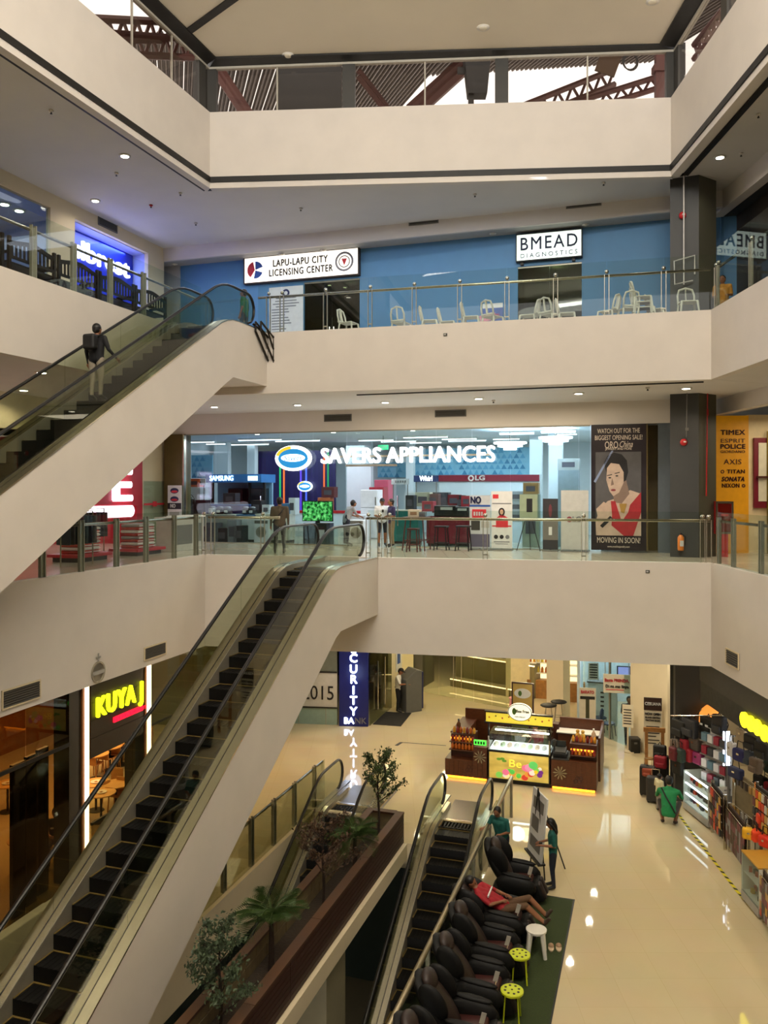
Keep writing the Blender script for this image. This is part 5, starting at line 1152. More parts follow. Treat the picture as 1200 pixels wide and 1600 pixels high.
# orange panel with watch brands
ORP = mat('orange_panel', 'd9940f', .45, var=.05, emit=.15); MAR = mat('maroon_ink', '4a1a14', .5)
o = thing('brand_directory', 'orange wall panel listing watch brands beside the column', 'wall panel', 10.46, 24.85, Z2, R(-3), A=False)
m = MB(); m.box(-.5, 0, 0, .47, .1, 4.12); m.build('panel', ORP, o)
m = MB(); m.box(-.62, -.0, 0, -.5, .1, 4.1); m.build('side_panel', mat('orange_side', 'b8790c', .5), o)
for s_, y, w_, sz, b_ in (('TIMEX', 676, .73, .2, .007), ('ESPRIT', 689, .73, .17, 0), ('POLICE', 698, .74, .19, .008), ('GIORDANO', 706, .74, .12, 0), ('AXIS', 722, .53, .22, .0), ('TITAN', 737, .53, .16, .005), ('SONATA', 749, .68, .19, .008), ('NIXON', 759, .52, .17, .006)):
    text('lettering', s_, sz, MAR, o, ({'TITAN': .1, 'NIXON': -.06}.get(s_, 0), -.012, EZ-(y-HY)/F*24.85-Z2), width=.97*w_, bold=b_, spacing=1.1, shear=.25 if s_ == 'SONATA' else 0)
ringpoly(o, 'round_mark', -.3, EZ-(737-HY)/F*24.85-Z2, .03, .055, -.002, MAR); ringpoly(o, 'drop_mark', .32, EZ-(759-HY)/F*24.85-Z2, .02, .055, -.002, MAR)
# lit watch shop beyond
m = MB(); m.box(10.93, 24.9, Z2, 16, 25.1, 10.75); struct('wall_right', m, mat('lit_cream_wall', 'f0dcb0', .5), 'lit cream wall of the watch shop past the orange panel', A=False, cat='wall')
light('AREA', (11.8, 22.6, 10.6), 70, (1, .85, .6), 1.5, 3, name='watch_shop_lamp')
o = thing('watch_showcase', 'red framed wall showcase in the lit watch shop', 'showcase', 11.45, 24.8, Z2+1.35, A=False)
m = MB(); m.box(-.36, 0, 0, .5, .08, 2.1); m.build('back_panel', DKR, o); m = MB(); m.box(-.24, -.02, .2, .5, 0, 1.95); m.build('lit_niche', mat('niche', 'e8e0c8', .5), o); m = MB(); m.box(-.3, -.12, .9, .5, 0, .95); m.build('niche_shelf', CHER, o); m = MB(); m.box(-.0, -.06, -1.35, .06, -.02, 2.3); m.build('gold_post', mat('gold_post', '8f7a2a', .4, .6), o)
# ---- red shop on the side walkway
light('AREA', W(UL-1.5, 22, 10.1), 90, (1, .85, .9), 2, 3, name='red_shop_lamp')
def at_side(px, py, u): return at_u(px, py, u)
o = thing('glowing_sign', 'huge white glowing capital letter E on the red shop front', 'sign', UL+.12, 22.6, 8.05, PI/2)
text('lettering', 'E', 1.5, emis('glow_violet_white', 'f6ecff', 3.0), o, (1.0, 0, .55), bold=.04, extrude=.05, width=.95); m = MB(); m.box(-2.2, .05, -.1, 2.2, .1, 1.3); m.build('sign_backing', REDW, o)
o = thing('glowing_sign', 'long white glowing pill shaped sign under the huge capital letters', 'sign', UL+.12, 23.3, 7.78, PI/2)
m = MB(); m.prism(disc(-3.1, 0, .2, .2, 8, PI/2, PI*1.5) + disc(.75, 0, .2, .2, 8, -PI/2, PI/2), 'y', -.05, 0); m.build('pill_face', emis('glow_violet_white', 'f6ecff', 3.0), o); m = MB(); m.box(-3.2, 0, -.24, .9, .08, .24); m.build('sign_backing', REDW, o)
o = thing('glass_partition', 'clear glass partition with a red band and small logo beside the cream pier', 'glass partition', UL+.1, 25.55, Z2, PI/2)
m = MB(); m.box(-.65, 0, 0, .65, .012, 2.2); m.build('glass_pane', SHOPGL, o); m = MB(); m.box(-.65, -.01, 1.35, .65, 0, 1.42); m.build('red_band', RINK, o); m = MB(); m.box(-.12, -.015, 1.3, .12, -.005, 1.48); m.build('logo_patch', RINK, o)
o = standee('promo_panel', 'white promotion panel with two oval logos and NO lettering before the olive pillar', 273, -.3, .56, 2.05, PAPER)
for z in (1.86, 1.56): flat(o, 'oval_logo', disc(0, z, .17, .1), -.017, NAVY); flat(o, 'oval_stripe', disc(0, z-.03, .13, .04), -.024, RINK)
rect(o, 'dark_band', -.28, 1.2, .28, 1.42, INK); text('lettering', 'NO', .19, PAPER, o, (-.06, -.03, 1.31), bold=.006, width=.2); rect(o, 'product_picture', -.2, .85, .2, 1.1, LGREY); rect(o, 'foot_panel', -.28, .1, .28, .6, mat('dusk_panel', '5a566a', .6))
def folded(label, u, v, z, c): 
    o = thing('folded_towel', label, 'towel', u, v, z, R(random.uniform(-4, 4))+PI/2, 'folded towels before the red shop'); m = MB(); m.box(-.42, -.3, 0, .42, .3, .085); m.build('folded_cloth', mat('towel_'+c, c, .9, bump=.3), o, bevel=.03); m = MB(); m.box(-.425, -.31, .03, .425, -.3, .05); m.build('towel_hem', PAPER, o)
for s_, (u, v) in enumerate(((-14.6, 18.6), (-14.4, 20.9))):
    o = thing('display_table', 'low red display table carrying the %s stack of folded towels' % ['nearer', 'farther'][s_], 'table', u, v, Z2, PI/2, 'towel tables'); m = MB(); m.box(-.7, -.5, .12, .7, .5, .2); m.build('table_top', REDW, o); m = MB(); m.box(-.6, -.4, 0, .6, .4, .12); m.build('plinth', DGREY, o)
    for i in range(8): folded('%s folded towel, %s from the bottom of the %s stack' % (['red', 'white', 'brick red', 'pale'][i % 4], ['first', 'second', 'third', 'fourth', 'fifth', 'sixth', 'seventh', 'topmost'][i], ['nearer', 'farther'][s_]), u, v, Z2+.2+.088*i, ['a83a30', 'cfc8c0', 'b04a3c', '9a9490'][i % 4])
for i, (u, v, c, lab) in enumerate(((-14.2, 22.6, 'b8b4a8', 'beige counter of the red shop facing the walkway'), (-14.6, 23.9, 'a8a49a', 'grey counter of the red shop next to the cream pier'))):
    o = thing('shop_counter', lab, 'counter', u, v, Z2, PI/2); m = MB(); m.box(-.6, -.3, 0, .6, .3, 1.0); m.build('counter_body', mat('cnt_'+c, c, .5), o, bevel=.01); m = MB(); m.box(-.64, -.34, 1.0, .64, .34, 1.05); m.build('counter_top', PLAST, o); m = MB(); m.box(-.5, -.31, .2, .5, -.3, .8); m.build('front_panel', GREY, o)
for i, (u, v, c, lab) in enumerate(((-15.2, 19.8, '20242c', 'dark clothes rack beside the towel stacks'), (-13.6, 17.2, '26303a', 'dark clothes rack near the escalator side, before the red shop'))):
    o = thing('clothes_rack', lab, 'clothes rack', u, v, Z2, PI/2, 'clothes racks'); m = MB(); m.tube([(-.6, 0, 0), (-.6, 0, 1.35), (.6, 0, 1.35), (.6, 0, 0)], .02, 6); m.build('rack_frame', STEEL, o)
    for k in range(7):
        m = MB(); m.box(-.02, -.2, .55, .03, .2, 1.25); m.build('garment', mat('garment_%d' % k, ['2a2e38', '3a3434', '1c2228', '5a2a2c', '384048', '26222c', '44403c'][k], .9), o, (-.5+k*.165, 0, 0), bevel=.02)

# ============================================================ LOWEST STOREY: RESTAURANT ON THE SIDE
UF = -11.92
BROWNB = mat('dark_brown_board', '2a1c10', .5, var=.2, scale=5, stretch=(1, 1, 6)); AMBER = mat('amber_wall', '8a5322', .6, var=.15); BGL = glass_mat('bronze_glass', 'c4baa4', .7)
m = MB(); m.box(-20, 8, 0, -19.8, 27, C1); struct('wall_left', m, AMBER, 'amber back wall of the restaurant', cat='wall')
m = MB(); m.box(-20, 26.0, 0, UF-.2, 26.15, C1); m.box(-20, 7.8, 0, UF, 8, C1); struct('wall_left', m, mat('olive_shop_wall', '5b5a44', .6), 'olive end walls of the restaurant', cat='wall')
def vat(px, u=UF): return at_u(px, 1100, u)[0]
def front_panel(name, label, pa, pb, z0, z1, mm, du=0.0, th=.06, cat='panel'):
    va, vb = vat(pa, UF+du), vat(pb, UF+du); o = thing(name, label, cat, UF+du, (va+vb)/2, z0, PI/2)
    m = MB(); m.box(-(vb-va)/2, 0, 0, (vb-va)/2, th, z1-z0); m.build('panel_board', mm, o); return o, vb-va
o, wd = front_panel('signboard', 'dark brown restaurant board with glowing yellow name and red underline', 141, 227, 2.5, C1-.02, BROWNB)
for i in range(4): m = MB(); m.box(-wd/2, -.012, .05+.40*i, wd/2, 0, .43+.40*i); m.build('plank', BROWNB, o)
YEL = emis('glow_yellow', 'f4ff1a', 2.2); GRED = emis('glow_red', 'ff1030', 2.0)
text('lettering', 'KUYA J', .62, YEL, o, (-.02, -.06, 1.08), bold=.012, width=wd*.82, extrude=.03, spacing=1.12)
m = MB(); m.box(-.25, -.05, .60, wd*.42, -.015, .72); m.build('red_underline', GRED, o); text('lettering', 'RESTAURANT', .11, GRED, o, (.42, -.06, .66), width=1.2)
WARMT = emis('warm_tube', 'ffe3bd', 5)
for px, lab in ((137, 'tall vertical warm light strip beside the glowing restaurant board, nearer one'), (234, 'tall vertical warm light strip at the far end of the restaurant board')):
    o, wd = front_panel('light_strip', lab, px-2.2, px+2.2, .35, C1-.02, WARMT, .08, .04, 'light strip'); m = MB(); m.box(-.12, .04, 0, .12, .08, C1-.37); m.build('backing_channel', AMBER, o)
front_panel('stone_pier', 'dark stone clad pier between the restaurant window and its entrance', 108, 132, 0, C1, mat('dark_stone', '241f18', .4, var=.3, scale=4), 0, .4, 'pillar')
front_panel('stone_pier', 'olive pier beyond the far light strip of the restaurant', 211, 229, 0, 3.0, mat('olive_pier', '2f2d20', .5, var=.2), -.1, .3, 'pillar')
for i, (pa, pb) in enumerate(((20, 40), (42, 57), (60, 76))): front_panel('dark_slab', 'dark glossy upright slab in the restaurant window, %s of three' % ['first', 'second', 'third'][i], pa, pb, 0, 3.05, mat('dark_slab_m', '17140f', .25, var=.2), -.1-.1*i, .08, 'panel')
for i, (pa, pb) in enumerate(((-70, -25), (-24, 40), (41, 108))):
    o, wd = front_panel('shop_window', 'bronze tinted restaurant window pane under the balcony, %s from the picture edge' % ['outermost', 'second', 'third'][i], pa, pb, 0, C1, BGL, .02, .012, 'window pane'); m = MB(); m.box(-wd/2, -.02, 3.0, wd/2, .03, 3.08); m.build('transom', BLACK, o)
for i, (pa, pb) in enumerate(((237, 290), (291, 340))):
    o, wd = front_panel('shop_window', 'clear shop window pane past the far light strip, %s' % ['nearer', 'farther'][i], pa, pb, 0, C1, SHOPGL, .02, .012, 'window pane'); m = MB(); m.box(-wd/2, -.02, 2.6, wd/2, .03, 2.66); m.build('transom', DGREY, o)
o, wd = front_panel('glass_rail', 'low bronze glass screen at the restaurant entrance', 143, 205, 0, 1.0, BGL, 0, .012, 'glass screen'); m = MB(); m.box(-wd/2, -.02, 1.0, wd/2, .03, 1.06); m.build('top_rail', BLACK, o)
light('AREA', W(-15.5, 18.5, 4.1), 420, (1, .55, .18), 4, 8, (0, 0, R(-18)), name='restaurant_lamps'); light('AREA', W(-14.5, 24, 4.1), 25, (1, .8, .5), 3, 2, name='restaurant_lamps')
v, z = at_u(84, 1100, -15.0); o = thing('tube_light', 'white ceiling tube light behind the upper restaurant window', 'ceiling light', -15, v, C1-.08, PI/2); m = MB(); m.box(-.9, -.06, 0, .9, .06, .06); m.build('lamp_housing', PLAST, o); m = MB(); m.box(-.85, -.04, -.03, .85, .04, 0); m.build('tube', TUBE, o)
TBL = mat('pale_table', 'd8a866', .4, var=.1); SEATW = mat('tan_seat', 'b08048', .5)
def cafe_table():
    o = thing('cafe_table', '', 'table', 0, 0, 0); m = MB(); m.lathe([(.36, .72), (.37, .735), (.37, .75)], 20); m.build('table_top', TBL, o); m = MB(); m.tube([(0, 0, .03), (0, 0, .72)], .03, 8); m.build('pedestal', DGREY, o); m = MB(); m.lathe([(.22, 0), (.2, .02), (.03, .03)], 14); m.build('base', DGREY, o); return o
def cafe_chair():
    o = thing('cafe_chair', '', 'chair', 0, 0, 0); m = MB(); m.box(-.2, -.2, .43, .2, .2, .46); m.build('seat', SEATW, o, bevel=.01)
    for sx in (-1, 1):
        for sy in (-1, 1): m = MB(); m.tube([(sx*.17, sy*.17, .43), (sx*.19, sy*.2, 0)], .018, 5); m.build('leg', LWOOD, o)
    m = MB(); m.prism([(-.2, .46), (.2, .46), (.19, .85), (-.19, .85)], 'y', .18, .21); m.build('backrest', SEATW, o, bevel=.01); return o
tabs = [(150, 1177), (172, 1165), (190, 1157), (150, 1222), (181, 1224), (158, 1238), (205, 1148), (12, 1224)]
T0 = C0 = None
nth = ['first', 'second', 'third', 'fourth', 'fifth', 'sixth', 'seventh', 'eighth']
for i, (px, py) in enumerate(tabs):
    u, v = at_z(px, py, .75); L_ = 'small round pale restaurant table, %s' % ['behind the nearer light strip', 'second of the far row', 'third of the far row', 'by the entrance screen', 'by the entrance with a clear top', 'lowest beside the escalator handrail', 'deepest of the far row', 'alone in the outer window'][i]
    if not T0: T0 = cafe_table(); T0.location = W(u, v); T0.rotation_euler.z = 0; T0['label'] = L_; T0['group'] = 'restaurant tables'
    else: dup(T0, u, v, 0, 0, L_)
    for k, (du, dv, a) in enumerate(((0, .72, 0), (.0, -.72, 180))):
        if i in (4, 5) and k == 1: continue
        cl = 'tan restaurant chair on the %s side of the %s' % (['far', 'near'][k], ['table behind the nearer light strip', 'second table of the far row', 'third table of the far row', 'table by the entrance screen', 'entrance table with a clear top', 'lowest table by the handrail', 'deepest table of the far row', 'lone table in the outer window'][i])
        if not C0: C0 = cafe_chair(); C0.location = W(u+du, v+dv); C0.rotation_euler.z = R(a-18); C0['label'] = cl; C0['group'] = 'restaurant chairs'
        else: dup(C0, u+du, v+dv, 0, R(a), cl)
    if i in (3, 5, 7):
        pl = thing('plate', 'white round plate on the %s' % {3: 'restaurant table by the entrance screen', 5: 'lowest restaurant table by the handrail', 7: 'lone table in the outer window'}[i], 'plate', u, v, .751); m = MB(); m.lathe([(.08, 0), (.14, .015), (.145, .02), (.08, .006)], 16); m.build('dish', PLAST, pl); m = MB(); m.lathe([(.03, .01), (.045, .016), (.01, .03)], 8); m.build('food', LWOOD, pl)
# menu stand and waiting seats in front
va = vat(112, -10.9); o = thing('menu_stand', 'slanted cream menu board on a dark stand before the restaurant entrance', 'menu board', -10.7, 17.4, 0, PI/2-R(8))
m = MB(); m.add([(-.75, 0, .62), (.75, 0, .62), (.75, .35, 1.25), (-.75, .35, 1.25), (-.75, .03, .60), (.75, .03, .60), (.75, .38, 1.23), (-.75, .38, 1.23)], [(0, 1, 2, 3), (4, 7, 6, 5), (0, 4, 5, 1), (1, 5, 6, 2), (2, 6, 7, 3), (3, 7, 4, 0)]); m.build('menu_panel', mat('menu_cream', 'c8b890', .6), o)
tl = Vector((0, .35, .63)).normalized()
def onmenu(x, t): return (x, .35*t-.012, .62+.63*t)
m = MB(); m.add([onmenu(-.7, .82), onmenu(.0, .82), onmenu(.0, .95), onmenu(-.7, .95)], [(0, 1, 2, 3)]); m.build('yellow_header', mat('menu_yellow', 'b08a18', .6), o)
m = MB()
for i in range(7):
    x = -.6+i*.2; t = .2+.1*(i % 3); m.add([onmenu(x, t), onmenu(x+.13, t), onmenu(x+.13, t+.18), onmenu(x, t+.18)], [(0, 1, 2, 3)])
m.build('dish_picture', mat('menu_dishes', '8a3a20', .6, var=.3), o)
m = MB(); [m.add([onmenu(.08+.16*q, .72), onmenu(.19+.16*q, .72), onmenu(.19+.16*q, .9), onmenu(.08+.16*q, .9)], [(0, 1, 2, 3)]) for q in range(4)]; m.build('red_marks', RINK, o)
for x in (-.6, .6): m = MB(); m.tube([(x, .2, .9), (x, .2, 0)], .025, 6); m.build('leg', BLACK, o)
m = MB(); m.box(-.75, .33, 1.24, .75, .39, 1.28); m.build('top_rail', BLACK, o)
SOFA = mat('beige_upholstery', 'a89a7a', .8, bump=.1); SOFB = mat('brown_leather', '3a2412', .5, bump=.1)
for i, (v0, v1) in enumerate(((9.0, 12.8), (13.0, 15.8))):
    o = thing('waiting_bench', 'brown padded waiting bench with a tall beige back by the restaurant, %s' % ['nearer one', 'farther one'][i], 'bench', -10.35, v0, 0, PI/2)
    L_ = v1-v0
    m = MB(); m.box(0, -.55, .12, L_, 0, .42); m.build('seat_base', SOFB, o, bevel=.03); m = MB(); m.box(.02, -.54, .42, L_-.02, -.1, .52); m.build('seat_cushion', SOFB, o, bevel=.04)
    m = MB(); m.prism([(0, .1), (L_, .1), (L_, .9), (L_-.5, 1.05), (0, 1.05)], 'y', -.08, .12); m.build('back_panel', SOFA, o, bevel=.02)
    for x in (.15, L_-.15): m = MB(); m.box(x-.04, -.5, 0, x+.04, -.4, .12); m.build('foot', BLACK, o)

# ============================================================ LOWEST STOREY: BANK, SHOPS AND PAWNSHOP AT THE BACK
def wthing(name, label, cat, px, py, rz=0, z=0.0, group=None):
    x, y = fl(px, py, z); return thing(name, label, cat, x, y, z, rz, group, A=False)
BNK = mat('bank_blue', '0f1a5e', .35, emit=.12); GLB = emis('glow_bank_letters', 'dfeaff', 3.2)
o = wthing('bank_pylon', 'dark blue bank pylon with a vertical column of glowing letters', 'sign', 552.5, 1135, R(-4))
m = MB(); m.box(-.52, 0, 0, .52, .35, C1); m.build('pylon_body', BNK, o)
for ch, y in zip('SECURITY', (999, 1014, 1029, 1046, 1062, 1079, 1095, 1112)): text('letter', ch, .42, GLB, o, (0, -.03, EZ-(y-HY)/F*29.7), bold=.014, extrude=.02)
text('letter', 'BA', .30, GLB, o, (-.17, -.03, .20), bold=.012, extrude=.02); text('letter', 'NK', .30, GINK, o, (.25, -.03, .20), extrude=.02)
light('POINT', tuple(Vector(o.location)+Vector((0, -.6, 1.8))), 8, (.6, .75, 1), .3)
x0, y0 = fl(440, 1131); x1, y1 = fl(526, 1134)
o = thing('bank_wall_panel', 'white wall panel with black lines and a year beside the blue pylon', 'wall panel', (x0+x1)/2, (y0+y1)/2, 0, math.atan2(y1-y0, x1-x0), A=False); wd = math.hypot(x1-x0, y1-y0)
m = MB(); m.box(-wd/2, .1, .62, wd/2, .2, 1.9); m.build('white_board', mat('bank_board', 'c9c6bc', .6), o); m = MB(); m.box(-wd/2, .05, .6, wd/2, .1, .64); m.build('lower_line', BLACK, o); m = MB(); m.box(-wd/2, .05, 1.88, wd/2, .1, 1.92); m.build('upper_line', BLACK, o)
m = MB(); m.box(-wd/2, .1, 0, wd/2, .2, .6); m.build('glass_foot', mat('frosted_teal', '8fa89c', .4), o); m = MB(); m.box(-wd/2, .1, 1.9, wd/2, .2, C1); m.build('upper_glass', mat('grey_frosted', '6f7468', .4), o); m = MB(); [m.box(x-.01, .08, 0, x+.01, .1, .6) for x in (-.4, .6)]; m.build('joint', DSTEEL, o)
text('lettering', '2015', .72, INK, o, (.32, .08, 1.12), width=1.15)
xa, ya = fl(578, 1134); xb, yb = fl(612, 1106); xw, yw = fl(646, 1083)
o = thing('bank_entrance', 'glass bank entrance front running back beside the blue pylon', 'glass front', xa, ya, 0, math.atan2(yb-ya, xb-xa), A=False); wd = math.hypot(xb-xa, yb-ya)
for a, b in ((0, .3), (.32, .62), (.64, 1)): m = MB(); m.box(wd*a, 0, 0, wd*b, .02, C1-.5); m.build('glass_pane', GREENGL, o)
for t in (.31, .63): m = MB(); m.tube([(wd*t-.08, -.06, .4), (wd*t-.08, -.06, 2.2)], .025, 6); m.build('pull_handle', CHROME, o)
m = MB(); m.box(0, -.05, C1-.5, wd, .08, C1-.4); m.build('head_frame', LWOOD, o)
m = MB(); wallseg(m, xb, yb, xw, yw, 0, C1); struct('wall_back', m, CREAM, 'short white wall behind the guard', A=False, cat='wall')
m = MB(); wallseg(m, xw+.02, yw+.02, xw+1.0, yw+2.2, 0, C1); wallseg(m, -8, 38, xw+1, 38, 0, C1); struct('wall_back', m, mat('dark_olive_wall', '38362a', .6), 'dark olive recess wall behind the bank and the guard', A=False, cat='wall')
o = thing('wall_poster', 'pale poster with blue print on the short white wall behind the guard', 'poster', xb+.3*(xw-xb), yb+.3*(yw-yb)-.02, 1.3, math.atan2(yw-yb, xw-xb), A=False); m = MB(); m.box(-.3, -.03, 0, .3, -.0, .9); m.build('sheet', PAPER, o); m = MB(); m.box(-.2, -.04, .3, .1, -.03, .8); m.build('blue_print', BINK, o)
o = wthing('cash_machine', 'grey cash machine with dark blue side panel beside the guard', 'cash machine', 641, 1110, R(28)); ATM = mat('machine_grey', '5a5a56', .4)
m = MB(); m.prism([(-.35, 0), (.35, 0), (.35, 1.55), (.1, 1.62), (-.35, 1.25)], 'y', -.3, .35); m.build('machine_body', ATM, o, bevel=.02); m = MB(); m.box(.36, -.28, .1, .42, .33, 1.5); m.build('side_panel', mat('machine_blue', '1c2450', .4), o); m = MB(); m.box(.42, -.15, .9, .43, .2, 1.25); m.build('screen', mat('screen_blue', '6a80b0', .3), o); m = MB(); m.box(.42, -.1, .6, .47, .15, .64); m.build('card_slot', CHROME, o)
o = thing('door_mat', 'dark rectangular door mat before the bank entrance', 'mat', *fl(612, 1124), .001, 0, A=False); a = [fl(583, 1132), fl(626, 1135), fl(642, 1115), fl(603, 1113)]; ox, oy = o.location.x, o.location.y
m = MB(); m.prism([(p[0]-ox, p[1]-oy) for p in a], 'z', 0, .012); m.build('mat_pile', mat('mat_dark', '201c18', .9, bump=.4), o); cx_ = [(p[0]-ox, p[1]-oy) for p in a]; m = MB(); m.tube([(p[0], p[1], .01) for p in cx_], .02, 4, closed=True); m.build('rubber_edge', BLACK, o)
o = thing('floor_channel', 'thin dark drainage channel line in the tiles before the honey stall', 'floor channel', *fl(660, 1164), .001, 0, A=False); a, b, c = fl(619, 1165), fl(627, 1160), fl(697, 1165); ox, oy = o.location.x, o.location.y
m = MB(); m.tube([(b[0]-ox, b[1]-oy, 0), (c[0]-ox, c[1]-oy, 0)], .03, 4, flat=.2); m.build('channel_cover', DGREY, o); m = MB(); m.tube([(a[0]-ox, a[1]-oy, 0), (b[0]-ox, b[1]-oy, 0)], .06, 4, flat=.2); m.build('channel_end', DGREY, o)
# glass shop with lit shelves
xa, ya = fl(660, 1081); xb, yb = fl(798, 1108)
o = thing('glass_shopfront', 'tall frameless glass front with lit shelf steps behind, lowest storey', 'glass shopfront', xa, ya, 0, math.atan2(yb-ya, xb-xa), A=False); wd = math.hypot(xb-xa, yb-ya); ANG = math.atan2(yb-ya, xb-xa)
for i in range(5): m = MB(); m.box(wd*i/5+.01, 0, 0, wd*(i+1)/5-.01, .014, C1); m.build('glass_pane', GREENGL, o)
for t in (.38, .47): m = MB(); m.tube([(wd*t, -.06, .3), (wd*t, -.06, 2.6)], .02, 6); m.build('pull_handle', CHROME, o)
LEDW = emis('led_warm', 'ffd9a0', 4.0); SHB = mat('shelf_olive', '857a58', .5)
for i, (z, d) in enumerate(((.35, 1.6), (1.35, 2.0), (2.2, 2.4), (2.75, 2.85))):
    cx, cy = xa+math.cos(ANG)*wd*.62-math.sin(ANG)*d, ya+math.sin(ANG)*wd*.62+math.cos(ANG)*d
    o = thing('lit_shelf', 'long empty shelf step with a warm light strip, %s in the glass shop' % ['lowest', 'second', 'third', 'topmost'][i], 'shelf', cx, cy, 0, ANG, A=False)
    m = MB(); m.box(-wd*.55, 0, 0, wd*.36, .4, z); m.build('shelf_body', SHB, o); m = MB(); m.box(-wd*.55, -.02, z-.06, wd*.36 if i != 3 else .3, 0, z-.02); m.build('light_strip', LEDW, o)
o = thing('hanging_sign', 'small brown hanging sign behind the tall glass shopfront', 'sign', (742-600)/F*33.2, 33.2, 2.05, R(-20), A=False); m = MB(); m.box(-.45, 0, 0, .45, .06, .34); m.build('sign_plate', mat('sign_brown', '4a2a14', .5), o); m = MB(); [m.box(-.35, -.01, z, .3, 0, z+.04) for z in (.08, .18, .26)]; m.build('printed_lines', LWOOD, o); m = MB(); [m.tube([(x, .03, .34), (x, .03, C1-2.05)], .012, 4) for x in (-.4, .4)]; m.build('hanger_rod', DSTEEL, o)
# bright cosmetics shop
LITC = mat('bright_cream', 'f0dfb4', .5)
light('POINT', (2.7, 35.3, 3.8), 200, (1, .85, .6), .3); light('POINT', (6.2, 34.6, 3.6), 320, (1, .82, .5), .4); light('POINT', (5.0, 34.6, 3.6), 40, (1, .82, .5), .3)  # unseen fill lights added to brighten the glass shop and cosmetics shop
m = MB(); wallseg(m, 5.0, 34.0, 5.95, 33.8, 0, C1, .1); wallseg(m, 4.2, 37.2, 11, 36.2, 0, C1); struct('wall_back', m, LITC, 'bright cream walls of the cosmetics shop', A=False, cat='wall')
light('POINT', (5.7, 33.0, 3.8), 130, (1, .85, .58), .1); x, y = ((841-600)/F*33.8, 33.8); o = thing('display_shelf', 'tall backlit shelf of small yellow and orange jars in the bright shop', 'shelf', x, y, 0, R(-12), A=False); BSH = o  # the point light is an added fill for the cream wall
m = MB(); m.box(-.4, .25, 0, .4, .3, 3.6); m.build('back_panel', emis('backlit_cream', 'ffeab8', 1.3), o); m = MB(); m.box(-.45, -.1, 0, .45, .3, .75); m.build('cabinet', LWOOD, o)
for i in range(6): m = MB(); m.box(-.4, -.05, 1.0+.42*i, .4, .25, 1.03+.42*i); m.build('shelf_board', PLAST, o)
JC = ['d8a020', 'b86a18', 'e8d080', 'a8541c', 'c8b030']
jm = MB(); jm.lathe([(.05, 0), (.06, .02), (.06, .16), (.035, .19), (.035, .23)], 8)
jmesh = {}
for c in JC: jmesh[c] = jm.mesh('small_jar', mat('jar_'+c, c, .3), True)
def jar(c, loc, label, group, cat='jar'):
    j = obj('small_jar', jmesh[c], None, loc); return tag(j, label, cat, group)
wn = {'d8a020': 'golden', 'b86a18': 'amber', 'e8d080': 'pale yellow', 'a8541c': 'rust', 'c8b030': 'mustard'}
fl6 = ['lowest', 'second', 'third', 'fourth', 'fifth', 'topmost']
for i in range(6):
    for k in range(5):
        c = JC[(i*3+k*2) % 5]; p = Matrix.Rotation(R(-12), 3, 'Z') @ Vector((-.32+.16*k, .08, 1.03+.42*i)); jar(c, (x+p.x, y+p.y, p.z), 'small %s jar, %s along the %s board of the backlit shelf' % (wn[c], nth[k], fl6[i]), 'jars on the backlit shelf')
dup(BSH, 7.6, 33.2, 0, R(-12), 'narrow sliver of a backlit shelf between the cream pier and the pawnshop', A=False)
def plastic_stool(label, x, y, z, ht, r_, mm, seat_holes=True, legs=4, slim=False):
    o = thing('stool', label, 'stool', x, y, z, R(random.uniform(0, 40)), None, A=False)
    m = MB(); m.lathe([(r_, ht-.03), (r_, ht), (r_*.9, ht+.008)], 20) if slim else m.lathe([(r_*.97, ht-.05), (r_, ht-.01), (r_*.85, ht)], 20); m.build('seat', mm, o)
    for k in range(legs):
        a = 2*PI*k/legs+.4; m = MB()
        if slim: m.tube([(r_*.75*math.cos(a), r_*.75*math.sin(a), ht-.03), (r_*.95*math.cos(a), r_*.95*math.sin(a), 0)], .013, 6)
        else: m.tube([(r_*.8*math.cos(a), r_*.8*math.sin(a), ht-.04), (r_*1.15*math.cos(a), r_*1.15*math.sin(a), 0)], [.05, .035], 6)
        m.build('leg', mm, o)
    if slim:
        for k in range(8): m = MB(); m.lathe([(.022, .0), (.022, .002)], 8, (r_*.62*math.cos(k*PI/4), r_*.62*math.sin(k*PI/4), ht+.008)); m.build('round_hole', BLACK, o)
        m = MB(); m.lathe([(.018, 0), (.018, .002)], 8, (0, 0, ht+.008)); m.build('round_hole', BLACK, o)
    return o
PINK = mat('pink_plastic', 'd89090', .4)
x, y = (805-600)/F*31.4, 31.4
for i in range(2): plastic_stool('pink plastic stool before the bright shop, %s' % ['under another', 'stacked on top'][i], x+.45*i, y-.1*i, 0, .62, .24, PINK)
for i, (px, lab) in enumerate(((857, 'black round bar stool behind the honey stall, beside the bright shop'), (873, 'black round bar stool behind the honey stall, next to the pawnshop'))):
    x, y = fl(px, 1138-6*i); o = thing('bar_stool', lab, 'stool', x, y, 0, A=False); m = MB(); m.ell((0, 0, .82), (.3, .26, .07), 16, 6); m.build('seat', BLACK, o, smooth=True)
    for k in range(4): a = k*PI/2+.6; m = MB(); m.tube([(.12*math.cos(a), .12*math.sin(a), .8), (.24*math.cos(a), .24*math.sin(a), 0)], .016, 5); m.build('leg', DSTEEL, o)
    m = MB(); m.tube([(.19*math.cos(a), .19*math.sin(a), .3) for a in [k*PI/2+.6 for k in range(4)]], .012, 5, closed=True); m.build('foot_ring', DSTEEL, o)
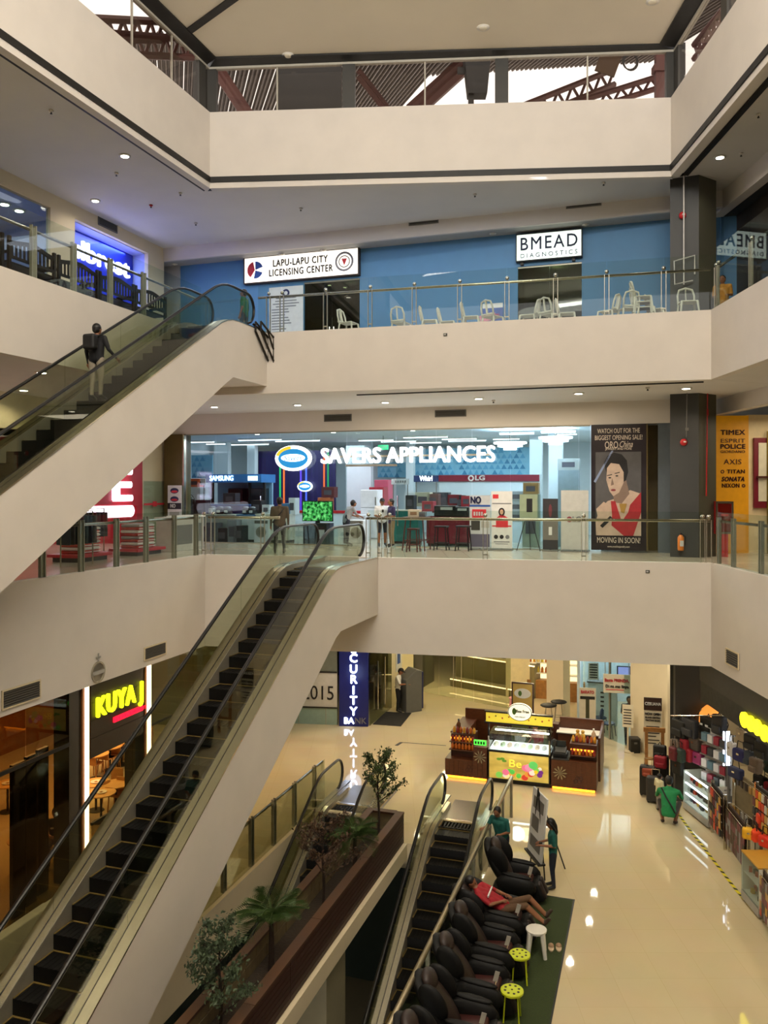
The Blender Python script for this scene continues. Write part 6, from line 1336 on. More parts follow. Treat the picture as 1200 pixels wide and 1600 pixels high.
# pawnshop
PAWN = mat('pawn_wall', 'c4d2d6', .5)
light('POINT', (9.0, 31.5, 3.7), 260, (.8, .92, 1), .1); light('POINT', (7.6, 30.4, 3.7), 25, (.8, .92, 1), .4)
m = MB(); wallseg(m, 7.0, 33.6, 14, 32.6, 0, C1); wallseg(m, *fl(906, 1134), fl(906, 1134)[0]+1.0, fl(906, 1134)[1]+3.6, 0, C1, .1); struct('wall_back', m, PAWN, 'pale blue lit walls of the pawnshop', A=False, cat='wall')
xa, ya = fl(908, 1136); xb, yb = fl(984, 1168)
o = thing('glass_shopfront', 'glass front of the pale blue pawnshop beside its signs', 'glass shopfront', xa, ya, 0, math.atan2(yb-ya, xb-xa), A=False); wd = math.hypot(xb-xa, yb-ya); AP = math.atan2(yb-ya, xb-xa)
for a, b in ((0, .32), (.33, .6), (.62, 1)): m = MB(); m.box(wd*a, 0, 0, wd*b, .014, C1); m.build('glass_pane', SHOPGL, o)
m = MB(); m.box(wd*.6, -.03, 0, wd*.62, .04, C1); m.build('mullion', DSTEEL, o)
def facing(px, Y, z, name, label, cat, rz=-12): return thing(name, label, cat, (px-600)/F*Y, Y, z, R(rz), A=False)
def zat(py, Y): return EZ-(py-HY)/F*Y
o = facing(965, 27.6, zat(1083, 27.6), 'shop_sign', 'beige pawnshop board with red and black wording hanging behind the glass', 'sign'); m = MB(); m.box(-.46, 0, 0, .42, .04, .62); m.build('board', mat('sign_beige', 'c4bba4', .6), o)
text('lettering', 'Basta PRENDA,', .15, RINK, o, (-.02, -.02, .42), width=.78, bold=.003); text('lettering', 'Di na mo linya', .14, INK, o, (-.02, -.02, .22), width=.74, bold=.003); m = MB(); m.box(-.38, -.015, .1, .2, 0, .12); m.build('red_stroke', RINK, o); m = MB(); [m.tube([(x, .02, .62), (x, .02, C1-o.location.z)], .01, 4) for x in (-.4, .36)]; m.build('hanger_wire', DSTEEL, o)
o = facing(918, 27.9, 0, 'standee', 'beige price standee with red heading behind the pawnshop glass', 'standee'); zz = zat(1128, 27.9); m = MB(); m.box(-.27, 0, zz, .27, .03, zat(1075, 27.9)); m.build('panel', mat('sign_beige', 'c4bba4', .6), o); H_ = zat(1075, 27.9); text('lettering', 'BARATO', .14, RINK, o, (0, -.015, H_-.14), width=.42, bold=.004); m = MB(); m.box(-.24, -.01, H_-.38, .24, 0, H_-.28); m.build('dark_band', BLACK, o); m = MB(); m.box(-.06, -.01, zz+.12, .06, 0, H_-.38); m.build('dark_column', mat('olive_col', '3a3a22', .5), o); m = MB(); [m.box(x-.02, 0, 0, x+.02, .03, zz) for x in (-.2, .2)]; m.box(-.25, -.12, 0, .25, .15, .03); m.build('stand_legs', BLACK, o)
o = facing(928, 29.6, zat(1062, 29.6), 'rate_list', 'white rate list with black rows on the pawnshop wall', 'notice'); m = MB(); m.box(-.19, 0, 0, .16, .03, .6); m.build('panel', PAPER, o); m = MB(); [m.box(-.15, -.01, .06+.09*k, .12, 0, .1+.09*k) for k in range(6)]; m.build('printed_rows', INK, o); m = MB(); m.box(-.02, .03, .2, .02, .3, .3); m.build('bracket', GREY, o)
o = facing(976, 31.5, zat(1056, 31.5), 'television', 'small television high on the pawnshop wall', 'television'); m = MB(); m.box(-.28, 0, 0, .22, .06, .36); m.build('bezel', BLACK, o); m = MB(); m.box(-.24, -.008, .03, .18, 0, .33); m.build('screen', emis('tv_violet', '8a90c8', 1.0), o); m = MB(); m.box(-.05, .06, .1, 0, .4, .2); m.build('wall_arm', GREY, o)
BLUEC = mat('blue_chair_seat', '2f3f56', .5)
for i, (px, Y) in enumerate(((938, 29.2), (951, 28.5))):
    o = facing(px, Y, 0, 'waiting_chair', 'dark blue waiting chair inside the pawnshop, %s' % ['farther one', 'nearer the glass'][i], 'chair', 60); m = MB(); m.ell((0, 0, .46), (.24, .23, .05), 12, 6); m.build('seat', BLUEC, o, smooth=True); m = MB(); m.ell((0, .24, .74), (.22, .05, .2), 12, 6); m.build('backrest', BLUEC, o, smooth=True); m = MB(); m.tube([(0, .22, .5), (0, .25, .7)], .02, 5); m.build('back_strut', BLACK, o)
    for sx in (-1, 1): m = MB(); m.tube([(sx*.2, -.2, 0), (sx*.18, -.15, .43), (sx*.18, .2, .43), (sx*.2, .24, 0)], .016, 5); m.build('leg_frame', BLACK, o)
o = facing(941, 29.9, 0, 'counter', 'pale teller counter inside the pawnshop', 'counter', -20); m = MB(); m.box(-.5, 0, 0, .5, .5, 1.5); m.build('counter_body', PAWN, o, bevel=.01); m = MB(); m.box(-.54, -.04, 1.5, .54, .5, 1.55); m.build('counter_top', GREY, o); m = MB(); [m.box(-.06, -.015, .5+.16*k, .06, 0, .56+.16*k) for k in range(5)]; m.build('drawer_slot', DGREY, o)
o = facing(981, 26.9, 0, 'picket_sign', 'cream placard on a pole leaning before the pawnshop glass', 'sign', -20); zz0, zz1 = zat(1136, 26.9), zat(1101, 26.9); m = MB(); m.box(-.17, -.03, zz0, .17, 0, zz1); m.build('placard', mat('placard_cream', 'd2c8ae', .6), o); m = MB(); [m.box(-.13, -.035, zz0+.1+.09*k, .11, -.03, zz0+.13+.09*k) for k in range(6)]; m.build('printed_rows', INK, o); m = MB(); m.box(-.025, 0, 0, .025, .04, zz0+.1); m.build('pole', CREAM, o); m = MB(); m.box(-.1, -.2, 0, .2, .15, .04); m.build('foot', CREAM, o)
o = wthing('trash_bin', 'small black bin beside the placard pole', 'bin', 991, 1175); m = MB(); m.box(-.15, -.15, 0, .15, .15, .42); m.build('bin_body', BLACK, o, bevel=.02); m = MB(); m.box(-.16, -.16, .42, .16, .16, .47); m.build('lid', DGREY, o); m = MB(); m.box(-.05, -.165, .3, .05, -.16, .36); m.build('label_plate', GREY, o)
o = facing(1020, 26.0, zat(1172, 26.0), 'opening_poster', 'tall brown and cream opening poster on the cream pier by the column', 'poster', -14); H_ = zat(1090, 26.0)-zat(1172, 26.0); m = MB(); m.box(-.27, 0, 0, .27, .03, H_); m.build('sheet', mat('sign_beige', 'c4bba4', .6), o); m = MB(); m.box(-.27, -.012, H_-.4, .27, 0, H_); m.build('brown_header', mat('poster_brown', '2e1a12', .5), o)
text('lettering', 'CEBUANA', .13, PAPER, o, (0, -.02, H_-.2), width=.48, bold=.002); text('lettering', 'NOW OPEN', .11, INK, o, (0, -.01, H_-.52), width=.46, bold=.004); text('lettering', 'ISLAND CENTRAL', .07, INK, o, (0, -.01, H_-.63), width=.46, bold=.003); text('lettering', 'MACTAN BASIC', .07, INK, o, (0, -.01, H_-.72), width=.44, bold=.003); m = MB(); [m.box(-.2, -.008, z_, .1+.1*(k % 2), 0, z_+.03) for k, z_ in enumerate((.2, .3, .42, .52, .62, .72))]; m.build('printed_lines', INK, o)
o = wthing('wooden_easel', 'plain wooden frame stand before the opening poster', 'easel', 1022, 1215, R(-12)); zt = zat(1135, 24.6); m = MB(); m.box(-.30, 0, zt-.13, .32, .06, zt); m.build('top_bar', LWOOD, o)
for x in (-.26, .2): m = MB(); m.box(x, 0, 0, x+.09, .06, zt-.13); m.build('leg', LWOOD, o)
m = MB(); m.box(-.17, .01, .5, .2, .05, .58); m.build('cross_bar', LWOOD, o)
o = facing(1040, 26.2, zat(1080, 26.2), 'call_point', 'small red alarm call point on the cream pier edge', 'alarm', -14); m = MB(); m.box(-.07, 0, 0, .07, .05, .2); m.build('box', REDP, o); m = MB(); m.box(-.04, -.01, .06, .04, 0, .14); m.build('window', DKR, o)
# downlights of the lowest ceiling: some mirrored in the floor, others added unseen
for i, (x, y) in enumerate(((6.57, 25.9), (6.0, 24.2), (4.96, 22.1), (8.8, 25.0), (2.5, 28.5), (-2, 27.5), (5.0, 29.0), (0, 25.2), (1.2, 30.2), (9.2, 18.6), (9.2, 15.4), (9.4, 12.2))):
    o = thing('downlight', 'round downlight in the ceiling over the lowest storey shops, %s' % (nth+['ninth', 'tenth', 'eleventh', 'twelfth'])[i], 'ceiling light', x, y, C1-.004, 0, 'lowest storey downlights', A=False); obj('trim_ring', RING_ME, o); obj('lens', LENS_ME, o); light('SPOT', (x, y, C1-.06), 180 if i < 9 else 80, (1, .88, .68), .08, spot=R(150), name='downlight_lamp')

# ============================================================ HONEY ICE CREAM STALL
KW = mat('kiosk_wood', '522a12', .4, var=.25, scale=6, stretch=(1, 1, 6)); KD = mat('kiosk_dark_wood', '3c1a0c', .4, var=.25, scale=6); KB = mat('kiosk_black', '14100c', .3)
K = thing('honey_stall', 'brown wooden honey ice cream stall with a glass freezer and a yellow arched sign', 'stall', -3.67, 23.8, 0)
def kbox(name, x0, y0, z0, x1, y1, z1, m_, bevel=.01): b = MB(); b.box(x0, y0, z0, x1, y1, z1); return b.build(name, m_, K, bevel=bevel)
def slatfront(par, x0, x1, y, z0, z1, n_=6):
    for i in range(n_): b = MB(); w_ = (x1-x0)/n_; b.box(x0+w_*i+.004, y-.015, z0, x0+w_*(i+1)-.004, y, z1); b.build('wood_board', KW, par)
c = kbox('side_counter', -2.17, 0, .1, -.92, .75, .58, KW); slatfront(c, -2.17, -1.35, 0, .1, .58)
c = kbox('side_counter', -1.32, .0, .1, -.92, .75, 1.0, KW); slatfront(c, -1.32, -.92, -.01, .1, 1.0, 3)
kbox('jar_riser', -2.05, .25, .58, -1.35, .8, 1.25, KD); kbox('riser_shelf', -2.08, .1, .80, -1.34, .25, .83, KW); kbox('riser_shelf', -2.08, .14, 1.02, -1.34, .25, 1.05, KW)
c = kbox('side_counter', .92, 0, .1, 2.17, .75, .85, KW); slatfront(c, .92, 2.17, 0, .1, .85, 9)
kbox('jar_riser', 1.42, .2, .85, 2.17, .8, 1.3, KD); kbox('riser_shelf', 1.45, .02, .62, 2.12, .2, .65, KD); kbox('riser_shelf', 1.45, .06, .98, 2.12, .2, 1.01, KW)
kbox('counter_slab', .92, -.02, .85, 1.42, .8, .89, KB)
kbox('side_counter', -2.17, .8, .1, -1.75, 2.5, 1.1, KW); kbox('counter_slab', -2.2, .8, 1.1, -1.7, 2.55, 1.15, KW)
kbox('back_panel', -2.1, 2.45, .1, -.8, 2.55, 1.45, KW); kbox('back_counter', .9, 2.0, .1, 2.17, 2.5, 1.05, KW); kbox('counter_slab', .85, 1.95, 1.05, 2.2, 2.45, 1.09, PLAST); kbox('back_panel', .9, 2.5, .1, 2.2, 2.6, 1.4, KW)
kbox('side_panel', 2.17, .75, .1, 2.23, 2.6, 1.35, KW); kbox('back_cabinet', -.8, 2.2, .1, .9, 2.5, 1.25, KD)
for x in (-.55, .05): kbox('glass_door', x, 2.16, .35, x+.52, 2.2, 1.15, mat('olive_glass_door', '55582c', .3))
ORL = emis('orange_led', 'ff8a1e', 6)
for x0, x1 in ((-2.12, -.95), (.95, 2.12)): kbox('plinth_light', x0, .05, .02, x1, .1, .08, ORL, 0)
for x0, x1 in ((-2.05, -1.36), (1.45, 2.12)): kbox('shelf_light', x0, .24 if x0 < 0 else .19, 1.1, x1, .25 if x0 < 0 else .2, 1.15, ORL, 0)
kbox('plinth', -2.1, .1, 0, 2.1, 2.5, .1, KB, 0)
# freezer with picture front
fz = kbox('freezer_body', -.89, 0, .12, .89, .9, .95, KB)
FPM = bpy.data.materials.new('freezer_picture'); FPM.use_nodes = True; nt = FPM.node_tree; b = nt.nodes['Principled BSDF']; no = nt.nodes.new('ShaderNodeTexNoise'); no.inputs['Scale'].default_value = 3; cr = nt.nodes.new('ShaderNodeValToRGB'); cr.color_ramp.elements[0].color = lin('8a6a1c'); cr.color_ramp.elements[1].color = lin('d8c060'); nt.links.new(no.outputs['Fac'], cr.inputs[0]); nt.links.new(cr.outputs[0], b.inputs['Base Color']); nt.links.new(cr.outputs[0], b.inputs['Emission Color']); b.inputs['Emission Strength'].default_value = .7
b = MB(); b.box(-.85, -.02, .16, .85, 0, .9); b.build('picture_panel', FPM, fz)
fc = ['d86a8a', '6a2a7a', 'e0d8c8', 'e8c020', 'd89038', '58b848', 'e07a98', 'c83a2a', 'f0e0a0', '7ac050']
random.seed(5)
for i in range(26):
    x = -.62+1.3*random.random(); z = .24+.16*random.random()+(.22*random.random() if x > .15 else 0); r_ = .05+.05*random.random()
    b = MB(); b.prism(disc(x, z, r_, r_*.9, 12), 'y', -.026-.0008*i, -.02); b.build('painted_fruit', emis('fruit_'+fc[i % 10], fc[i % 10], .6), fz)
b = MB(); b.prism(disc(.42, .64, .13, .11, 16), 'y', -.05, -.045); b.build('painted_scoop', emis('scoop_green', '5cc060', .6), fz); b = MB(); b.prism(disc(.3, .56, .12, .1, 16), 'y', -.049, -.045); b.build('painted_scoop', emis('scoop_pink', 'd888a8', .6), fz)
text('lettering', 'Be', .3, emis('yellow_letters', 'e8d848', .7), fz, (-.1, -.03, .62), width=.35)
for a_ in (0, 1.2, 2.4): b = MB(); b.prism(disc(-.5+.09*math.cos(a_), .68+.06*math.sin(a_), .07, .035, 10), 'y', -.03, -.022); b.build('painted_leaf', emis('leafy', '5a8a28', .5), fz)
gl = kbox('glass_case', -.87, .03, .95, .87, .85, 1.42, SHOPGL, 0); 
b = MB(); b.box(-.84, .06, .955, .84, .82, 1.0); b.build('ice_bed', emis('ice_white', 'e6efe6', 1.3), fz)
b = MB(); b.tube([(-.8, .7, 1.36), (.8, .7, 1.36)], .025, 6); b.build('freezer_tube', emis('freezer_tube', 'f4fff4', 8), fz)
for i in range(8): b = MB(); b.ell((-.72+.2*i, .4, 1.02), (.08, .2, .07), 10, 5); b.build('ice_cream_tub', mat('tub_%d' % (i % 4), ['e8e4d8', 'c8d8c0', 'e0c8b8', 'd8d8e0'][i % 4], .5), fz)
for x in (-.89, .85): kbox('case_frame', x, 0, .93, x+.04, .05, 1.36, STEEL, 0)
kbox('case_frame', -.89, 0, .92, .89, .05, .96, KB, 0)
for x in (-.9, .86): kbox('sign_post', x, .05, .95, x+.04, .09, 1.78, KB, 0)
sg = kbox('arch_sign', -.95, .0, 1.76, .95, .1, 2.05, emis('sign_yellow', 'd8c23c', .75), .01)
b = MB(); [b.box(*q) for q in ((-.98, -.02, 1.73, .98, .12, 1.77), (-.98, -.02, 2.04, .98, .12, 2.08))]; b.build('sign_edge', KB, sg)
b = MB(); b.prism(disc(.03, 2.12, .34, .24, 24), 'y', -.05, .1); b.build('oval_plate', emis('oval_cream', 'f4f0d4', .9), sg)
ringpoly(sg, 'oval_rim', .03, 2.12, .235, .25, -.052, KB).scale = (1.38, 1, 1); sg.children[-1].location = (.03-.03*1.38, 0, 0)
b = MB(); b.prism(disc(-.12, 2.14, .06, .1, 12), 'y', -.062, -.05); b.build('leaf_mark', mat('leaf_green', '4a6a20', .5), sg)
text('lettering', 'Bee Free', .12, mat('gold_ink', '6a6018', .5), sg, (.12, -.06, 2.15), width=.36, bold=.003); text('lettering', 'ICE CREAM', .05, INK, sg, (.05, -.06, 1.99), width=.3)
for i in range(10): b = MB(); b.prism(disc(-.85+.19*i, 1.9+.05*(i % 2), .025, .025, 8), 'y', -.012, 0); b.build('painted_dot', mat('dot_%d' % (i % 3), ['c8872a', '8a9a30', 'c05a3a'][i % 3], .5), sg)
gp = kbox('green_price_sign', -1.3, -.02, 1.06, -.94, .03, 1.2, emis('lit_green', '49d840', 1.6), 0); b = MB(); [b.box(-1.27+.08*q, -.028, 1.09, -1.22+.08*q, -.02, 1.17) for q in range(4)]; b.build('dark_marks', INK, gp)
CREST = mat('metal_flower', 'a8a080', .35, .7)
for x, z in ((-1.12, .72), (1.17, .50)):
    b = MB()
    for k in range(10):
        a = k*2*PI/10; b.prism([(x, z), (x+.16*math.cos(a-.12), z+.16*math.sin(a-.12)), (x+.2*math.cos(a), z+.2*math.sin(a)), (x+.16*math.cos(a+.12), z+.16*math.sin(a+.12))], 'y', -.035, -.018)
    b.build('flower_emblem', CREST, K)
for x, z in ((-1.5, .3), (1.6, .3)):
    for k in range(4): 
        b = MB(); hx, hz = x+.1*(k % 2)+.05*(k//2), z+.09*(k//2); b.tube([(hx+.055*math.cos(t*PI/3), -.02, hz+.055*math.sin(t*PI/3)) for t in range(6)], .008, 4, closed=True); b.build('honeycomb_cell', KD, K)
# goods on the stall
def kw(x, y, z): p = W(-3.67+x, 23.8+y); return (p[0], p[1], z)
hj = {'amber': 'b0581a', 'gold': 'c88a28', 'dark red': '7a2016'}
for c, h in hj.items(): jmesh[h] = jm.mesh('honey_jar', mat('honey_'+h, h, .2, var=.1, emit=.03), True)
for side, xs, rows in (('on the side by the bank', [-1.98+.1*i for i in range(7)], ((.19, .832), (.2, 1.052), (.4, 1.252))), ('on the side by the pawnshop', [1.5+.1*i for i in range(7)], ((.1, .652), (.12, 1.012), (.4, 1.302)))):
    for r_, (y, z) in enumerate(rows):
        for i, x in enumerate(xs):
            c = list(hj)[(i+r_*2) % 3] if r_ else 'dark red' if side.endswith('pawnshop') else 'amber'
            j = obj('honey_jar', jmesh[hj[c]], None, kw(x, y, z)); j.scale = (.75,)*3; tag(j, '%s honey jar, %s along the %s tier, %s' % (c, ['first', 'second', 'third', 'fourth', 'fifth', 'sixth', 'last'][i], ['lower', 'middle', 'top'][r_], side.replace('on the side ', '')), 'jar', 'honey jars on the stall')
for x, lab in ((-1.9, 'tall honey bottle with dark cap on the riser at the bank side'), (2.05, 'tall clear honey bottle with white cap at the pawnshop side end')):
    p = kw(x, .62, 1.25 if x < 0 else 1.3); o = thing('honey_bottle', lab, 'bottle', p[0], p[1], p[2], A=False); m = MB(); m.lathe([(.06, 0), (.065, .02), (.065, .2), (.03, .26), (.025, .3)], 12); m.build('bottle_body', mat('bottle_%d' % (x > 0), ['5a3010', 'c8a888'][x > 0], .2), o, smooth=True); m = MB(); m.lathe([(.03, .3), (.03, .34), (.02, .35)], 10); m.build('cap', PLAST if x > 0 else KB, o)
for i, (x, y, z, c, lab) in enumerate(((1.75, .62, 1.3, 'd8b050', 'yellow bear shaped honey bottle on the riser, bigger one'), (1.6, .66, 1.3, 'c89838', 'yellow bear shaped honey bottle on the riser, smaller one'))):
    p = kw(x, y, z); o = thing('bear_bottle', lab, 'bottle', p[0], p[1], p[2], A=False); mm = mat('bear_'+c, c, .3); m = MB(); m.ell((0, 0, .1), (.07, .06, .1), 10, 6); m.build('body', mm, o, smooth=True); m = MB(); m.ell((0, 0, .23), (.055, .05, .055), 10, 6); m.build('head', mm, o, smooth=True)
p = kw(1.15, .35, .89); o = thing('cash_register', 'black cash register on the black counter of the stall', 'cash register', p[0], p[1], p[2], -R(18), A=False); m = MB(); m.box(-.2, -.2, 0, .2, .2, .1); m.build('drawer', BLACK, o, bevel=.01); m = MB(); m.prism([(-.18, .1), (.15, .1), (.15, .22), (-.18, .14)], 'x', -.16, .16); m.build('keyboard', DGREY, o); m = MB(); m.box(-.14, .1, .2, .14, .13, .38); m.build('display_screen', mat('screen_dark', '20282c', .2), o)
p = kw(.98, .25, .89); o = thing('card_reader', 'small dark card machine stand beside the cash register', 'card reader', p[0], p[1], p[2], A=False); m = MB(); m.tube([(0, 0, 0), (0, 0, .3)], .03, 8); m.build('stand', BLACK, o); m = MB(); m.ell((0, 0, .36), (.09, .06, .12), 10, 6); m.build('reader_head', BLACK, o)
p = kw(-.35, 3.1, 0); o = thing('menu_stand', 'tall narrow menu board with an oval logo behind the stall', 'menu board', p[0], p[1], 0, -R(18), A=False); m = MB(); m.box(-.36, 0, .9, .36, .05, 2.25); m.build('frame', KD, o); m = MB(); m.box(-.31, -.015, .95, .31, 0, 2.2); m.build('menu_sheet', mat('menu_gold', 'b89a50', .5), o); m = MB(); m.prism(disc(0, 1.9, .27, .16, 20), 'y', -.03, -.015); m.build('oval_logo', PAPER, o); m = MB(); [m.box(-.2, -.02, 1.1+.1*k, .2, -.015, 1.13+.1*k) for k in range(5)]; m.build('printed_lines', KD, o); m = MB(); m.prism(disc(-.08, 1.9, .06, .09, 10), 'y', -.036, -.03); m.build('leaf_mark', mat('leaf_green', '4a6a20', .5), o); m = MB(); [m.box(x-.03, 0, 0, x+.03, .05, .9) for x in (-.25, .25)]; m.box(-.33, -.2, 0, .33, .25, .03); m.build('stand_legs', KB, o)
light('POINT', kw(0, -.2, 1.3), 12, (.95, 1, .9), .2, name='freezer_glow'); light('POINT', kw(0, 1.5, 2.0), 14, (1, .75, .4), .2, name='stall_lamp')

# ============================================================ PLANTER AND TREES IN THE ESCALATOR WELL
PU0, PU1, PV0, PV1 = -6.58, -5.72, 6.0, 19.1
PL = thing('planter', 'long brown slatted planter bridging the escalator well, pale ledge below', 'planter', 0, 0, 0)
SLAT = mat('maroon_slat', '33180f', .55, var=.2, scale=5, stretch=(1, .2, 1)); RIM = mat('brown_rim', '4c301c', .55, var=.15, scale=4)
STONE = mat('planter_stone', '6a5a3c', .8, var=.2, scale=6, bump=.2); SOIL = mat('soil', '2a1f12', .95, var=.3, scale=20, bump=.5)
def pbox(name, x0, y0, z0, x1, y1, z1, m_, par=None, bevel=0): b = MB(); b.box(x0, y0, z0, x1, y1, z1); return b.build(name, m_, par or PL, bevel=bevel)
pbox('ledge', PU0-.08, PV0, -.35, PU1+.1, PV1+.02, -.01, CREAM)
pbox('core_wall', PU1-.1, PV0, 0, PU1-.02, PV1-.02, .70, STONE); pbox('core_wall', PU0+.02, PV0, 0, PU0+.1, PV1-.02, .70, STONE); pbox('core_wall', PU0+.02, PV1-.12, 0, PU1-.02, PV1-.02, .70, STONE)
pbox('soil', PU0+.1, PV0, .0, PU1-.1, PV1-.12, .32, SOIL)
rows = 7; sh = .70/rows
for r_ in range(rows):
    for k in range(4):
        a = PV0+k*3.28; b_ = min(a+3.27, PV1); pbox('slat', PU1-.02, a, r_*sh+.006, PU1+.012, b_, (r_+1)*sh-.006, SLAT)
    pbox('slat', PU0, PV1-.02, r_*sh+.006, PU1+.012, PV1+.012, (r_+1)*sh-.006, SLAT)
for k in range(5): a = PV0+k*2.62; pbox('rim_plank', PU1-.16, a, .70, PU1+.03, a+2.61, .75, RIM); pbox('rim_plank', PU0-.03, a, .70, PU0+.14, a+2.61, .75, RIM)
pbox('rim_plank', PU0+.14, PV1-.15, .70, PU1-.16, PV1+.03, .75, RIM)
for k in range(16): a = PV0+k*.8; pbox('stone_block', PU0+.1, a+.01, .32, PU0+.13, a+.79, .52, STONE, bevel=.006); pbox('stone_block', PU0+.1, a+.4, .53, PU0+.13, a+1.19 if k < 15 else a+.9, .695, STONE, bevel=.006)

LEAFS = {'green': mat('leaf_green_a', '3a4a1e', .55, var=.35, scale=9), 'bluegreen': mat('leaf_green_b', '46563a', .55, var=.3, scale=9), 'brown': mat('leaf_brown', '4a3320', .7, var=.35, scale=9)}
BARK = mat('dark_bark', '2a1c10', .8, var=.2, scale=10)
def tree(label, u, v, h, leaf, seed, spread, n=9, trunk_h=.42, sparse=1.0, z=.32):
    rnd = random.Random(seed); o = thing('potted_tree', label, 'tree', u, v, z)
    m = MB(); m.tube([(0, 0, 0), (.01, .02, h*.3), (-.02, 0, h*.6), (.02, .01, h*.93)], [.035, .03, .02, .006], 7); m.build('trunk', BARK, o)
    tips = []
    for k in range(n):
        z0 = h*(trunk_h+(.9-trunk_h)*k/n); a = k*2.4+rnd.random(); L_ = spread*(1-.55*k/n)*(.7+.5*rnd.random()); d = Vector((math.cos(a), math.sin(a), .55+.5*rnd.random()))
        p0 = Vector((0, 0, z0)); pts = [p0, p0+d*L_*.5, p0+d*L_+Vector((0, 0, .1*L_))]
        m = MB(); m.tube(pts, [.014, .009, .004], 5); br = m.build('branch', BARK, o)
        tips.append(pts); m = MB()
        for q in range(2):
            s0 = pts[0].lerp(pts[2], .35+.3*q); a2 = a+rnd.uniform(-1.2, 1.2); e = s0+Vector((math.cos(a2), math.sin(a2), .8)).normalized()*L_*.5
            m.tube([s0, e], [.007, .003], 4); tips.append([s0, s0.lerp(e, .5), e])
        m.build('twig', BARK, br)
    m = MB()
    for pts in tips + [[Vector((0, 0, h*.75)), Vector((0, 0, h*.85)), Vector((.02, 0, h))]]:
        for k in range(int(46*sparse)):
            t = rnd.random()**.7; p = pts[0].lerp(pts[2], t)+Vector((rnd.gauss(0, .045), rnd.gauss(0, .045), rnd.gauss(0, .045)))
            q = Quaternion((rnd.random()-.5, rnd.random()-.5, rnd.random()-.5, rnd.random()-.5)).normalized(); s_ = rnd.uniform(.024, .045)
            m.add([p+q @ Vector(c) for c in ((-s_, 0, 0), (0, -s_*.5, .004), (s_*1.1, 0, 0), (0, s_*.5, .004))], [(0, 1, 2, 3)])
    f = m.build('foliage', LEAFS[leaf], o); f['kind'] = 'stuff'
    return o
def pt(px, py, z=.32): return at_z(px, py, z)
tree('tall leafy green tree at the far end of the planter', -6.1, 18.35, 2.1, 'green', 3, .62, 11, .42)
tree('sparse brown leaved tree in the middle of the planter', -6.08, 14.9, 1.75, 'brown', 8, .75, 11, .38, .75)
tree('bushy blue green tree at the near end of the planter', -6.12, 10.95, 1.85, 'bluegreen', 14, .55, 13, .2, 1.1)
def palm(label, u, v, h, n, L_, seed):
    rnd = random.Random(seed); o = thing('potted_palm', label, 'palm', u, v, .32); PG = mat('palm_green', '3c5222', .55, var=.25, scale=8)
    m = MB(); m.tube([(0, 0, 0), (0, .01, h*.5), (0, 0, h)], [.06, .05, .04], 8); m.build('trunk', BARK, o)
    m = MB(); pts = [(L_*t, 0, L_*(.75*t-.95*t*t)) for t in [i/8 for i in range(9)]]; m.tube(pts, [.012*(1-.8*i/8) for i in range(9)], 4)
    for i in range(2, 22):
        t = i/22; x, z = L_*t, L_*(.75*t-.95*t*t)
        for s in (-1, 1):
            w_ = L_*.42*math.sin(PI*(t*.85+.12)); m.add([(x, 0, z), (x+w_*.35, s*w_*.5, z-.01), (x+w_*.75, s*w_, z-w_*.35), (x+w_*.30, s*w_*.5, z-.03)], [(0, 1, 2, 3)])
    me = m.mesh('frond', PG)
    for k in range(n): f = obj('frond', me, o, (0, 0, h), (rnd.uniform(-.2, .2), rnd.uniform(-.9, .35), k*2.4)); f.scale = (rnd.uniform(.75, 1.1),)*3
    return o
palm('dark green fan palm behind the sparse brown tree', -6.05, 16.6, .75, 16, .62, 4)
palm('dark green fan palm between the brown tree and the near bushy tree', -6.15, 12.75, .85, 18, .68, 9)

# ============================================================ MASSAGE CHAIRS
GREEN = mat('green_carpet', '2e3a14', .95, var=.25, scale=60, bump=.4)
o = thing('carpet', 'dark green carpet strip under the massage chairs', 'carpet', -2.5, 8.2, .001); m = MB(); m.box(-.95, 0, 0, .93, 9.3, .012); m.build('carpet_pile', GREEN, o); m = MB(); m.box(.93, 0, 0, .96, 9.3, .014); m.box(-.95, 9.3, 0, .96, 9.33, .014); m.build('edge_binding', BLACK, o)
LEA = mat('black_leather', '0c0b0a', .58, var=.2, scale=14, bump=.1, spec=.3); LBR = mat('brown_leather_pad', '291b16', .5, var=.15, scale=10, bump=.08); LRD = mat('maroon_leather', '3c1610', .5, var=.15, scale=10, bump=.08)
def rbox(par, name, c, d, m_, rot=(0, 0, 0), bev=.06, seg=3):
    b = MB(); b.box(-d[0]/2, -d[1]/2, -d[2]/2, d[0]/2, d[1]/2, d[2]/2); o = b.build(name, m_, par, c, rot, smooth=True, bevel=min(bev, min(d)*.45), seg=seg); return o
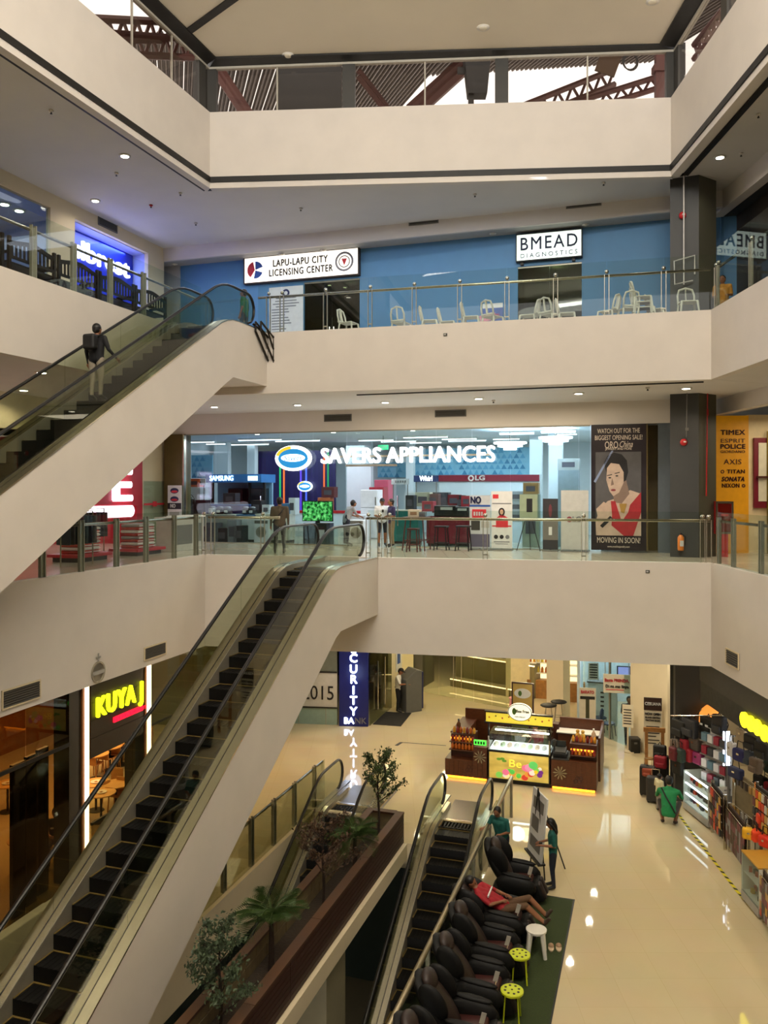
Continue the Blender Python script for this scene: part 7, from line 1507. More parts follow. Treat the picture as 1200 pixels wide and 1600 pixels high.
def massage_chair(lean=R(38)):
    o = thing('massage_chair', '', 'massage chair', 0, 0, 0)
    rbox(o, 'base', (-.05, 0, .12), (.95, .62, .22), LEA); rbox(o, 'seat', (.08, 0, .38), (.62, .50, .18), LRD, (0, R(-6), 0))
    d = Vector((-math.sin(lean), 0, math.cos(lean))); nrm = Vector((math.cos(lean), 0, math.sin(lean))); p0 = Vector((-.16, 0, .34)); rt = (0, -lean, 0)
    def E(name, c, r, m_, rot=rt): e = MB(); e.ell((0, 0, 0), r, 18, 12); e.build(name, m_, o, c, rot, smooth=True)
    E('backrest', p0+d*.46, (.17, .40, .60), LEA); E('back_pad', p0+d*.44+nrm*.09, (.11, .25, .52), LBR)
    for s in (-1, 1): E('shoulder_wing', p0+d*.60+nrm*.13+Vector((0, s*.31, 0)), (.20, .085, .32), LEA)
    E('headrest', p0+d*.84+nrm*.15, (.10, .22, .17), LBR)
    for s in (-1, 1):
        m = MB(); m.ell((0, 0, 0), (.46, .14, .24), 16, 10); m.build('armrest', LEA, o, (.06, s*.37, .44), (0, R(4), 0), smooth=True)
        m = MB(); m.ell((0, 0, 0), (.34, .08, .05), 12, 8); m.build('arm_pad', LEA, o, (.08, s*.37, .655), (0, R(4), 0), smooth=True)
    rbox(o, 'footrest', (.50, 0, .26), (.26, .52, .42), LEA, (0, R(-25), 0), .07)
    for s in (-1, 1): rbox(o, 'calf_channel', (.60, s*.13, .30), (.12, .17, .38), LBR, (0, R(-25), 0), .05)
    p = MB(); p.box(-.03, -.006, -.09, .05, .006, .09); p.build('remote_pad', mat('remote_silver', 'a8a49a', .3), o, (.36, -.30, .78), (0, R(15), R(15))); m = MB(); m.tube([(.36, -.30, .70), (.34, -.32, .55)], .012, 5); m.build('remote_stem', CHROME, o)
    o.scale = (.92,)*3
    return o
M0 = None; MCU = -2.72
for i, (v, L_) in enumerate(((17.25, 'upright black massage chair at the far end of the row, staff leaning behind it'), (15.65, 'black massage chair with a man in red lying in it'), (14.5, 'empty black massage chair with maroon seat, next to the lying man'), (13.4, 'empty black massage chair with maroon seat, fourth from the far end'), (12.3, 'empty black massage chair with maroon seat, fifth from the far end'), (11.2, 'black massage chair at the near end of the row, cut by the picture edge'))):
    lean = R(30) if i == 0 else R(40)
    if i == 0: c0 = massage_chair(lean); c0.location = W(MCU, v, .013); c0.rotation_euler.z = -R(18); c0['label'] = L_; c0['group'] = 'massage chairs in a row'
    elif i == 1: M0 = massage_chair(R(58)); M0.location = W(MCU, v, .013); M0.rotation_euler.z = -R(18); M0['label'] = L_; M0['group'] = 'massage chairs in a row'
    elif i == 2: M0 = massage_chair(lean); M0.location = W(MCU, v, .013); M0.rotation_euler.z = -R(18); M0['label'] = L_; M0['group'] = 'massage chairs in a row'
    else: dup(M0, MCU, v, .013, 0, L_)
def flw(px, py): return fl(px, py)
x, y = fl(838, 1492); plastic_stool('white plastic stool on the green carpet beside the massage chairs', x, y, .013, .47, .19, PLAST)
LIME = mat('lime_metal', 'c8d420', .4)
x, y = fl(812, 1534); plastic_stool('lime yellow metal stool with round holes, nearer the white stool', x, y, .013, .47, .185, LIME, slim=True)
x, y = fl(800, 1594); plastic_stool('lime yellow metal stool with round holes, by the picture bottom edge', x, y, .013, .47, .185, LIME, slim=True)
for i, px in enumerate((861, 873)):
    x, y = fl(px, 1483); o = thing('slipper', 'cream slipper on the green carpet, %s of the pair' % ['nearer the white stool', 'nearer the carpet edge'][i], 'slipper', x, y, .013, R(-10), 'pair of cream slippers', A=False); m = MB(); m.prism(disc(0, 0, .055, .13, 14), 'z', 0, .025); m.build('sole', mat('slipper_cream', 'c8b090', .7), o, bevel=.006); m = MB(); m.ell((0, .04, .03), (.056, .06, .045), 10, 5, 0, PI/2); m.build('strap', mat('slipper_strap', 'a88868', .7), o)
x, y = fl(833, 1362); o = thing('easel', 'tall white advertising board on a black tripod beside the standing woman', 'easel', x, y, 0, R(-80), A=False)
m = MB(); m.box(-.42, -.02, .35, .42, .02, 1.75); m.build('board', PAPER, o, rot=(R(-6), 0, 0)); m = MB(); m.box(-.3, -.03, 1.35, .3, -.02, 1.6); m.box(-.3, -.03, .9, .1, -.02, 1.2); m.box(-.3, -.03, .5, .3, -.02, .75); m.build('picture_print', GREY, o, rot=(R(-6), 0, 0))
for a, b in (((0, .12, 1.85), (-.45, .1, 0)), ((0, .12, 1.85), (.45, .1, 0)), ((0, .12, 1.8), (0, .75, 0))): m = MB(); m.tube([a, b], .016, 6); m.build('tripod_leg', BLACK, o)
m = MB(); m.box(-.44, -.05, .31, .44, .12, .35); m.build('ledge', BLACK, o)

# ============================================================ BAG AND TRINKET STALL UNDER THE BALCONY
SB1, SB2 = mat('stall_grey_band', '3b3834', .6), mat('stall_black_band', '0c0b0a', .5)
def sx(Y): return 8.12+(21.3-Y)*.02
o = thing('stall_sign', 'black shop fascia with glowing yellow letters under the balcony, column side', 'sign', sx(21.3), 21.3, 3.1, -PI/2-R(1.2), A=False)
m = MB(); m.box(0, 0, .5, 14, .12, 1.07); m.build('grey_band', SB1, o); m = MB(); m.box(0, .02, 0, 14, .12, .5); m.build('black_band', SB2, o)
for q in range(9): m = MB(); m.prism(disc(2.85+.34*q, .27+.012*(q % 3), .19, .17, 14), 'y', -.06, -.0); m.build('glowing_letter', emis('glow_yellow_sign', 'fff21a', 3.0), o)
m = MB(); m.box(2.6, -.02, .06, 5.9, .015, .12); m.build('letter_rail', DGREY, o)
m = MB(); m.prism([(7.95, 22.6), (8.9, 22.4), (8.9, 22.5), (7.95, 22.75)], 'z', 0, C1); struct('wall_right', m, mat('stall_end_wall', '413e38', .6), 'dark grey end wall of the bag stall beside the column', A=False, cat='wall')
m = MB(); m.box(11.2, 8, 0, 11.3, 23, C1); struct('wall_right', m, mat('stall_back_wall', '4a4238', .6), 'dim back wall of the bag stall', A=False, cat='wall')
light('POINT', (9.6, 20.8, 2.9), 16, (.9, .95, 1), .15, name='stall_lamp'); light('POINT', (9.8, 17.5, 2.9), 22, (1, .85, .65), .15, name='stall_lamp'); light('POINT', (9.4, 22.0, 2.6), 6, (1, .7, .3), .1, name='stall_lamp')
random.seed(21); NTH = 'first second third fourth fifth sixth seventh eighth ninth tenth eleventh twelfth thirteenth fourteenth fifteenth sixteenth'.split()
def bag(label, x, y, z, wd, ht, c, kind='backpack', rz=0, group='bags hanging on the stall'):
    o = thing(kind, label, 'bag', x, y, z, rz-PI/2, group, A=False); mm = mat('bag_'+c, c, .6, var=.12, scale=10)
    m = MB(); m.box(-wd/2, -.09, 0, wd/2, .09, ht); m.build('bag_body', mm, o, bevel=.05, seg=3)
    if kind == 'backpack':
        m = MB(); m.box(-wd*.36, -.15, ht*.1, wd*.36, -.08, ht*.5); m.build('front_pocket', mm, o, bevel=.03)
        m = MB(); m.tube([(-.06, 0, ht-.02), (0, 0, ht+.08), (.06, 0, ht-.02)], .014, 5); m.build('carry_loop', BLACK, o)
        for s in (-1, 1): m = MB(); m.tube([(s*wd*.3, .09, ht*.9), (s*wd*.34, .16, ht*.55), (s*wd*.3, .09, ht*.15)], .022, 5, flat=.5); m.build('shoulder_strap', mm, o)
    else:
        m = MB(); m.tube([(-wd*.3, 0, ht-.02), (-wd*.2, 0, ht+.18), (wd*.2, 0, ht+.18), (wd*.3, 0, ht-.02)], .012, 5); m.build('handle', BLACK, o); m = MB(); m.box(-wd*.1, -.1, ht*.55, wd*.1, -.085, ht*.7); m.build('clasp', CHROME, o)
    return o
def S(px, py, Y): return ((px-600)/F*Y, Y, EZ-(py-HY)/F*Y)
cn = {'16150f': 'black', '2a2a2c': 'charcoal', '5a1218': 'dark red', '8a1420': 'red', '4a4036': 'brown', 'c8c4c0': 'white', '3a4450': 'slate blue', '6a5a4a': 'taupe', '283a30': 'dark green', '8a2a5a': 'magenta', '20264a': 'navy', 'b8a890': 'beige', '141a5a': 'deep blue'}
hang = [(1062, 1152, 22.3, .5, .48, '16150f', 'backpack', 'outermost of the top row beside the column'), (1078, 1152, 22.0, .5, .5, '2a2a2c', 'backpack', 'second of the top row'), (1107, 1150, 21.7, .5, .5, '16150f', 'backpack', 'with two pale printed patches under the fascia'), (1124, 1148, 21.2, .42, .5, '2a2a2c', 'backpack', 'beside the patched backpack'),
 (1056, 1173, 22.3, .34, .3, '6a5a4a', 'handbag', 'under the outermost black backpack'), (1070, 1172, 22.1, .26, .3, '8a1420', 'handbag', 'second of the handbag row'), (1086, 1172, 21.9, .36, .34, '4a4036', 'handbag', 'third of the handbag row'), (1053, 1188, 22.2, .26, .36, '5a1218', 'handbag', 'low beside the column'), (1062, 1190, 22.1, .34, .36, '283a30', 'handbag', 'low, second from the column'), (1076, 1190, 22.0, .26, .36, '8a1420', 'handbag', 'low, third from the column'), (1091, 1194, 21.8, .34, .32, '8a2a5a', 'handbag', 'low, above the lit glass case'), (1060, 1210, 22.2, .36, .4, '16150f', 'handbag', 'lowest beside the column'),
 (1101, 1182, 21.9, .24, .34, 'c8c4c0', 'handbag', 'between the handbags and the lit tubes'), (1160, 1158, 19.8, .3, .3, 'b8a890', 'handbag', 'round one past the lit tubes'), (1175, 1172, 19.4, .4, .36, '2a2a2c', 'backpack', 'past the lit tubes, under the yellow letters'), (1157, 1190, 19.9, .4, .3, '141a5a', 'handbag', 'glossy one past the lit tubes'), (1150, 1216, 20.1, .42, .26, '20264a', 'handbag', 'glossy one below the other blue bag'), (1172, 1196, 19.5, .26, .34, '3a4450', 'backpack', 'beside the glossy blue bags'), (1181, 1208, 19.2, .3, .36, '6a5a4a', 'backpack', 'low beside the glossy blue bags'), (1192, 1186, 18.8, .38, .4, '2a2a2c', 'backpack', 'at the picture edge under the yellow letters'), (1143, 1182, 20.4, .22, .36, 'c8c4c0', 'handbag', 'slim one beside the lit tubes')]
for px, py, Y, wd, ht, c, kd, lab in hang:
    x, y, z = S(px, py, Y); b = bag('%s %s hanging %s' % (cn[c], kd, lab), x, y, z, wd, ht, c, kd, R(20))
    if 'patches' in lab: 
        for sx_ in (-.1, .1): m = MB(); m.box(sx_-.05, -.16, .28, sx_+.05, -.15, .33); m.build('pale_patch', PAPER, b)
BW_ = ['lowest', 'middle', 'upper', 'top']; ck = list(cn)
for r_ in range(4):
    for k in range(9):
        c = ck[(r_*5+k*3) % len(ck)]; kd = 'backpack' if (r_+k) % 3 == 0 else 'handbag'
        bag('%s %s, %s in the %s row on the back wall of the stall' % (cn[c], kd, NTH[k], BW_[r_]), 10.0, 22.0-.62*k, .55+.60*r_, .44, .36, c, kd, R(12), 'bags on the back wall of the stall')
o = thing('grid_wall', 'dark wire grid wall carrying rows of bags at the back of the stall', 'grid wall', 10.25, 22.3, 0, -PI/2, A=False)
for k in range(12): m = MB(); m.tube([(k*.5, 0, 0), (k*.5, 0, 3.05)], .012, 4); m.build('grid_wire', DGREY, o)
for k in range(6): m = MB(); m.tube([(0, 0, .3+k*.55), (5.5, 0, .3+k*.55)], .012, 4); m.build('cross_wire', DGREY, o)
o = thing('hanging_rail', 'steel wall rail and hooks carrying the bags beside the column', 'rail', 0, 0, 0, A=False)
for a, b in (((1048, 1118, 22.5), (1130, 1118, 20.9)), ((1050, 1158, 22.4), (1110, 1158, 21.6)), ((1140, 1150, 20.6), (1200, 1150, 18.6))): m = MB(); m.tube([S(*a), S(*b)], .015, 5); m.build('rail_bar', STEEL, o)
m = MB(); m.tube([S(1084, 1122, 22.2), S(1096, 1108, 22.0)], .02, 5); m.build('wall_bracket', STEEL, o)
x, y, z = S(1108, 1120, 22.2); o = thing('amber_lamp', 'glowing amber lamp shade under the stall fascia', 'lamp', x, y, z-.15, A=False); m = MB(); m.lathe([(.26, 0), (.24, .3), (.08, .45)], 16); m.build('lamp_shade', emis('amber_shade', 'e8903a', 1.1), o, smooth=True); m = MB(); m.tube([(0, 0, .45), (0, 0, C1-z+.15)], .012, 5); m.build('cord', BLACK, o)
for i, (px, Y) in enumerate(((1131, 20.85), (1136, 20.75), (1139, 20.65))):
    x, y, z = S(px, 1196, Y); o = thing('tube_light', 'upright white tube light between the hanging bags, %s of three' % ['first', 'second', 'third'][i], 'lamp', x, y, z, 0, 'upright tube lights', A=False); m = MB(); m.tube([(0, 0, 0), (0, 0, .85)], .022, 6); m.build('tube', emis('cold_tube', 'dfeaff', 6), o); m = MB(); m.lathe([(.03, -.03), (.03, 0)], 8); m.build('end_cap', GREY, o); m = MB(); m.box(-.02, .03, -z, .02, .05, .8); m.build('stand_pole', GREY, o)
o = thing('product_rack', 'white backed rack with silver and red boxes beside the upright tubes', 'rack', *S(1117, 1205, 21.2)[:2], 0, -PI/2+R(20), A=False); m = MB(); m.box(-.45, .1, .8, .45, .14, 2.3); m.build('back_panel', PAPER, o); m = MB(); m.box(-.45, -.1, 0, .45, .14, .8); m.build('base_cabinet', GREY, o)
for i in range(4): m = MB(); m.box(-.45, -.1, .95+.34*i, .45, .1, .97+.34*i); m.build('shelf_board', GREY, o)
bx = [('c8c8cc', 'silver'), ('8a1430', 'crimson'), ('30343a', 'charcoal'), ('dcdce0', 'white'), ('5a7a8a', 'teal grey')]
bm_ = {}
for c, nme in bx: m = MB(); m.box(-.09, -.07, 0, .09, .07, .2); bm_[c] = m.mesh('gift_box', mat('gift_'+c, c, .35))
tier = ['lowest', 'second', 'third', 'topmost']
for i in range(4):
    for k in range(4):
        c, nme = bx[(i*3+k) % 5]; p = o.matrix_basis @ Vector((-.33+.22*k, 0, .972+.34*i)); g = obj('gift_box', bm_[c], None, p, (0, 0, o.rotation_euler.z)); tag(g, '%s gift box, %s along the %s shelf of the rack by the upright tubes' % (nme, ['first', 'second', 'third', 'last'][k], tier[i]), 'box', 'gift boxes on the stall rack')
# lit glass cases along the aisle
def case(label, xa, ya, xb, yb, ht, n, tubes=True, wide=.55, lcol='f2f6ff', top=PLAST):
    a = math.atan2(yb-ya, xb-xa); Ln = math.hypot(xb-xa, yb-ya); o = thing('glass_case', label, 'glass case', xa, ya, 0, a, 'glass cases of the stall', A=False)
    m = MB(); m.box(0, 0, .05, Ln, wide, .22); m.build('base', LGREY, o); m = MB(); m.box(0, 0, .22, Ln, .012, ht); m.build('front_glass', SHOPGL, o); m = MB(); m.box(0, wide-.04, .22, Ln, wide, ht); m.build('back_board', LGREY, o); m = MB(); m.box(0, 0, ht, Ln, wide, ht+.03); m.build('top_board', GLASS if tubes else top, o)
    for x in (0, Ln-.03): m = MB(); m.box(x, .012, .22, x+.03, wide-.04, ht); m.build('side_frame', PLAST, o)
    for k in range(n):
        z = .22+(ht-.22)*(k+.0)/n
        m = MB(); m.box(.04, .03, z, Ln-.04, wide-.05, z+.015); m.build('shelf_board', PLAST, o)
        if tubes: m = MB(); m.box(.06, .035, z+(ht-.22)/n-.06, Ln-.06, .075, z+(ht-.22)/n-.03); m.build('tube', emis('case_tube_'+lcol, lcol, 5), o)
    return o, a, Ln
A_ = fl(1067, 1264); B_ = fl(1106, 1296)
cs, a, Ln = case('three tier glass case with bright tubes at the corner of the trinket stall', *A_, *B_, 1.05, 3)
trk = [('4a1a1a', 'maroon'), ('20242a', 'black'), ('7a7a80', 'grey'), ('b8904a', 'brass'), ('6a2a3a', 'wine'), ('c8c4b8', 'ivory'), ('3a2a1c', 'brown'), ('c84020', 'orange red'), ('d8a828', 'yellow')]
tm = {}
for c, nme in trk:
    m = MB(); m.box(-.045, -.03, 0, .045, .03, .09); tm[c] = m.mesh('trinket', mat('trinket_'+c, c, .4)); m = MB(); m.box(-.05, -.012, -.16, .05, .012, 0); m.tube([(0, 0, 0), (0, 0, .03)], .006, 4); tm['h'+c] = m.mesh('hanging_pack', mat('trinket_'+c, c, .4))
def fill(o, n, where, ht, Ln, wide, step=.13, cols=trk, tiers=('lower', 'middle', 'upper', 'top')):
    for k in range(n):
        z = .22+(ht-.22)*k/n+.016; x = .1
        while x < Ln-.08:
            c, nme = cols[random.randrange(len(cols))]; p = o.matrix_basis @ Vector((x, .14+.12*random.random(), z)); g = obj('trinket', tm[c], None, p, (0, 0, o.rotation_euler.z+random.uniform(-.4, .4))); tag(g, '%s trinket box, %s along the %s shelf of the %s' % (nme, NTH[int((x-.1)/step+.5)], tiers[k], where), 'trinket', 'trinkets in the stall cases'); x += step
fill(cs, 3, 'corner glass case', 1.05, Ln, .55)
C_ = fl(1158, 1330); D_ = fl(1178, 1352)
cs2, a, Ln2 = case('second lit glass case with cold white tubes farther along the stall', 8.75, 18.9, 8.75, 17.2, 1.45, 3); fill(cs2, 3, 'second lit case', 1.45, Ln2, .55)
cs3, a, Ln3 = case('yellow glass counter with orange goods on top, near the picture edge', *fl(1158, 1405), *fl(1185, 1438), 1.0, 2, False, .6, top=mat('amber_top', 'b8862a', .4)); fill(cs3, 2, 'yellow glass counter', 1.0, Ln3, .6, .12, trk[6:])
# beige display boards and crowded racks of packs
def rack(label, xa, ya, xb, yb, z0, z1, mm, rows, dens, where, cols=trk, dep=.05):
    a = math.atan2(yb-ya, xb-xa); Ln = math.hypot(xb-xa, yb-ya); o = thing('display_rack', label, 'rack', xa, ya, 0, a, 'display racks of the stall', A=False)
    m = MB(); m.box(0, .06, z0, Ln, .1, z1); m.build('back_board', mm, o); [MB().box(x, .04, 0, x+.04, .12, z1+.05).build('upright', STEEL, o) for x in (0, Ln-.04)]
    for r_ in range(rows):
        z = z0+.25+(z1-z0-.3)*r_/max(1, rows-1); m = MB(); m.tube([(0, 0, z), (Ln, 0, z)], .008, 4); m.build('wire_rail', CHROME, o); x = .08
        while x < Ln-.05:
            c, nme = cols[random.randrange(len(cols))]; p = o.matrix_basis @ Vector((x, -.01, z-.03)); g = obj('hanging_pack', tm['h'+c], None, p, (0, random.uniform(-.08, .08), a)); tag(g, '%s pack, %s on the %s rail of the %s' % (nme, NTH[int((x-.08)/dens+.5)], ['lowest', 'second', 'third', 'fourth', 'fifth', 'sixth'][r_], where), 'trinket', 'packs hanging on the stall racks'); x += dens
    return o
BEI = mat('beige_board', '8a7a58', .6, var=.15)
E1, E2 = fl(1108, 1300), fl(1128, 1328)
rack('narrow dark rack of trinkets right after the corner glass case', E1[0], E1[1], E2[0], E2[1], .2, 1.25, mat('dark_rack', '241c16', .6), 5, .13, 'dark rack after the corner case')
rack('beige board rack with a slanted ledge in the middle of the stall', 8.55, 20.3, 8.62, 19.1, .55, 1.6, BEI, 2, .2, 'beige board rack', trk[5:7]+trk[3:4])
E1, E2 = fl(1128, 1330), fl(1157, 1372); rack('brown rack of wooden trinkets beside the hazard tape', E1[0]+.1, E1[1], E2[0]+.1, E2[1], .15, 1.1, mat('brown_rack', '3a2618', .6), 5, .12, 'brown rack beside the tape', [trk[0], trk[6], trk[4], trk[2]])
rack('tall wire rack of packs between the lit cases at the picture edge', 8.15, 18.3, 8.2, 17.0, .9, 2.0, mat('wire_dark', '2c2624', .6), 5, .13, 'tall wire rack', trk)
E1, E2 = fl(1180, 1440), fl(1200, 1490); rack('low crowded rack of trinkets at the picture edge, lowest in view', E1[0]+.1, E1[1], E2[0]+.15, E2[1]-.6, .1, 1.0, mat('brown_rack', '3a2618', .6), 5, .11, 'low rack at the picture edge', trk)
for i, (px, py, Y, c, lab) in enumerate(((1180, 1306, 17.6, 'e8481c', 'orange red plush bag on the yellow glass counter'), (1196, 1310, 17.3, 'd83018', 'red plush bag on the yellow glass counter, at the picture edge'), (1170, 1316, 17.7, 'e8b020', 'yellow pouch on the yellow glass counter'), (1192, 1288, 18.0, 'd8401c', 'bright red bag hanging over the yellow glass counter'))):
    x, y, z = S(px, py, Y); z = max(z, 1.04) if i < 3 else z; bag(lab, x, y, 1.032 if i < 3 else z, .26, .24, c, 'handbag', R(30*i))
# luggage by the column
def suitcase(label, px, py, wd, ht, c, dz=0):
    x, y = fl(px, py); o = thing('suitcase', label, 'suitcase', x, y, dz, R(-25), 'luggage by the column', A=False); mm = mat('case_'+c, c, .4)
    m = MB(); m.box(-wd/2, -.12, .05, wd/2, .12, ht); m.build('shell', mm, o, bevel=.05, seg=3)
    for k in range(4): m = MB(); m.box(-wd/2+.06+k*(wd-.12)/3-.01, -.128, .12, -wd/2+.06+k*(wd-.12)/3+.01, -.12, ht-.08); m.build('rib', mm, o)
    m = MB(); m.tube([(-.1, .05, ht), (-.1, .05, ht+.18), (.1, .05, ht+.18), (.1, .05, ht)], .012, 5); m.build('pull_handle', STEEL, o)
    for sx_ in (-1, 1): m = MB(); m.lathe([(.035, -.015), (.035, .015)], 8, (sx_*wd*.4, 0, .035), 'y'); m.build('wheel', BLACK, o)
suitcase('dark grey ribbed suitcase beside the crouching person in green', 1024, 1255, .46, .72, '2c2a28'); suitcase('black suitcase behind the grey one, by the column', 1012, 1244, .42, .85, '141210'); suitcase('black upright suitcase beside the wooden easel', 1033, 1232, .42, .95, '1a1818')
for px, py, Y, c, wd, ht, lab in ((1012, 1205, 22.9, '8a3a1c', .3, .24, 'orange brown bag lying on the black suitcase'), (1032, 1192, 23.2, '8a1420', .34, .34, 'red backpack leaning on top of the luggage'), (1031, 1178, 23.4, '16150f', .36, .4, 'black backpack behind the red one on the luggage')):
    x, y, z = S(px, py+8, Y); bag(lab, x, y, z, wd, ht, c, 'backpack', R(60), 'bags on the luggage')
# hazard tape on the floor
o = thing('hazard_tape', 'yellow and black hazard tape line on the floor along the trinket stall', 'floor tape', 0, 0, .002, A=False)
pts = [fl(*p) for p in ((1060, 1272), (1080, 1300), (1100, 1325), (1125, 1358), (1152, 1393), (1180, 1425))]
TY = mat('tape_yellow', 'd8c81c', .5); seglen = .22
pl = []
for i in range(len(pts)-1):
    a, b = Vector(pts[i]), Vector(pts[i+1]); n_ = max(1, int((b-a).length/seglen))
    for k in range(n_): pl.append((a.lerp(b, k/n_), a.lerp(b, (k+1)/n_)))
for i, (a, b) in enumerate(pl):
    d = (b-a).normalized(); nn = Vector((-d.y, d.x))*.035; m = MB(); m.add([(*(a+nn), 0), (*(a-nn), 0), (*(b-nn), 0), (*(b+nn), 0), (*(a+nn), .003), (*(a-nn), .003), (*(b-nn), .003), (*(b+nn), .003)], [(0, 1, 2, 3), (4, 7, 6, 5), (0, 4, 5, 1), (1, 5, 6, 2), (2, 6, 7, 3), (3, 7, 4, 0)])
    m.build('tape_piece', TY, o); m = MB(); c_ = a.lerp(b, .5); q = d*.05; m.add([(*(c_+nn+q*.2), .0035), (*(c_-nn-q), .0035), (*(c_-nn+q), .0035), (*(c_+nn+q*2), .0035)], [(0, 1, 2, 3)]); m.build('black_stripe', BLACK, o)

# ============================================================ PEOPLE
def cmat(c, n='cloth'): return mat(n+'_'+c, c, .8, var=.1, scale=18, bump=.15)
def person(label, x, y, z, rz, h, pose=None, shirt='30343a', pants='1c2028', shoes='16130f', long_sleeve=False, shorts=False, hair='short', head_tilt=(0, 0), skin=None, seg_shirt=True, cap=None, extras=()):
    """One continuous remeshed body (skin, clothes by region) with fingers, face and hair; faces local +y."""
    P = dict(pelvis=(0, 0, .53), waist=(0, 0, .62), chest=(0, .005, .745), neck=(0, .0, .835), head=(0, .018, .925),
             shL=(-.112, 0, .805), elL=(-.135, -.01, .64), wrL=(-.14, .03, .495), shR=(.112, 0, .805), elR=(.135, -.01, .64), wrR=(.14, .03, .495),
             hipL=(-.055, 0, .515), knL=(-.06, .012, .285), anL=(-.06, -.01, .05), toL=(-.07, .085, .018), hipR=(.055, 0, .515), knR=(.06, .012, .285), anR=(.06, -.01, .05), toR=(.07, .085, .018))
    P.update(pose or {})
    J = {k: Vector(v)*h for k, v in P.items()}
    segs = []
    def S_(a, b, ra, rb, key): segs.append((a, b, ra*h, rb*h, key))
    for s in 'LR':
        S_(J['hip'+s], J['kn'+s], .052, .036, 'pants'); S_(J['kn'+s], J['an'+s], .035, .024, 'skin' if shorts else 'pants'); S_(J['an'+s], J['to'+s], .027, .02, 'shoes')
        m_ = J['sh'+s].lerp(J['el'+s], .8); S_(J['sh'+s], m_, .033, .029, 'shirt'); S_(m_, J['el'+s], .025, .024, 'shirt' if long_sleeve else 'skin'); S_(J['el'+s], J['wr'+s], .024, .016, 'shirt' if long_sleeve else 'skin')
        d = (J['wr'+s]-J['el'+s]).normalized(); S_(J['wr'+s], J['wr'+s]+d*.045*h, .016, .019, 'skin')
        o_ = Vector((.05*h*(-1 if s == 'L' else 1), 0, 0))
        S_(J['hip'+s], J['waist']+o_*.75, .052, .05, 'pants'); S_(J['pelvis']+o_*.7, J['chest']+o_*.95, .056, .060, 'shirt'); S_(J['chest']+o_*.9, J['sh'+s], .055, .034, 'shirt'); S_(J['neck']-Vector((0, 0, .02*h)), J['sh'+s], .03, .032, 'shirt')
    S_(J['pelvis'], J['waist'], .058, .060, 'shirt'); S_(J['waist'], J['chest'], .062, .066, 'shirt'); S_(J['chest'], J['neck'], .058, .03, 'shirt'); S_(J['neck']-Vector((0, 0, .005*h)), J['head']-Vector((0, 0, .03*h)), .03, .03, 'skin')
    up = (J['head']-J['neck']).normalized()
    q = Matrix.Rotation(head_tilt[1], 3, 'Z') @ Matrix.Rotation(head_tilt[0], 3, 'X')
    if up.z < .6: q = Vector((0, 0, 1)).rotation_difference(up).to_matrix() @ q
    b = MB()
    for a, c, ra, rb, k in segs:
        b.tube([a, c], [ra, rb], 10); b.ell(a, (ra,)*3, 10, 6); b.ell(c, (rb,)*3, 10, 6)
    hc = J['head']; H = lambda v: hc + q @ (Vector(v)*h)
    b.ell(hc, (.046*h, .056*h, .068*h), 14, 10, mtx=q); b.ell(H((0, .022, -.035)), (.032*h, .032*h, .034*h), 10, 8, mtx=q)
    b.ell(H((0, .058, -.008)), (.009*h, .014*h, .016*h), 8, 6, mtx=q)
    for s in (-1, 1): b.ell(H((s*.047, -.004, -.005)), (.007*h, .014*h, .02*h), 8, 6, mtx=q)
    me = b.mesh('person', SKINM); t = bpy.data.objects.new('tmp', me); COL.objects.link(t)
    r_ = t.modifiers.new('r', 'REMESH'); r_.mode = 'VOXEL'; r_.voxel_size = .015*h/1.6; r_.use_smooth_shade = True
    sm = t.modifiers.new('s', 'SMOOTH'); sm.factor = .5; sm.iterations = 2
    dg = bpy.context.evaluated_depsgraph_get(); body = bpy.data.meshes.new_from_object(t.evaluated_get(dg), depsgraph=dg); bpy.data.objects.remove(t)
    body.materials.clear(); keys = ['skin', 'shirt', 'pants', 'shoes']
    for m_ in (skin or SKINM, cmat(shirt), cmat(pants), mat('shoe_'+shoes, shoes, .5)): body.materials.append(m_)
    for p in body.polygons:
        c = p.center; best = (1e9, 'skin')
        if (c-hc).length < .085*h and c.z > J['neck'].z+.005*h: best = (0, 'skin')
        else:
            for a, e, ra, rb, k in segs:
                ab = e-a; l2 = ab.length_squared or 1e-9; tt = max(0, min(1, (c-a).dot(ab)/l2)); dd = (c-a-ab*tt).length-(ra+(rb-ra)*tt)-(.014 if k == 'shirt' else 0)
                if dd < best[0]: best = (dd, k)
        p.material_index = keys.index(best[1]); p.use_smooth = True
    # fingers: four unequal and a thumb on each hand, joined to the body mesh
    fb = MB()
    for s, sg in (('L', -1), ('R', 1)):
        d = (J['wr'+s]-J['el'+s]).normalized(); side = d.cross(Vector((0, 0, 1)) if abs(d.z) < .8 else Vector((1, 0, 0))).normalized(); nr = side.cross(d).normalized()
        if nr.z > 0: nr = -nr
        k0 = J['wr'+s]+d*.045*h
        for i, L_ in enumerate((.036, .043, .040, .031)):
            p0 = k0+side*((i-1.5)*.0105*h)+d*.004*h; p1 = p0+(d+nr*.15).normalized()*L_*.5*h; p2 = p1+(d+nr*.75).normalized()*L_*.5*h; fb.tube([p0-d*.01*h, p0, p1, p2], [.0052*h, .0055*h, .005*h, .0036*h], 6)
        p0 = J['wr'+s]+d*.016*h+side*(.016*h); p1 = p0+(d*.7+side*.7).normalized()*.022*h; fb.tube([p0-side*.006*h, p0, p1, p1+(d+nr*.3).normalized()*.018*h], [.006*h, .0062*h, .0056*h, .004*h], 6)
    bm = bmesh.new(); bm.from_mesh(body); n0 = len(bm.faces); fm = fb.mesh('fingers', SKINM, True); bm.from_mesh(fm); bm.to_mesh(body); bm.free(); bpy.data.meshes.remove(fm)
    body.name = 'person'
    o = obj('person', body, None, (x, y, z), (0, 0, rz)); o.scale = (1.1, 1.08, 1); tag(o, label, 'person')
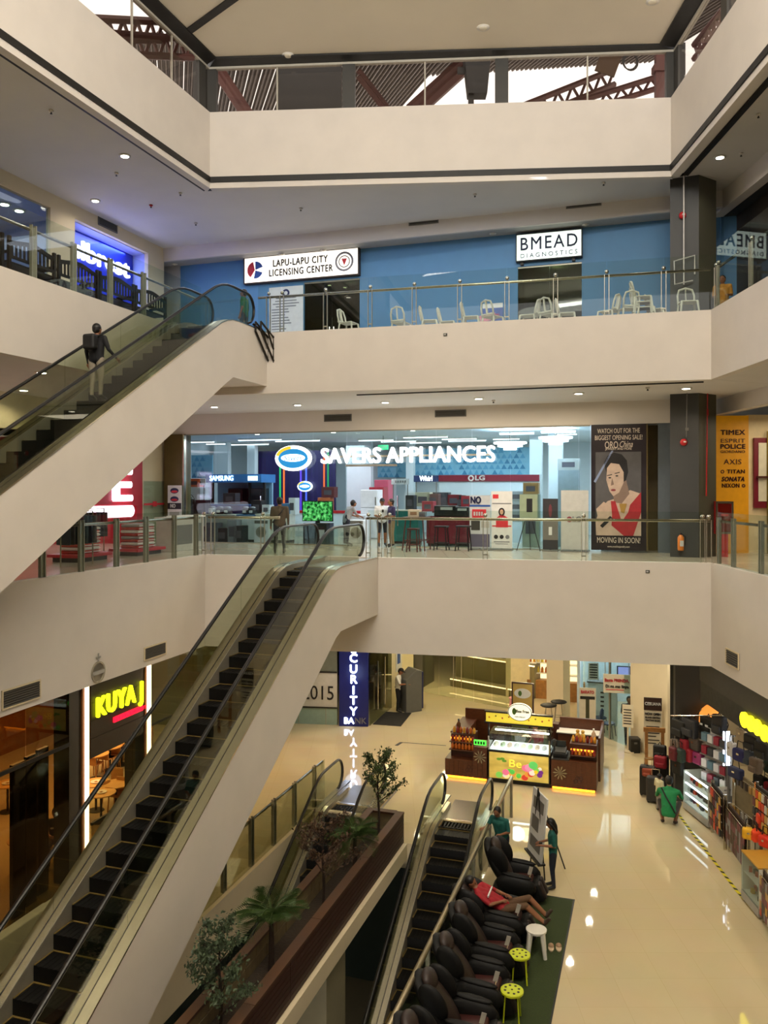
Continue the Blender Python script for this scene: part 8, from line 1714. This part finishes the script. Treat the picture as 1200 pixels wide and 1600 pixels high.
    hm = MB()
    if hair == 'cap':
        hm.ell(H((0, -.002, .014)), (.05*h, .062*h, .062*h), 14, 8, 0, PI*.52, q); hm.add([tuple(H(v)) for v in ((-.04, .045, .018), (.04, .045, .018), (.03, .1, .008), (-.03, .1, .008), (-.04, .045, .024), (.04, .045, .024), (.03, .1, .014), (-.03, .1, .014))], [(0, 1, 2, 3), (4, 7, 6, 5), (0, 4, 5, 1), (1, 5, 6, 2), (2, 6, 7, 3), (3, 7, 4, 0)]); hm.build('cap', cmat(cap or '15151a'), o)
        hm = MB(); hm.ell(H((0, -.016, -.008)), (.047*h, .046*h, .05*h), 12, 8, 0, PI, q); hm.build('hair', HAIRM, o, smooth=True)
    else:
        hm.ell(H((0, -.012, .014)), (.052*h, .058*h, .064*h), 16, 10, 0, PI*.62, q); hm.ell(H((0, -.024, -.004)), (.049*h, .042*h, .058*h), 14, 10, mtx=q)
        if hair == 'long':
            b0 = H((0, -.028, .02)); hm.tube([b0, b0+Vector((0, -.03, -.07))*h, b0+Vector((0, -.045, -.15))*h, b0+Vector((0, -.045, -.22))*h], [.043*h, .042*h, .034*h, .014*h], 10)
            for s in (-1, 1): hm.tube([H((s*.035, .005, .03)), H((s*.05, -.012, -.03)), H((s*.045, -.03, -.1))], [.02*h, .018*h, .01*h], 8)
        if hair == 'bun': hm.ell(H((0, -.072, .01)), (.026*h, .024*h, .026*h), 10, 6)
        hm.build('hair', HAIRM, o, smooth=True)
    em = MB()
    for s in (-1, 1): em = MB(); em.ell(H((s*.02, .0535, .006)), (.008*h, .005*h, .0045*h), 8, 5, mtx=q); em.build('eye', HAIRM, o)
    em = MB(); em.ell(H((0, .0535, -.038)), (.014*h, .005*h, .005*h), 8, 5, mtx=q); em.build('mouth', mat('lip', '6a2c28', .5), o)
    return o, J, h
def strap(o, J, h, col='141210', flip=1, bagside=True):
    a, w_ = J['shL'] if flip > 0 else J['shR'], J['hipR'] if flip > 0 else J['hipL']; sx_ = -1 if flip > 0 else 1
    m = MB(); t_ = J['chest']; pts = [a*.75+t_*.25+Vector((0, 0, .035*h)), Vector((sx_*.03*h, -.075*h, .74*h)), Vector((-sx_*.05*h, -.078*h, .64*h)), w_+Vector((-sx_*.05*h, -.05*h, .03*h)), w_+Vector((-sx_*.06*h, .03*h, .03*h)), Vector((-sx_*.05*h, .078*h, .64*h)), Vector((sx_*.03*h, .08*h, .75*h))]
    m.tube(pts, .011*h, 5, closed=True, flat=.6); m.build('bag_strap', mat('strap_'+col, col, .6), o)
def turn(px, Y): return ((px-600)/F*Y, Y)
# escalator rider
v = 14.65; x, y, _ = W(-11.1, v); s = 21.25-v
o, J, h = person('person in black jacket with a small backpack riding up the upper escalator, seen from behind', x, y, Z3+hU(s)+.02, -R(18), 1.6, dict(wrR=(.2, .10, .56), elR=(.17, 0, .65)), '101014', '8a8070', '1a1a1a', True)
m = MB(); m.box(-.13, -.27, 1.02, .13, -.11, 1.34); m.build('backpack', mat('backpack_black', '0e0e10', .6), o, bevel=.05, seg=3)
for sx_ in (-1, 1): m = MB(); m.tube([(sx_*.09, -.12, 1.3), (sx_*.11, .0, 1.36), (sx_*.1, .11, 1.2), (sx_*.11, .02, 1.06)], .018, 5); m.build('shoulder_strap', BLACK, o)
x, y = turn(382, 24.2); person('person in a green shirt walking past the head of the upper escalator', x, y, Z3, R(80), 1.56, dict(knL=(-.05, .06, .28), anL=(-.05, .02, .05), toL=(-.05, .12, .02), anR=(.05, -.1, .06), toR=(.05, -.02, .02)), '1f6a4a', '2a2c30')
x, y = turn(1129, 22.6); person('person in an ochre top and navy trousers standing behind the upper glass, column side', x, y, Z3, R(150), 1.55, dict(wrL=(-.10, .12, .62), wrR=(.08, .13, .62)), 'b07a28', '1a2038', hair='bun')
x, y = turn(437, 24.6); o, J, h = person('person in an olive brown jacket with a black shoulder strap watching the appliance shop', x, y, Z2, R(8), 1.68, dict(hipL=(-.055, 0, .515), anL=(-.075, 0, .05), anR=(.075, 0, .05)), '4e4434', '22262e', '3a3a3a', True); strap(o, J, h, '141210', -1)
x, y = turn(597, 27.9); o, J, h = person('person in a white T-shirt and dark cap holding a phone at the shop entrance', x, y, Z2, R(190), 1.62, dict(elL=(-.14, .0, .64), wrL=(-.06, .13, .62), wrR=(.07, .13, .60)), 'd8dce0', '20242c', shorts=True, hair='cap', cap='1a1c22'); m = MB(); m.box(-.03, .075*h, .70*h, .03, .08*h, .76*h); m.build('shirt_print', INK, o)
x, y = turn(612, 27.6); person('person in a violet shirt and khaki trousers beside the capped one', x, y, Z2, R(110), 1.6, dict(elR=(.14, .02, .64), wrR=(.06, .14, .6), wrL=(-.05, .14, .6)), '2c2450', '7a6a50')
x, y = turn(541, 28.4); person('person in a grey shirt bending over a counter at the shop entrance', x, y, Z2, R(-60), 1.6, dict(chest=(0, .07, .735), neck=(0, .12, .815), head=(0, .165, .89), shL=(-.112, .10, .79), shR=(.112, .10, .79), elL=(-.13, .16, .65), elR=(.13, .16, .65), wrL=(-.1, .27, .61), wrR=(.1, .27, .61)), '8a8c90', '1e2030')
x, y = turn(626, 31.7); o, J, h = person('security guard in white shirt and black cap reading at the grey cash machine', x-.1, y, 0, R(-100), 1.7, dict(neck=(0, .03, .83), head=(0, .06, .915), elL=(-.13, .06, .65), elR=(.13, .06, .65), wrL=(-.06, .2, .64), wrR=(.06, .2, .64)), 'd8d4c8', '121214', hair='cap', cap='101014', head_tilt=(R(-25), 0)); m = MB(); m.lathe([(.118, -.02), (.118, .02)], 16, (0, 0, .555*h)); m.build('belt', BLACK, o)
p = kw(.38, 1.35, 0); person('stall keeper in a red shirt behind the glass freezer', p[0], p[1], 0, R(120), 1.5, dict(neck=(0, .03, .83), head=(0, .06, .915), wrL=(-.08, .16, .6), wrR=(.08, .16, .6), elL=(-.14, .03, .64), elR=(.14, .03, .64)), '8a1420', '1a1a1e', hair='bun')
x, y = turn(983, 27.7); person('person in dark clothes standing behind the cream placard of the pawnshop', x, y, 0, R(170), 1.6, dict(wrR=(.1, .12, .66)), '2a2430', '22222a', hair='bun')
# crouching and child
x, y = fl(1045, 1288)
sq = dict(pelvis=(0, -.08, .20), waist=(0, -.06, .30), chest=(0, .02, .45), neck=(0, .07, .55), head=(0, .10, .64), hipL=(-.06, -.07, .19), hipR=(.06, -.07, .19), knL=(-.13, .17, .28), knR=(.13, .17, .28), anL=(-.08, .0, .045), anR=(.08, .0, .045), toL=(-.10, .09, .018), toR=(.10, .09, .018), shL=(-.125, .04, .50), shR=(.125, .04, .50), elL=(-.17, .13, .37), elR=(.17, .13, .37), wrL=(-.1, .26, .36), wrR=(.1, .26, .36))
o, J, h = person('person in a bright green shirt crouching with back turned beside the luggage', x, y, .0, R(-22), 1.66, sq, '147a44', '3a342c', '2a1c14', shorts=True)
m = MB(); m.tube([(-.16, .02, .90), (-.06, -.12, .74), (.08, -.22, .54), (.15, -.2, .38)], .02, 6, flat=.6); m.build('bag_strap', BLACK, o)
x, y = fl(1030, 1268); person('small child in a pale yellow shirt half hidden by the crouching person', x, y, 0, R(-70), 1.02, dict(head=(0, .02, .91), wrL=(-.08, .16, .6)), 'c8c09a', '8a8478', hair='short')
# massage corner
x, y = fl(864, 1388)
o, J, h = person('woman with long black hair in a teal shirt standing by the tripod board', x, y, 0, R(82), 1.5, dict(neck=(0, .012, .835), head=(0, .03, .92), elL=(-.125, -.01, .65), elR=(.125, -.01, .65), wrL=(-.08, .15, .635), wrR=(.06, .15, .625)), '155a52', '1a2030', '101010', hair='long', head_tilt=(R(-22), 0))
m = MB(); m.box(-.05, .21, .95, .03, .27, .965); m.build('phone', BLACK, o)
x, y, _ = W(-3.2, 18.35)
o, J, h = person('woman in a teal shirt leaning on the pipe railing behind the first massage chair', x, y, 0, R(150), 1.5, dict(pelvis=(0, 0, .53), chest=(.02, .04, .74), neck=(.03, .06, .825), head=(.035, .09, .91), shR=(.125, .04, .795), shL=(-.085, .045, .785), elR=(.18, .07, .66), wrR=(.20, .16, .66), elL=(-.12, .06, .63), wrL=(-.05, .16, .62)), '155a52', '1a2030', hair='bun', head_tilt=(R(-15), 0))
p = W(MCU, 15.65, 0)
ly = dict(pelvis=(0, .02, .34), waist=(0, -.07, .37), chest=(0, -.19, .44), neck=(0, -.28, .505), head=(0, -.34, .56), hipL=(-.055, .03, .335), hipR=(.055, .03, .335), knL=(-.07, .27, .44), knR=(.07, .26, .42), anL=(-.07, .45, .27), anR=(.07, .45, .26), toL=(-.08, .50, .33), toR=(.08, .50, .32), shL=(-.11, -.24, .49), shR=(.11, -.24, .49), elL=(-.16, -.1, .42), elR=(.16, -.1, .42), wrL=(-.08, .02, .43), wrR=(.08, .0, .43))
o, J, h = person('man in a red shirt and khaki shorts lying back in a massage chair', p[0], p[1], .03, -R(18)-PI/2, 1.66, ly, '9a1420', '5a4028', '3a2a20', shorts=True)
m = MB(); m.box(-.11*h, -.14*h, .47*h, .11*h, -.125*h, .49*h); m.build('white_chest_stripe', PAPER, o)
x, y, _ = W(-13.0, 15.75)
sit = dict(pelvis=(0, -.02, .30), waist=(0, 0, .39), chest=(0, .03, .51), neck=(0, .05, .60), head=(0, .07, .69), hipL=(-.055, 0, .29), hipR=(.055, 0, .29), knL=(-.06, .23, .29), knR=(.06, .23, .29), anL=(-.06, .22, .05), anR=(.06, .22, .05), toL=(-.06, .31, .02), toR=(.06, .31, .02), shL=(-.11, .04, .57), shR=(.11, .04, .57), elL=(-.14, .1, .44), elR=(.14, .1, .44), wrL=(-.05, .22, .44), wrR=(.05, .22, .44))
o, J, h = person('diner in a dark shirt with white print sitting at the restaurant window', x, y, 0, R(190), 1.65, sit, '16161a', '22222a'); m = MB(); m.box(-.1, .1*h, .48*h, .1, .11*h, .5*h); m.build('shirt_print', PAPER, o)
dup(C0, -13.0+.0, 15.75, 0, R(20), 'tan restaurant chair carrying the diner in a dark shirt')
dup(T0, -13.25, 15.0, 0, 0, 'small round pale restaurant table in front of the diner in a dark shirt')
